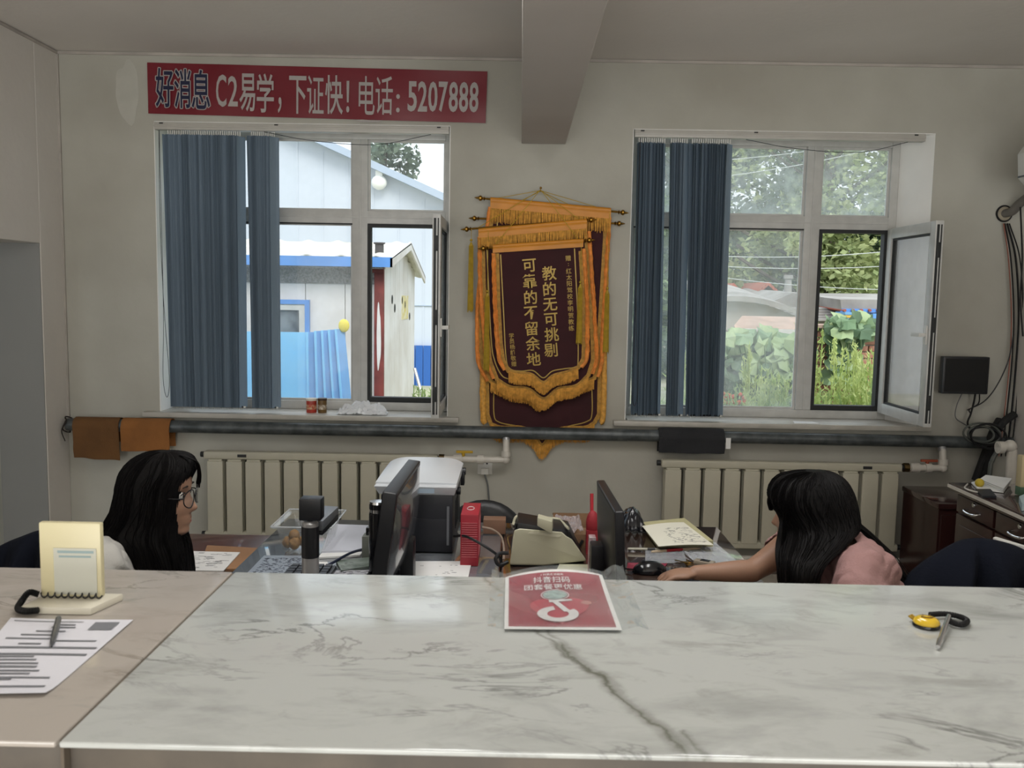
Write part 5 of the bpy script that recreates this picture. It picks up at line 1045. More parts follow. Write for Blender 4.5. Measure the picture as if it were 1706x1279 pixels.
mp_ = gd(1082, 954, 0); r = thing('computer_mouse', 'black computer mouse under the fingers of the woman in pink', 'mouse', mp_)
o = MB().ball((mp_.x, mp_.y, ZD+.004), (.055, .032, .034), 20, 14, Matrix.Rotation(.15, 3, 'Z')); o.v = [Vector((v.x, v.y, max(v.z, ZD+.004))) for v in o.v]; o.build('mouse_shell', M_blackg, r); MB().cyl((mp_.x-.02, mp_.y-.004, ZD+.034), (mp_.x-.02, mp_.y+.004, ZD+.034), .007).build('wheel', M_dark, r)
tag(MB().tube(bez([(mp_.x-.05, mp_.y, ZD+.01), (mp_.x-.1, mp_.y+.02, ZD+.006), (mp_.x-.14, mp_.y-.02, ZD+.006), (mp_.x-.2, mp_.y+.05, ZD+.006)]), .0025, 6).build('mouse_lead', M_cable), 'thin black lead from the mouse to the right monitor', 'cable')

# ------------------------------------------------------------------ people
M_skin = mat('skin', '9b7761', .5, var=.07, vs=20, bump=.04, bs=150)
def interp(t, key):
    for a, b in zip(t, t[1:]):
        if a[0] <= key <= b[0]:
            f = (key-a[0])/(b[0]-a[0]); f = f*f*(3-2*f)*.5+f*.5; return [x+(y-x)*f for x, y in zip(a[1:], b[1:])]
    return list((t[0] if key < t[0][0] else t[-1])[1:])
HEAD = [(-.120, .060, .02, .012), (-.116, .076, .012, .024), (-.105, .087, -.004, .036), (-.088, .087, -.03, .048), (-.065, .088, -.05, .056), (-.045, .087, -.065, .062), (-.02, .084, -.078, .067), (0, .080, -.086, .071), (.025, .087, -.092, .073), (.05, .085, -.094, .073), (.075, .071, -.086, .067), (.093, .046, -.066, .052), (.104, .018, -.04, .031), (.108, -.008, -.014, .008)]
NOSE = [(-.12, 0), (-.056, .0), (-.05, .008), (-.044, .021), (-.036, .026), (-.025, .019), (-.008, .010), (.012, .004), (.03, 0), (.2, 0)]
LIPS = [(-.12, 0), (-.108, .004), (-.095, .001), (-.086, .001), (-.079, .007), (-.073, .006), (-.0705, .002), (-.068, .006), (-.062, .006), (-.056, .0), (.2, 0)]
def head_geo(T):
    vs = []; fs = []; nr, ns = 60, 72
    for j in range(nr+1):
        z = -.120+.228*j/nr; xf, xb, w = interp(HEAD, z); xm = min(.0, xf-.02) if z < -.09 else 0
        if z < -.1: xm = (xf+xb)/2
        ns_, lp = interp(NOSE, z)[0], interp(LIPS, z)[0]
        for k in range(ns):
            a = 2*PI*k/ns; c, s = math.cos(a), math.sin(a); aa = a if a <= PI else a-2*PI
            x = xm+(xf-xm)*(abs(c)**.85)*(1) if c > 0 else xm-(xm-xb)*abs(c)
            y = w*(abs(s)**.9)*(1 if s >= 0 else -1)
            x += ns_*math.exp(-(y/.0125)**2)*(c > 0)+lp*math.exp(-(y/.022)**2)*(c > 0)
            for sy in (-1, 1): x -= .009*math.exp(-((y-sy*.031)/.015)**2-((z-.002)/.012)**2)*(c > 0); x += .003*math.exp(-((y-sy*.036)/.02)**2-((z+.035)/.015)**2)*(c > 0)
            vs.append(T @ Vector((x, y, z)))
    for j in range(nr):
        for k in range(ns): fs.append((j*ns+k, j*ns+(k+1) % ns, (j+1)*ns+(k+1) % ns, (j+1)*ns+k))
    fs.append(tuple(range(ns-1, -1, -1))); fs.append(tuple(nr*ns+k for k in range(ns))); 
    o = MB(); o.add(vs, fs)
    for sy in (-1, 1):   # ears
        e = MB(); e.ball((-.005, sy*.073, -.012), (.016, .007, .030), 14, 10, None); e.v = [T @ v for v in e.v]; o.add(e.v, e.f)
    return o
def skin_geo(joints, edges, root, sub=2):
    names = list(joints); me = bpy.data.meshes.new('k'); me.from_pydata([joints[n][0] for n in names], [(names.index(a), names.index(b)) for a, b in edges], [])
    o = bpy.data.objects.new('k', me); C.objects.link(o); o.modifiers.new('s', 'SKIN').use_smooth_shade = True
    for i, n in enumerate(names):
        rr = joints[n][1]; sv = me.skin_vertices[0].data[i]; sv.radius = rr if isinstance(rr, tuple) else (rr, rr); sv.use_root = (n == root)
    s = o.modifiers.new('u', 'SUBSURF'); s.levels = sub
    dg = bpy.context.evaluated_depsgraph_get(); ev = o.evaluated_get(dg); m2 = ev.to_mesh(); vs = [v.co.copy() for v in m2.vertices]; fs = [tuple(p.vertices) for p in m2.polygons]; ev.to_mesh_clear()
    bpy.data.objects.remove(o); bpy.data.meshes.remove(me); return vs, fs
def remesh(mb, vox, name, mt, parent, smooth=2):
    o0 = LOC[parent.name]; me = bpy.data.meshes.new(name); me.from_pydata([v-o0 for v in mb.v], [], mb.f); b = bmesh.new(); b.from_mesh(me); bmesh.ops.recalc_face_normals(b, faces=b.faces); b.to_mesh(me); b.free()
    o = bpy.data.objects.new(name, me); C.objects.link(o); r_ = o.modifiers.new('r', 'REMESH'); r_.mode = 'VOXEL'; r_.voxel_size = vox
    if smooth: s_ = o.modifiers.new('s', 'SMOOTH'); s_.iterations = smooth; s_.factor = .5
    dg = bpy.context.evaluated_depsgraph_get(); m2 = bpy.data.meshes.new_from_object(o.evaluated_get(dg)); o.modifiers.clear(); o.data = m2; m2.name = name; m2.materials.clear(); m2.materials.append(mt); m2.shade_smooth(); o.parent = parent; return o
def hand(mb, wrist, d, nrm, side, curl=.5, s=1.0):
    """palm and five fingers; d = pointing direction, nrm = back of the hand, side = +1 thumb on d x nrm"""
    d = Vector(d).normalized(); n = Vector(nrm); n = (n-d*n.dot(d)).normalized(); t = d.cross(n)*side; w = Vector(wrist)
    J = {'w': (w, (.022*s, .016*s)), 'a': (w+d*.035*s, (.034*s, .015*s)), 'b': (w+d*.075*s, (.038*s, .013*s))}
    vs, fs = skin_geo({'w': (w-d*.01, (.020, .017)), 'a': (w+d*.035*s, .018*s), 'b': (w+d*.07*s, .015*s)}, [('w', 'a'), ('a', 'b')], 'w', 1); 
    e = MB(); e.ball(w+d*.045*s, (1, 1, 1), 20, 14); e.v = [w+d*.045*s+d*((v-(w+d*.045*s)).x*.050*s)+t*((v-(w+d*.045*s)).y*.040*s)+n*((v-(w+d*.045*s)).z*.0155*s) for v in e.v]; mb.add(e.v, e.f); mb.add(vs, fs)
    for k, (off, L, a0) in enumerate(((.029, .066, .10), (.010, .074, .03), (-.010, .069, -.04), (-.029, .055, -.12))):
        p = w+d*.072*s+t*off*s; dd = (d+t*a0).normalized(); pts = [p-dd*.02, p]; q = p; ang = 0
        for f_, ca in ((.42, curl*.55), (.33, curl*.8), (.25, curl*.7)):
            ang += ca; v = dd*math.cos(ang)-n*math.sin(ang); q = q+v*L*f_*s; pts.append(q)
        names = ['j%d' % i for i in range(len(pts))]; vs, fs = skin_geo({nm: (p_, r_*s) for nm, p_, r_ in zip(names, pts, (.009, .0092, .0082, .0075, .0065))}, list(zip(names, names[1:])), 'j0', 1); mb.add(vs, fs)
    p = w+d*.02*s+t*.024*s; v1 = (d*.6+t*.8-n*.2).normalized(); v2 = (d*.9+t*.35-n*.4).normalized(); pts = [p-v1*.015, p+v1*.02*s, p+v1*.02*s+v1*.018*s+v2*.014*s, p+v1*.038*s+v2*.045*s]
    names = ['j%d' % i for i in range(4)]; vs, fs = skin_geo({nm: (p_, r_*s) for nm, p_, r_ in zip(names, pts, (.012, .0115, .0095, .008))}, list(zip(names, names[1:])), 'j0', 1); mb.add(vs, fs)
def limb_geo(mb, J, E):
    """tapering limbs with round joints; the remesh that follows makes one skin of them"""
    R2 = lambda n: J[n][1] if isinstance(J[n][1], tuple) else (J[n][1],)*2
    for n in J:
        ra, rb = R2(n); mb.ball(J[n][0], (ra, rb, (ra+min(ra, rb))/2), 24, 16)
    for a, b in E:
        A, B = Vector(J[a][0]), Vector(J[b][0]); (a0, a1), (b0, b1) = R2(a), R2(b); d = (B-A).normalized(); lat = Vector((0, 1, 0))-d*d.y
        lat = lat.normalized() if lat.length > .35 else d.orthogonal().normalized(); o_ = d.cross(lat); vs = []; fs = []; n, sg = 8, 24
        if abs(d.y) > .9: a0 = a1 = min(a0, a1)*.8
        for i in range(n+1):
            f = i/n; f2 = f*f*(3-2*f); ro, rl = a0+(b0-a0)*f2, a1+(b1-a1)*f2; bul = 1+.05*math.sin(PI*f)
            for k in range(sg): q = 2*PI*k/sg; vs.append(A+(B-A)*f+o_*ro*bul*math.cos(q)+lat*rl*bul*math.sin(q))
        fs = [(i*sg+k, i*sg+(k+1) % sg, (i+1)*sg+(k+1) % sg, (i+1)*sg+k) for i in range(n) for k in range(sg)]+[tuple(range(sg-1, -1, -1)), tuple(n*sg+k for k in range(sg))]
        mb.add(vs, fs)
def person(label, root, J, arms, headT, shirt_mt, shirtkw, pants_mt):
    r = thing('person', label, 'person', root)
    body = MB(); jn = {k: v for k, v in J.items()}
    E = [('pelvis', 'waist'), ('waist', 'chest'), ('chest', 'neck'), ('neck', 'skull')]
    for s in 'LR': E += [('chest', 'sh'+s), ('sh'+s, 'el'+s), ('el'+s, 'wr'+s), ('pelvis', 'hip'+s), ('hip'+s, 'kn'+s), ('kn'+s, 'an'+s), ('an'+s, 'toe'+s)]
    limb_geo(body, jn, E); h = head_geo(headT); body.add(h.v, h.f)
    for s, (d, n, sd, cu) in arms.items(): hand(body, J['wr'+s][0], d, n, sd, cu)
    remesh(body, .0045, 'body', M_skin, r, 3)
    # clothes
    bo = [c for c in r.children if c.name.startswith('body')][0]; bo_me = bo.data; o0 = LOC[r.name]
    segs = [(a_, b_, Vector(J[a_][0])-o0, Vector(J[b_][0])-o0) for a_, b_ in E]; rad = {n: (sum(J[n][1])/2 if isinstance(J[n][1], tuple) else J[n][1]) for n in J}
    hs = headT.translation-o0
    def where(p):
        best = None
        for a_, b_, A1, B1 in segs:
            d = B1-A1; t_ = max(0, min(1, (p-A1).dot(d)/d.length_squared)); q = (p-(A1+d*t_)).length-(rad[a_]*(1-t_)+rad[b_]*t_)
            if best is None or q < best[0]: best = (q, a_, b_, t_)
        return best
    reg = [where(v.co) for v in bo_me.vertices]
    def is_shirt(i):
        q, a_, b_, t_ = reg[i]; z = bo_me.vertices[i].co
        if (z-hs).length < .115 or (z.z > hs.z-.12 and (z-hs).length < .2 and abs(z.x-hs.x) < .09): return False
        if (a_, b_) in (('pelvis', 'waist'), ('waist', 'chest')) or b_[:2] == 'sh': return True
        if a_ == 'chest' and b_ == 'neck': return t_ < .72
        if a_[:2] == 'sh': return t_ < shirtkw.get('sleeve'+a_[2:], shirtkw['sleeve'])
        return False
    def is_pants(i):
        q, a_, b_, t_ = reg[i]; return b_[:3] == 'hip' or a_[:3] == 'hip' or (a_[:2] == 'kn' and t_ < .93) or ((a_, b_) == ('pelvis', 'waist') and t_ < .6)
    def shell(test, grow, wr, name, mt, th=.003):
        keep = [i for i in range(len(bo_me.vertices)) if test(i)]; mp = {i: k for k, i in enumerate(keep)}
        vs = []
        for i in keep:
            v = bo_me.vertices[i]; c = v.co; w = noise.noise(c*Vector((1, 1, 1)).x*13)+.7*abs(noise.noise(Vector((c.x*26, c.y*20, c.z*34))))
            hang = 1+.8*max(0, -v.normal.z); vs.append(c+v.normal*(grow*hang+wr*w))
        fs = [[mp[i] for i in f.vertices] for f in bo_me.polygons if all(i in mp for i in f.vertices)]
        pr_ = list(range(len(vs)))
        def fnd(i):
            while pr_[i] != i: pr_[i] = pr_[pr_[i]]; i = pr_[i]
            return i
        for f in fs:
            for i in f[1:]: pr_[fnd(i)] = fnd(f[0])
        cnt = {}
        for f in fs: q_ = fnd(f[0]); cnt[q_] = cnt.get(q_, 0)+1
        big = max(cnt, key=cnt.get); fs = [f for f in fs if fnd(f[0]) == big]; use = sorted({i for f in fs for i in f}); m2_ = {i: k for k, i in enumerate(use)}; vs = [vs[i] for i in use]; fs = [[m2_[i] for i in f] for f in fs]
        me = bpy.data.meshes.new(name); me.from_pydata(vs, [], fs); me.materials.append(mt); me.shade_smooth(); o = bpy.data.objects.new(name, me); C.objects.link(o); o.parent = r
        s_ = o.modifiers.new('m', 'SMOOTH'); s_.iterations = 4; s_ = o.modifiers.new('s', 'SOLIDIFY'); s_.thickness = th; s_.offset = 1; return o
    shell(is_shirt, .013, .018, shirtkw['name'], shirt_mt); shell(is_pants, .009, .004, 'trousers', pants_mt)
    for s in 'LR':
        a, b = Vector(J['an'+s][0]), Vector(J['toe'+s][0]); m = MB(); vs, fs = skin_geo({'a': (a-Vector((0, 0, .02)), (.042, .045)), 'b': ((a+b)/2-Vector((0, 0, .01)), (.045, .035)), 'c': (b+(b-a)*.1, (.04, .028))}, [('a', 'b'), ('b', 'c')], 'a', 2); m.add(vs, fs); remesh(m, .007, 'shoe', M_black, r, 1)
    # eyes, brows, lips
    for sy in (-1, 1):
        e = MB(); e.ball((.066, sy*.031, .001), .0125, 14, 10); e.v = [headT @ v for v in e.v]; eo = e.build('eye', mat('eye_white', 'c9c4bd', .2), r)
        e = MB(); e.ball((.0745, sy*.031, .0), .006, 12, 8); e.v = [headT @ v for v in e.v]; e.build('iris', mat('iris_brown', '1c120d', .15), eo)
        e = MB(); e.tube([headT @ Vector((x_, sy*y_, z_)) for x_, y_, z_ in ((.083, .014, .024), (.086, .028, .028), (.078, .044, .025))], [.0015, .0026, .001], 6); e.build('eyebrow', mat('brow', '1c1512', .8), r)
        e = MB(); e.tube([headT @ Vector((x_, sy*y_, z_)) for x_, y_, z_ in ((.078, .018, .005), (.0805, .03, .0095), (.073, .045, .004))], [.001, .0022, .001], 6); e.build('eyelash', mat('lash', '15100e', .8), r)
    m = MB()
    for z0, w_, rr in ((-.0655, .021, .0038), (-.0755, .018, .0046)):
        m.tube([headT @ Vector((.0895-(y_/w_)**2*.011, y_, z0-(.0 if z0 > -.07 else -.0)-(y_/w_)**2*(.004 if z0 > -.07 else -.005))) for y_ in [w_*(i/5-1) for i in range(11)]], [rr*max(.15, 1-abs(i/5-1)**2) for i in range(11)], 8)
    m.build('lips', mat('lips', '8f4a44', .4), r)
    return r
def hairmat(name):
    m = mat(name, '0b090a', .6, col2='050404', vs=40, stretch=(6, 6, .6), spec=.16, bump=.2, bs=70); return m
M_hair = hairmat('black_hair')
def hair(r, rows, Yc, locks, seed, expo=3.0, yshift=lambda z: 0):
    """rows: py, px at the two silhouette edges, half depth: a closed volume at depth Yc, then strands laid over it"""
    vs = []; ns = 56; rings = []; P = []
    for (py, pa, pb, hy, *yy) in rows:
        yo = Yc+(yy[0] if yy else 0); a, b = W(pa, py, yo), W(pb, py, yo); P.append((min(a.x, b.x), max(a.x, b.x), (a.z+b.z)/2, hy, yo))
    def ring(t):
        i = min(int(t), len(P)-2); f = t-i; q0, q1, q2, q3 = P[max(i-1, 0)], P[i], P[i+1], P[min(i+2, len(P)-1)]
        return [.5*((2*b)+(c-a)*f+(2*a-5*b+4*c-d)*f*f+(3*b-a-3*c+d)*f**3) for a, b, c, d in zip(q0, q1, q2, q3)]
    def pt(t, a, g=0):
        x0, x1, z, hy, yo = ring(t); c, s = math.cos(a), math.sin(a); e = 2/expo
        return Vector(((x0+x1)/2+((x1-x0)/2+g)*abs(c)**e*(1 if c >= 0 else -1), yo+(hy+g)*abs(s)**e*(1 if s >= 0 else -1), z))
    nt_ = (len(rows)-1)*5; m = MB(); V_ = []; n1 = nt_+1
    for j in range(n1):
        for k in range(ns):
            a = 2*PI*k/ns; t = j/5; p = pt(min(t, len(rows)-1.001), a); gr = .003*noise.noise(Vector((a*9, t*.35, seed)))+.0015*noise.noise(Vector((a*30, t*.5, seed))); c_ = pt(min(t, len(rows)-1.001), a+PI); v = (p-c_).normalized(); V_.append(p+v*gr)
    fs = [(j*ns+k, j*ns+(k+1) % ns, (j+1)*ns+(k+1) % ns, (j+1)*ns+k) for j in range(nt_) for k in range(ns)]+[tuple(range(ns)), tuple(nt_*ns+k for k in range(ns-1, -1, -1))]
    m.add(V_, fs); ho = m.build('hair', M_hair, r, smooth=80)
    m = MB(); rr = random.Random(seed); T_ = len(rows)-1.001
    for k in range(420):
        a = rr.uniform(0, 2*PI); t0 = rr.uniform(0, .5) if k % 3 else rr.uniform(0, T_*.6); t1 = min(T_, t0+rr.uniform(T_*.35, T_)); n_ = 12; dr = rr.uniform(-.12, .12)
        m.tube([pt(t0+(t1-t0)*i/n_, a+dr*i/n_+.03*math.sin(i+k), .0005+rr.random()*.0022) for i in range(n_+1)], [.0004]+[.0011]*(n_-1)+[.0003], 3, False)
    for l in locks:     # free locks: list of points, width
        pts, wd_, n_ = l
        for q in range(n_):
            o_ = [Vector((rr.gauss(0, wd_*.4), rr.gauss(0, wd_*.4), 0)) for _ in range(2)]; Q = bez(pts, 6); m.tube([p+o_[0]*(1-i/len(Q))*.6+o_[1]*(i/len(Q)) for i, p in enumerate(Q)], [.0008]+[.0014]*(len(Q)-2)+[.0004], 3, False)
    m.build('hair_strands', M_hair, r, smooth=60, fix=False, kind='stuff')
    return ho
# woman with glasses, left
YL = 2.42; ho = W(264, 819, YL)
HT = Matrix.Translation(ho) @ Matrix.Rotation(math.radians(4), 4, 'Z') @ Matrix.Rotation(math.radians(4), 4, 'Y')
hx, hz = ho.x, ho.z
J = {'pelvis': ((-1.30, YL, .52), (.15, .13)), 'waist': ((-1.24, YL, .66), (.13, .11)), 'chest': ((-1.135, YL, .80), (.115, .14)), 'neck': ((-1.045, YL, .915), .052), 'skull': ((hx-.01, YL, hz-.03), .05),
     'shL': ((-1.11, YL+.165, .862), .052), 'elL': ((-1.06, YL+.25, .66), .038), 'wrL': ((-.93, YL+.12, .60), .024), 'shR': ((-1.10, YL-.165, .870), .055), 'elR': ((-1.06, YL-.24, .67), .038), 'wrR': ((-.93, YL-.10, .60), .024),
     'hipL': ((-1.26, YL+.1, .50), .09), 'knL': ((-.90, YL+.13, .50), .06), 'anL': ((-.93, YL+.13, .09), .038), 'toeL': ((-.80, YL+.14, .04), .03), 'hipR': ((-1.26, YL-.1, .50), .09), 'knR': ((-.90, YL-.13, .50), .06), 'anR': ((-.93, YL-.13, .09), .038), 'toeR': ((-.80, YL-.14, .04), .03)}
pl = person('woman with long black hair and round glasses in a white t-shirt, seated facing right', (-1.2, YL, 0), J, {'L': ((1, -.2, -.1), (0, 0, 1), -1, .45), 'R': ((1, .2, -.1), (0, 0, 1), 1, .45)}, HT, mat('white_tshirt', 'b8b6b0', .9, var=.06, vs=8, bump=.2, bs=200), {'sleeve': .6, 'name': 't_shirt'}, mat('dark_trousers', '24262d', .9))
hair(pl, [(751, 264, 286, .015), (755, 240, 306, .045), (764, 224, 318, .065), (780, 210, 322, .080), (798, 204, 312, .086), (815, 201, 308, .088), (840, 197, 305, .09), (862, 186, 303, .092), (876, 174, 303, .096), (890, 178, 303, .10), (908, 194, 308, .10), (930, 205, 312, .098), (960, 218, 316, .09), (990, 230, 312, .07)], YL, [
    ([W(300, 757, YL-.03), W(326, 768, YL-.02), W(332, 786, YL+.02), W(331, 806, YL+.05)], .008, 50), ([W(300, 757, YL+.03), W(326, 770, YL+.05), W(332, 790, YL+.06), W(331, 812, YL+.07)], .006, 30),
    ([W(215, 845, YL), W(196, 862, YL), W(172, 876, YL-.02), W(160, 888, YL-.02)], .012, 50), ([W(230, 860, YL-.06), W(200, 876, YL-.07), W(178, 886, YL-.07), W(168, 892, YL-.07)], .006, 16)], 3)
# glasses
g = thing('eyeglasses', 'round black framed glasses worn by the woman in white', 'glasses', ho); M_fr = mat('glasses_frame', '16161a', .25)
for sy in (-1, 1):
    m = MB(); c0 = Vector((.099, sy*.033, -.005)); m.tube([HT @ (c0+Vector((-.012*abs(.027*math.cos(a)*sy+.033*0)/.027*(1 if math.cos(a)*sy > 0 else 0), .027*math.cos(a), .025*math.sin(a)))) for a in [i*2*PI/28 for i in range(29)]], .0017, 6, False); m.build('rim', M_fr, g)
    m = MB(); m.add([HT @ c0]+[HT @ (c0+Vector((-.012*(abs(math.cos(a)) if math.cos(a)*sy > 0 else 0), .026*math.cos(a), .024*math.sin(a)))) for a in [i*2*PI/28 for i in range(28)]], [(0, 1+i, 1+(i+1) % 28) for i in range(28)]); m.build('lens', glassy('lens%d' % (sy+1), .12, scale=20), g, fix=False)
    MB().tube([HT @ Vector(p) for p in ((.088, sy*.060, .0), (.078, sy*.071, .001), (.02, sy*.078, .0), (-.01, sy*.079, -.008))], .0016, 6).build('temple', M_fr, g)
MB().tube([HT @ Vector(p) for p in ((.1, -.007, .0), (.104, 0, .003), (.1, .007, .0))], .0016, 6).build('bridge', M_fr, g)
# woman in pink, right
YR = 2.58; ho = W(1345, 849, YR); HT2 = Matrix.Translation(ho) @ Matrix.Rotation(math.radians(180-30), 4, 'Z') @ Matrix.Rotation(math.radians(8), 4, 'Y')
hx, hz = ho.x, ho.z; el = W(1252, 966, 2.62); el.z = .785; wr = W(1160, 960, 2.60); wr.z = .782
J = {'pelvis': ((1.12, 2.5, .50), (.15, .14)), 'waist': ((1.06, 2.5, .64), (.13, .12)), 'chest': ((.96, 2.53, .785), (.125, .15)), 'neck': ((.925, 2.57, .905), .054), 'skull': ((hx+.01, YR, hz-.03), .05),
     'shR': ((.905, 2.72, .865), .055), 'elR': (tuple(el), .034), 'wrR': (tuple(wr), .023), 'shL': ((.955, 2.37, .865), .066), 'elL': ((.88, 2.22, .815-.02), .042), 'wrL': ((.66, 2.26, .79), .026),
     'hipR': ((1.12, 2.6, .48), .095), 'knR': ((.74+.06, 2.64, .50), .062), 'anR': ((.84, 2.64, .09), .038), 'toeR': ((.70, 2.65, .04), .03), 'hipL': ((1.12, 2.4, .48), .095), 'knL': ((.80, 2.38, .50), .062), 'anL': ((.84, 2.38, .09), .038), 'toeL': ((.70, 2.37, .04), .03)}
pr = person('woman with long black hair in a pink t-shirt, leaning over the right desk', (1.1, 2.5, 0), J, {'R': ((-1, .02, -.12), (0, 0, 1), 1, .6), 'L': ((-1, .1, -.1), (0, 0, 1), -1, .5)}, HT2, mat('pink_tshirt', '9f7b78', .9, var=.1, vs=7, bump=.25, bs=160), {'sleeve': .5, 'sleeveL': .95, 'name': 't_shirt'}, mat('grey_trousers', '2f3036', .9))
YH = 2.52
hair(pr, [(784, 1345, 1374, .02), (788, 1322, 1392, .045), (796, 1300, 1404, .07), (812, 1287, 1414, .088), (832, 1284, 1420, .095), (852, 1294, 1424, .098), (872, 1306, 1424, .10, -.01), (888, 1306, 1408, .105, -.03), (905, 1303, 1392, .10, -.06), (925, 1300, 1370, .09, -.10), (950, 1301, 1358, .085, -.12), (985, 1303, 1352, .07, -.12)], YH, [
    ([W(1320, 800, YH-.05), W(1292, 812, YH), W(1281, 832, YH+.02), W(1285, 850, YH+.03)], .007, 40), ([W(1395, 840, 2.52), W(1420, 866, 2.5), W(1448, 891, 2.48), W(1477, 924, 2.46), W(1508, 976, 2.44)], .022, 300), ([W(1390, 860, YH-.05), W(1420, 885, YH-.04), W(1446, 900, YH-.06)], .010, 40),
    ([W(1310, 840, YH-.08), W(1306, 880, YH-.06), W(1303, 930, YH-.08), W(1302, 975, YH-.1)], .010, 60)], 5)
# chairs and the coats over them
def office_chair(x, y, face, label, mt):
    r = thing('office_chair', label, 'chair', (x, y, 0)); s = face
    MB().bb(x-.22, x+.22, y-.23, y+.23, .38, .44).build('seat', mt, r, bevel=.025, seg=3); MB().bb(x-s*.27-.03, x-s*.27+.03, y-.21, y+.21, .5, .87).build('backrest', mt, r, bevel=.028, seg=3)
    MB().tube([(x, y, .38), (x, y, .08)], .025, 12).build('gas_column', M_chrome, r); MB().tube([(x-s*.12, y, .4), (x-s*.26, y, .42), (x-s*.29, y, .6)], .016, 8).build('back_bar', M_black, r)
    for k in range(5):
        a = 2*PI*k/5+.3; e = Vector((x+.27*math.cos(a), y+.27*math.sin(a), .065)); g_ = MB().tube([(x, y, .1), e], [.022, .014], 8).build('base_leg', M_black, r); MB().lathe((e.x, e.y, .028), [(.027, -.012), (.027, .012)], 14, 'Y').build('castor', M_gask, g_)
M_nav = mat('navy_fabric', '10141f', .9, var=.2, vs=6, bump=.2, bs=150, spec=.15)
office_chair(-1.38, YL, 1, 'dark office chair under the woman with glasses', M_nav); office_chair(1.22, 2.5, -1, 'dark office chair under the woman in pink', M_black)
def coat(name, label, sil, Y, dep, mt, seed):
    """draped garment: outline along the top as seen from the counter, hanging to below the counter edge"""
    T_ = [W(a, b, Y) for a, b in sil]; n = len(T_)-1; B = bez(T_, 6); N = len(B)-1
    def fn(u, v):
        i = min(int(u*N), N-1); f = u*N-i; p = B[i]*(1-f)+B[i+1]*f; q = v*2-1     # q<0: front drop, q>0 back drop
        a = abs(q); fold = (.034*math.sin(u*26+seed+3*a)+.012*noise.noise(Vector((u*12, a*3, seed))))*min(1, a*2.5)
        y = Y+(dep*math.tanh(q*5))+fold*(-1 if q < 0 else .4); z = p.z-.02*(1-math.exp(-a*8))-.38*max(0, a-.05)**1.1
        return Vector((p.x+.02*noise.noise(Vector((u*4, a*2, seed))), y, z))
    o = MB().grid(fn, 90, 40, None).build(name, mt, smooth=70, fix=False); s_ = o.modifiers.new('s', 'SOLIDIFY'); s_.thickness = .006; return tag(o, label, 'coat')
coat('draped_coat', 'navy coat draped over the chair back behind the woman in white', [(-95, 985), (-60, 935), (0, 909), (30, 896), (62, 884), (95, 884), (120, 900), (140, 940)], 2.42, .07, M_nav, 1)
coat('draped_coat', 'navy coat draped over the chair back behind the woman in pink', [(1490, 1000), (1512, 968), (1550, 930), (1592, 902), (1625, 896), (1660, 899), (1700, 912), (1740, 935), (1790, 985)], 2.42, .09, M_nav, 4)
# ------------------------------------------------------------------ outside
def rnd(a, b): return random.uniform(a, b)
M_ground = mat('outside_ground', '9b9d78', .95, col2='b5b09a', vs=2)
struct(MB().bb(-30, 40, 5.6, 60, -.25, -.05).build('outside_ground', M_ground, smooth=0))
# big pale gable building
GY = 16.0
M_pale = mat('pale_blue_cladding', 'c3cbd6', .7, var=.06, vs=.6, bump=.05, bs=30); M_roofedge = mat('pale_roof_edge', 'a9b7c9', .5)
e1, e2 = W(510, 231, GY), W(740, 336, GY); sl = (e2.z-e1.z)/(e2.x-e1.x); xr = -.2; zr = e1.z+sl*(xr-e1.x); xl = -8.5; zl = e1.z+sl*(xl-e1.x)
r = thing('warehouse', 'large pale blue warehouse with sloping roof beyond the shed', 'building', (-4, GY+2, 0))
MB().poly([(xr, GY, -.05), (xr, GY, zr), (xl, GY, zl), (2*xl-xr, GY, zr), (2*xl-xr, GY, -.05)], (0, 9, 0)).build('wall', M_pale, r, smooth=0)
m = MB()
for k in range(40):
    x = xr-.2-k*.45; zz = zr+sl*(x-xr) if x > xl else zl-sl*(x-xl); m.bb(x-.012, x+.012, GY-.01, GY, 0, zz-.1)
m.build('cladding_rib', M_pale, r, smooth=0, kind='stuff')
for a_, b_ in (((xr+.25, zr+sl*.25), (xl, zl)), ((xl, zl), (2*xl-xr-.25, zr+sl*.25))): MB().poly([(a_[0], GY-.25, a_[1]), (b_[0], GY-.25, b_[1]), (b_[0], GY-.25, b_[1]+.13), (a_[0], GY-.25, a_[1]+.13)], (0, 9.5, 0)).build('roof_slab', M_roofedge, r, smooth=0)
x0, x1 = W(676, 600, GY-.06).x, W(745, 600, GY-.06).x
zb_ = W(700, 575, GY).z
for k in range(8): MB().bb(x0-.1+k*.14, x0+.03+k*.14, GY-.09, GY-.04, -.05, zb_).build('blue_base_panel', mat('blue_base', '2f62ad', .5) if k == 0 else bpy.data.materials['blue_base'], r, smooth=0)
p = W(632, 304, GY-.1); m = MB().ball((p.x, GY-.12, p.z), (.14, .1, .13), 14, 10); m.bb(p.x-.06, p.x+.06, GY-.16, GY-.0, p.z+.1, p.z+.2); m.build('bright_hole_blob', mat('bright_hole_white', 'f4f4ee', .3), r)  # white blob added to stand in for a bright hole in the wall
MB().bb(W(680, 505, GY).x, xr, GY-.02, GY, W(700, 508, GY).z-.015, W(700, 508, GY).z).build('cladding_joint', M_roofedge, r, smooth=0)
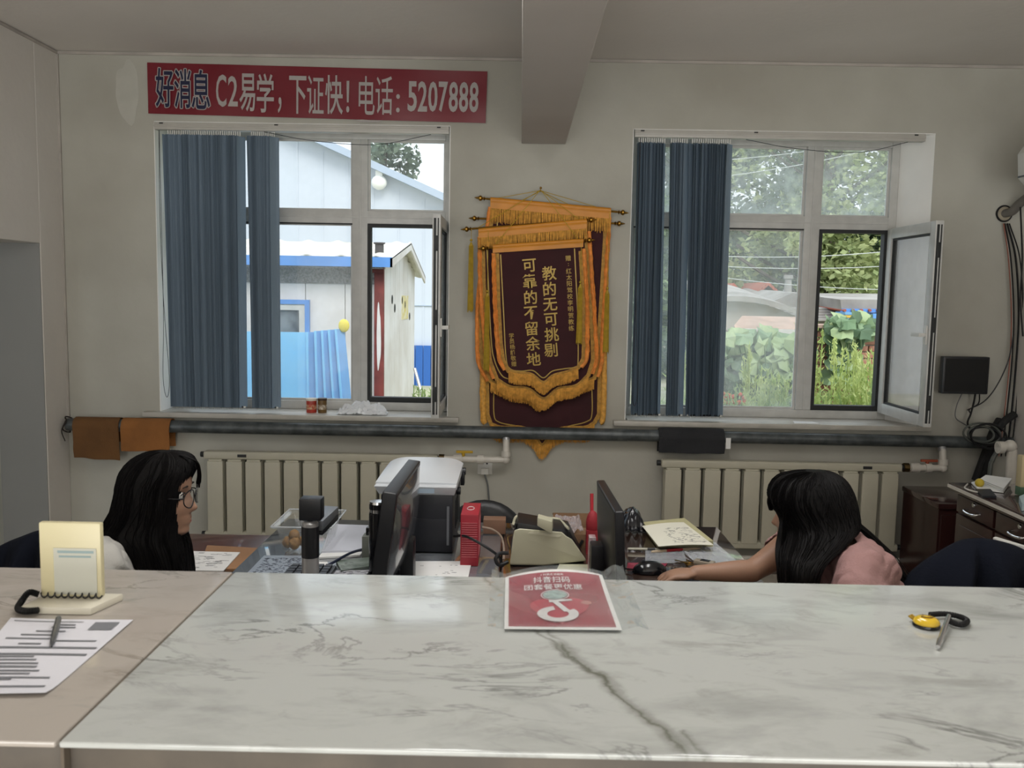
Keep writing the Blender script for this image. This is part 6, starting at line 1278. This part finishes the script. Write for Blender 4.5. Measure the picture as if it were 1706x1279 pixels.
# shed
M_sw = mat('weathered_white_steel', 'dedcdb', .5, col2='cbc6c1', vs=2.5, bump=.05, bs=20); M_bl = mat('blue_painted_trim', '5f93d6', .45, var=.15, vs=4); M_rust = mat('rust_red_post', '7e3a35', .6, col2='5f2b28', vs=6)
SY, SB = 9.0, 11.6; XS = W(640, 520, SY).x; zE = W(560, 436, SY).z-.06; XLs = -5.6
r = thing('storage_shed', 'low white panel shed with blue eaves and corrugated roof outside left window', 'building', ((XS+XLs)/2, SY+1.3, 0))
k = 0; x = XS-.0
while x > XLs:
    w_ = .40; MB().bb(x-w_+.008, x-.0, SY, SY+.06, -.05, zE).build('wall_panel', M_sw, r, smooth=0); x -= w_
for j in range(7):
    y0 = SY+.06+j*.36; MB().bb(XS-.05, XS-.0, y0+.004, y0+.352, -.05, zE+.02+.2*(1-abs((y0-SY-1.3)/1.3))).build('wall_panel', M_sw, r, smooth=0)
q0, q1 = W(624, 500, SY-.02).x, W(640, 500, SY-.02).x; MB().bb(q0, q1, SY-.05, SY+.01, -.05, zE).build('corner_post', M_rust, r, bevel=.01); MB().bb(W(606, 450, SY).x, q1, SY-.06, SY-.0, W(606, 449, SY).z-.03, W(606, 441, SY).z).build('beam', M_rust, r, smooth=0)
m = blob(W(634, 545, SY).x-.01, W(634, 560, SY).z, .022, .30, SY-.051, 44, 8.3, .002); m.build('peeled_paint', M_sw, r, smooth=0)
zR = W(560, 404, SY+1.4).z; xo = W(655, 438, SY-.15).x
zf = W(655, 431, SY-.15).z
def corr(u, v, yA, zA, yB, zB): y = yA+(yB-yA)*v; return Vector((XLs+(xo-XLs)*u, y, zA+(zB-zA)*v+.022*max(0, math.sin(u*(xo-XLs)/.17*PI))**2))
ns = 10
for q in range(ns):
    MB().grid(lambda u, v: corr((q+u)/ns, v, SY-.2, zf+.01, SY+1.3, zR), 24, 2, (0, 0, -.012)).build('roof_sheet', mat('roof_sheet', 'd7d4c8', .45, col2='b9b3a4', vs=3) if q == 0 else bpy.data.materials['roof_sheet'], r, smooth=30)
MB().grid(lambda u, v: corr(u, v, SY+1.3, zR, SB+.25, zf-.12), 100, 2, (0, 0, -.012)).build('rear_roof', bpy.data.materials['roof_sheet'], r, smooth=30)
MB().bb(XLs, xo, SY-.215, SY-.2, zf-.085, zf+.012).build('fascia', M_bl, r, smooth=0); MB().bb(XLs, XS, SY-.2, SY+.0, zf-.1, zf-.085).build('soffit', mat('soffit_speckle', '8e8c8a', .8, col2='5d5c5c', vs=40), r, smooth=0)
MB().bb(XLs, XS, SY-.012, SY-.0, zE-.16, zE+.0).build('header_strip', mat('speckled_strip', '9d9b99', .8, col2='6a6868', vs=60), r, smooth=0)
for a_, b_ in (((SY-.215, zf-.085), (SY+1.3, zR-.075)), ((SY+1.3, zR-.075), (SB+.25, zf-.2))): MB().poly([(xo, a_[0], a_[1]), (xo, b_[0], b_[1]), (xo, b_[0], b_[1]+.09), (xo, a_[0], a_[1]+.09)], (-.02, 0, 0)).build('verge_board', M_sw, r, smooth=0)
p = W(632, 428, SY+.1); MB().lathe((p.x, SY+.1, 0), [(.045, W(632, 427, SY).z), (.045, W(632, 406, SY).z), (.06, W(632, 405, SY).z), (.06, W(632, 403, SY).z)], 14).build('flue', mat('dark_flue', '4d4a4a', .8), r)
# shed window
wx0, wx1 = W(440, 520, SY).x, W(517, 520, SY).x; wz0, wz1 = W(490, 640, SY).z, W(490, 499, SY).z
w_ = MB(); framebars(w_, wx0, wx1, wz0, wz1, SY-.05, SY-.005, .045); w = w_.build('window_frame', M_bl, r, smooth=0); w_ = MB(); framebars(w_, wx0+.045, wx1-.045, wz0+.045, wz1-.045, SY-.04, SY-.005, .06); w_.build('inner_frame', M_trim, w, smooth=0)
MB().bb(wx0+.1, wx1-.1, SY-.02, SY-.01, wz0+.1, wz1-.1).build('pane', mat('dark_pane', '7b8288', .2, col2='4c5056', vs=6), w, smooth=0)
# signs of wear on end wall
m = MB()
for px, py in ((646, 498), (650, 512), (662, 500), (667, 508), (676, 530)): q = W(px, py, 10.2); m.ball((XS+.002, SY+.5+(px-645)*.05, q.z), (.006, .05, .05), 8, 5)
m.build('dark_hole', M_gask, r, kind='stuff'); tag(MB().tube([(XS+.1, SY+1.8, W(664, 617, SY+1.5).z), (XS+.35, SY+1.4, 0)], .02, 8).build('leaning_pole', M_steel), 'thin grey pole leaning on the end of the white shed', 'pole')
q = W(668, 515, 10.5); MB().bb(XS, XS+.004, 10.3, 10.9, q.z-.12, q.z+.16).build('faded_notice', mat('faded_yellow', 'c9b868', .7, col2='d8d4c4', vs=12), r, smooth=0)
# blue sheet fence
FY = 8.0; M_bf = mat('light_blue_sheet', '82c2ee', .45, col2='74b6ea', vs=2); M_bf2 = mat('mid_blue_sheet', '6ea3dd', .45, var=.15, vs=3)
r = thing('blue_fence', 'light blue metal sheet fence in front of the white shed', 'fence', (-3, FY, 0))
x1 = W(513, 600, FY).x; zt_ = W(480, 553, FY).z
for k in range(7): MB().bb(x1-.62*(k+1)+.006, x1-.62*k, FY, FY+.015, -.05, zt_+.01*math.sin(k*3)).build('flat_sheet', M_bf, r, smooth=0)
for k, (px, px2, pt, sk) in enumerate(((515, 528, 553, 0), (529, 540, 551, .02), (541, 552, 550, .04), (553, 564, 549, .06), (565, 576, 548, .08))):
    a0, a1 = W(px, 600, FY).x, W(px2, 600, FY).x; z_ = W(px, pt, FY).z; MB().poly([(a0+sk+.01, FY-.02-.01*(k % 2), -.05), (a1+sk+.03, FY+.02, -.05), (a1-sk*.2, FY+.02, z_), (a0-sk*.2, FY-.02-.01*(k % 2), z_)], (0, .012, 0)).build('ribbed_sheet', M_bf2, r, smooth=0)
    MB().tube([(a0+sk, FY-.03, -.05), (a0-sk*.2-.01, FY-.03, z_)], .012, 6).build('rib', M_bf, r)
p = W(573, 546, FY); tag(MB().ball((p.x, FY-.0, p.z+.02), (.05, .03, .06), 10, 8).build('yellow_rag', mat('yellow_rag', 'd9c84a', .8, bump=.4, bs=30)), 'yellow rag hung on the right end of the blue fence', 'rag')

# vegetation -----------------------------------------------------------------
def leaves(m, n, fn, size, rr, curl=.3):
    for _ in range(n):
        c, out = fn(rr); s = size*rr.uniform(.6, 1.3); a = Vector((rr.gauss(0, 1), rr.gauss(0, 1), rr.gauss(0, .6))).normalized(); b = a.cross(Vector((rr.gauss(0, 1), rr.gauss(0, 1), rr.gauss(0, 1)))).normalized(); a *= s; b *= s*.5
        i = len(m.v); m.v += [c-a, c+b, c+a, c-b]; m.f.append([i, i+1, i+2, i+3]); m.mi.append(0)
LM = [leafy('leaf_dark', '5d7350', '3a4a38', .3), leafy('leaf_mid', '839668', '5a6f4a', .3), leafy('leaf_bright', 'b4bb86', '8c9c6a', .3), leafy('leaf_grey', '87957f', '5f6d5a', .3)]
M_bark = mat('bark', '4f443a', .9, bump=.5, bs=20)
def tree(x, y, h, rad, label, mi, n, seed, base=.35, leaf=.11):
    rr = random.Random(seed); r = thing('tree', label, 'tree', (x, y, 0))
    MB().tube(bez([(x, y, -.1), (x+.1, y, h*.3), (x-.05, y, h*.6), (x+.1, y, h*.9)]), [.16-.12*i/24 for i in range(25)], 8).build('trunk', M_bark, r)
    m = MB()
    for k in range(9): a = rr.uniform(0, 2*PI); z0 = h*rr.uniform(.35, .7); m.tube(bez([(x, y, z0), (x+rad*.5*math.cos(a), y+rad*.5*math.sin(a), z0+h*.12), (x+rad*.85*math.cos(a), y+rad*.85*math.sin(a), z0+h*.22)], 4), .035, 5)
    m.build('branches', M_bark, r, fix=False, kind='stuff')
    cl = []
    for k in range(60):
        a = rr.uniform(0, 2*PI); q = rr.random()**.5; zz = rr.uniform(base, 1.0); w_ = math.sin(PI*min(1, (zz-base)/(1-base)*.85+.12)); cl.append((Vector((x+rad*q*w_*math.cos(a), y+rad*q*w_*math.sin(a), h*zz)), rad*rr.uniform(.18, .36)))
    def fn(g):
        c, s = g.choice(cl); v = Vector((g.gauss(0, 1), g.gauss(0, 1), g.gauss(0, .8))).normalized()*s*g.random()**.35; return c+v, v
    m = MB(); leaves(m, n, fn, leaf, rr); m.build('foliage', LM[mi], r, smooth=0, fix=False, kind='stuff'); return r
tree(6.3, 18.6, 7.0, 2.4, 'bright green bushy tree seen through the open right casement', 2, 12000, 11, .2, .085)
tree(4.0, 21.6, 7.5, 2.4, 'mid green tree left of the bright bushy tree', 1, 11000, 12, .12, .095)
tree(10.6, 20.5, 7.4, 2.3, 'yellow green tree furthest right beyond the roofs', 2, 9000, 13, .2, .095)
tree(3.0, 26, 11, 3.2, 'tall grey green tree filling the left upper pane of the right window', 3, 20000, 14, .12, .13)
tree(8.6, 26.5, 11.5, 3.4, 'tall dark tree filling the right upper pane of the right window', 0, 20000, 15, .12, .13)
tree(14.2, 26, 10.5, 3.2, 'tall mid green tree at the far right edge of the right window', 1, 10000, 16, .1, .12)
tree(2.2, 34, 10.0, 3.4, 'hazy tall tree behind the grey green one', 3, 10000, 17, .05, .17)
tree(6.0, 34, 13.5, 4.2, 'dark tree farthest back in the middle of the right window', 0, 15000, 18, .05, .18)
tree(-4.1, 26.5, 6.7, 1.2, 'small grey tree showing above the warehouse roof', 3, 1800, 19, .5, .12)
tree(5.4, 17.0, 3.3, 1.7, 'low bright green bush rising over the roofs in the open right casement', 2, 9000, 31, .02, .085)
tree(8.9, 17.2, 3.6, 1.6, 'low yellow green bush at the right edge over the roofs', 1, 7000, 32, .02, .085)
tree(2.6, 18.5, 3.4, 1.5, 'low mid green bush over the roofs left of the chimney', 1, 7000, 33, .02, .085)
# roofs and houses behind the garden
M_grey = mat('grey_roof', '9f9c97', .85, col2='827d78', vs=2, bump=.3, bs=12); M_hw = mat('plaster_house_wall', 'a8a29c', .9, var=.1, vs=2); M_tile = mat('red_roof_tile', 'a65a45', .8, var=.2, vs=6)
def pw(l, Y): return [W(a, b, Y) for a, b in l]
r = thing('grey_barrel_house', 'low house with curved grey roof behind the garden', 'house', W(1270, 560, 12))
MB().poly(pw([(1195, 590), (1195, 506), (1215, 500), (1250, 503), (1290, 512), (1330, 528), (1345, 545), (1345, 590)], 12), (0, .4, 0)).build('gable_wall', M_hw, r, smooth=0)
MB().grid(lambda u, v: W(1190+150*u, 503+26*u*u-4*math.sin(PI*u), 12-.15)+Vector((0, 2.6*v, .25*v)), 20, 4, (0, 0, .07)).build('roof', M_grey, r, smooth=60)
r = thing('long_grey_roof_house', 'house with long wavy grey roof in the middle distance', 'house', W(1370, 530, 14))
MB().poly([Vector((p.x, 14, p.z)) for p in pw([(1280, 505), (1320, 488), (1360, 490), (1402, 512), (1404, 522), (1340, 530), (1285, 524)], 14)], (0, 3, .1)).build('roof', M_grey, r, smooth=0)
MB().poly(pw([(1290, 524), (1402, 520), (1402, 600), (1290, 600)], 14.3), (0, 2.5, 0)).build('wall', M_hw, r, smooth=0)
for k in range(5): MB().poly([W(1275, 515+4.5*k, 13.6-.12*k), W(1402, 513+4.5*k, 13.6-.12*k), W(1402, 516+4.5*k, 13.6-.12*k), W(1275, 518+4.5*k, 13.6-.12*k)], (0, .3, .02)).build('roof_course', M_grey, r, smooth=0)
r = thing('tiled_gable_house', 'house with blue painted eaves and tiled roof at the right', 'house', W(1450, 530, 13))
MB().poly(pw([(1402, 516), (1400, 499), (1600, 500), (1600, 516)], 13), (0, 2.4, .10)).build('roof', M_grey, r, smooth=0)
for k in range(12): a = W(1408+14*k, 517, 12.9); MB().tube([(a.x, 12.9, a.z), (a.x, 15.2, a.z+.09)], .022, 6).build('roof_roll', M_tile, r)
MB().poly(pw([(1404, 514), (1600, 516), (1600, 522), (1404, 520)], 12.95), (0, .1, 0)).build('blue_fascia', M_bl, r, smooth=0)
for k in range(8): a = W(1430+13*k, 522, 12.9); MB().bb(a.x-.03, a.x+.03, 12.85, 13.1, a.z-.07, a.z).build('rafter_end', M_bl, r, smooth=0)
MB().poly(pw([(1418, 520), (1600, 522), (1600, 600), (1418, 600)], 13.2), (0, 2, 0)).build('wall', M_hw, r, smooth=0)
for k in range(4): MB().bb(W(1404, 520, 12.9).x, W(1426, 520, 12.9).x, 12.8, 13.2, W(1410, 519+5*(k+1), 12.9).z, W(1410, 519.6+5*k, 12.9).z).build('painted_block', mat('block%d' % k, ('6c9cc4', 'c2a44e', '5f93bd', 'b99f58')[k], .7), r, smooth=0)
def gable(px, py, wpx, hpx, Y, label):
    r = thing('red_gable_house', label, 'house', W(px, py+hpx, Y)); A__, B__, T__ = W(px-wpx/2, py+hpx, Y), W(px+wpx/2, py+hpx, Y), W(px, py, Y)
    MB().poly([A__, B__, T__], (0, 1.5, 0)).build('gable', mat('gable_brick', '9c6f5d', .8) if 'gable_brick' not in bpy.data.materials else bpy.data.materials['gable_brick'], r, smooth=0); MB().poly([Vector((A__.x, Y, -.05)), Vector((B__.x, Y, -.05)), B__, A__], (0, 1.5, 0)).build('wall', M_hw, r, smooth=0)
    for s, e in ((-1, A__), (1, B__)):
        for k in range(4): f0, f1 = k/4, (k+1)/4; q0 = T__+(e-T__)*f0; q1 = T__+(e-T__)*f1*1.08; MB().poly([q0+Vector((0, -.2, .05)), q1+Vector((0, -.2, .05)), q1+Vector((0, 1.8, .05)), q0+Vector((0, 1.8, .05))], (0, 0, .06)).build('tile_course', M_tile, r, smooth=0)
gable(1218, 482, 46, 24, 16, 'small red tiled house at the left behind the curved grey roof'); gable(1275, 480, 40, 18, 16, 'small red gabled house beside the chimney behind the grey roofs')
p = W(1312, 490, 15); tag(MB().lathe((p.x, 15, 0), [(.07, W(1312, 492, 15).z), (.055, W(1312, 466, 15).z), (.08, W(1312, 464, 15).z), (.075, W(1312, 458, 15).z)], 12).build('chimney', M_grey), 'slim grey chimney standing behind the long grey roof', 'chimney')
# garden wall
r = thing('garden_wall', 'red brick garden wall with concrete coping among the weeds', 'wall', W(1420, 600, 9)); M_br = mat('brick_red', 'ab7d6a', .85, col2='946453', vs=14, bump=.3, bs=60); M_cop = mat('pink_grey_coping', 'b59c8c', .9, col2='9c8577', vs=4)
bx0, bx1 = W(1352, 560, 9).x, W(1500, 560, 9).x; bz1 = W(1420, 548, 9).z; bw, bh = .235, .068; pb = None; row = 0; z = .35
MB().bb(bx0+.01, bx1, 9.02, 9.16, -.05, bz1-.005).build('mortar_core', mat('mortar', '8f8578', .95), r, smooth=0)
while z+bh < bz1+.03:
    x = bx0-(.12 if row % 2 else 0)
    while x < bx1:
        if pb is None: pb = MB().bb(x, x+bw-.012, 9.0, 9.1, z, z+bh-.012).build('brick', M_br, r, bevel=.004, seg=1); o = pb; L0 = (x, z)
        else: o = pb.copy(); C.objects.link(o); o.parent = r; o.location = (x-L0[0], rnd(-.006, .006), z-L0[1])
        x += bw
    z += bh; row += 1
MB().poly([W(1225, 547, 8.9), W(1345, 549, 8.9), W(1350, 533, 9.3), W(1238, 531, 9.3)], (0, .05, .03)).build('slab_roof', M_cop, r, smooth=0); MB().bb(W(1190, 570, 9).x, bx0, 9.05, 9.2, -.05, W(1300, 552, 9).z).build('rendered_wall', mat('grey_brown_render', '8a8078', .95, var=.2, vs=3), r, smooth=0)  # rendered part of the wall in mottled grey-brown
MB().poly([W(1225, 556, 8.85), W(1348, 558, 8.85), W(1348, 550, 8.85), W(1225, 547, 8.85)], (0, .1, 0)).build('slab_edge', mat('slab_edge', 'cbc7c0', .8), r, smooth=0)
MB().poly([W(1352, 546, 8.95), W(1500, 547, 8.95), W(1500, 541, 8.95), W(1352, 541, 8.95)], (0, .35, 0)).build('coping', M_cop, r, smooth=0)
# large vine leaves: each leaf a part
def bigleaf(m, c, s, nrm, rot):
    n = Vector(nrm).normalized(); a = n.cross(Vector((0, 0, 1))); a = a.normalized() if a.length > .1 else Vector((1, 0, 0)); b = n.cross(a); vs = [Vector(c)+n*.02*s]
    for k in range(12):
        q = 2*PI*k/12+rot; rad = s*(1+.12*math.cos(5*q)-.45*math.exp(-((q-rot)/.35)**2)); vs.append(Vector(c)+a*rad*math.cos(q)+b*rad*math.sin(q)-n*.30*s*(1+.6*math.sin(3*q)))
    m.add(vs, [(0, 1+k, 1+(k+1) % 12) for k in range(12)])
M_vine = leafy('vine_leaf', '8aa07a', '66805e', .12, 2); M_vn = [M_vine, leafy('vine_leaf_light', 'a5b58c', '86996c', .12, 3), leafy('vine_leaf_dark', '5c7355', '445a40', .1, 3)]
r = thing('squash_vine', 'broad leaved squash vine sprawling over the garden wall', 'vine', W(1300, 640, 8.6)); m = MB(); rr = random.Random(21); proto = None
spots = [(rr.uniform(1195, 1350), rr.uniform(555, 640), rr.uniform(8.1, 8.9), rr.uniform(.07, .14)) for _ in range(150)]+[(rr.uniform(1385, 1455), rr.uniform(532, 555), rr.uniform(8.7, 9.1), rr.uniform(.09, .15)) for _ in range(26)]+[(rr.uniform(1385, 1425), rr.uniform(555, 625), 8.85, rr.uniform(.09, .14)) for _ in range(22)]
for px, py, Y, s in spots:
    c = W(px, py, Y); q = MB(); bigleaf(q, c, s, (rr.uniform(-1, 1), -1, rr.uniform(-.1, 1.6)), rr.uniform(0, 6)); q.build('leaf', rr.choice(M_vn), r, smooth=0, fix=False); m.tube([c, c+Vector((rr.uniform(-.1, .1), .1, -.3))], .006, 4, False)
m.build('stems', M_vine, r, fix=False, kind='stuff')
# tall pale weeds
M_weed = leafy('weed_leaf', 'cdd592', 'a3b86c', .35, 5); M_weed2 = leafy('grass_leaf', 'a6b97c', '829a62', .35, 4)
def weed(x, y, h, seed, mt, n=420, sp=.13):
    rr = random.Random(seed); m = MB()
    for k in range(5):
        a = rr.uniform(0, 2*PI); t_ = Vector((x+sp*math.cos(a)*rr.random(), y+sp*math.sin(a)*rr.random(), h*rr.uniform(.7, 1.0))); b = Vector((x, y, -.05)); m.tube([b, (b+t_)/2+Vector((rr.gauss(0, .02), 0, 0)), t_], .006, 4, False)
        for q in range(n//5): f = rr.random()**.8; c = b+(t_-b)*(.15+.85*f)+Vector((rr.gauss(0, 1), rr.gauss(0, 1), 0))*sp*.55*(1.15-f); d = Vector((rr.gauss(0, .6), rr.gauss(0, .6), 1)).normalized()*rr.uniform(.03, .06); w_ = d.cross(Vector((rr.gauss(0, 1), rr.gauss(0, 1), 0))).normalized()*.008; i = len(m.v); m.v += [c-w_, c+w_, c+d]; m.f.append([i, i+1, i+2]); m.mi.append(0)
    return m.build('weed_plant', mt, smooth=0, fix=False)
rr = random.Random(5)
tall = [(1445, 570, 7.4), (1425, 575, 7.6), (1462, 560, 7.5), (1478, 565, 7.7), (1410, 545, 7.7), (1362, 528, 8.0), (1352, 532, 8.1), (1330, 530, 8.2), (1250, 570, 7.8), (1272, 600, 7.6), (1290, 610, 7.4), (1490, 555, 7.6), (1505, 570, 7.8), (1435, 600, 7.1), (1455, 595, 7.0), (1475, 590, 7.2), (1404, 608, 7.2), (1120, 560, 7.8), (1140, 580, 7.6)]
for k, (px, py, Y) in enumerate(tall):
    p = W(px, py, Y); o = weed(p.x, Y, p.z, 50+k, M_weed, 520, .13 if px > 1400 else .07); tag(o, 'tall yellow green feathery weed outside the right window', 'weed', 'tall pale weeds outside the right window')
for k in range(26):
    px = 1105+k*16.5; Y = rr.uniform(6.6, 7.3); p = W(px, rr.uniform(622, 655), Y); o = weed(p.x, Y, max(p.z, .35), 90+k, M_weed2 if k % 2 else M_weed, 420, .16); tag(o, 'low green weed in the bank under the right window', 'weed', 'low weeds under the right window')
for k in range(12):
    px = 1195+k*12; Y = rr.uniform(7.8, 8.4); p = W(px, rr.uniform(590, 640), Y); o = weed(p.x, Y, max(p.z, .35), 140+k, LM[0] if k % 3 else LM[1], 420, .2); tag(o, 'dark leafy weed in front of the rendered garden wall', 'weed', 'dark weeds by the garden wall')
for k in range(7): px = 690+k*7; Y = 8.8+.3*(k % 3); p = W(px, 640+8*(k % 2), Y); o = weed(p.x, Y, p.z, 170+k, M_weed2, 200, .07); tag(o, 'thin yellow green weed beside the end of the white shed', 'weed', 'weeds beside the shed end')
m = MB()
for k in range(26): p = W(1200+rr.uniform(0, 40), rr.uniform(655, 672), 7.2); m.ball(p, .018, 6, 4)
tag(m.build('red_flowers', mat('red_flower', 'c8583c', .7), kind='stuff'), 'small red flowers low in the garden outside the right window', 'flowers', None, 'stuff')
# overhead wires
def wire(a, b, Ya, Yb, sag, label): 
    A__, B__ = W(*a, Ya), W(*b, Yb); tag(MB().tube([A__+(B__-A__)*t_-Vector((0, 0, sag*4*t_*(1-t_))) for t_ in [i/16 for i in range(17)]], .005, 5).build('overhead_wire', mat('pale_wire', 'b9bcbb', .5) if 'pale_wire' not in bpy.data.materials else bpy.data.materials['pale_wire']), label, 'wire')
wire((1150, 424), (1640, 395), 11, 12, .12, 'pale overhead wire crossing the lower panes of the right window'); wire((1150, 440), (1640, 428), 12, 12, .1, 'second pale overhead wire just under the first'); wire((1150, 300), (1560, 215), 10, 14, .1, 'overhead wire slanting across the upper left pane'); wire((1150, 270), (1560, 205), 10, 14, .1, 'topmost overhead wire in the upper left pane'); wire((1150, 455), (1640, 480), 12, 13, .1, 'lowest overhead wire in front of the trees')
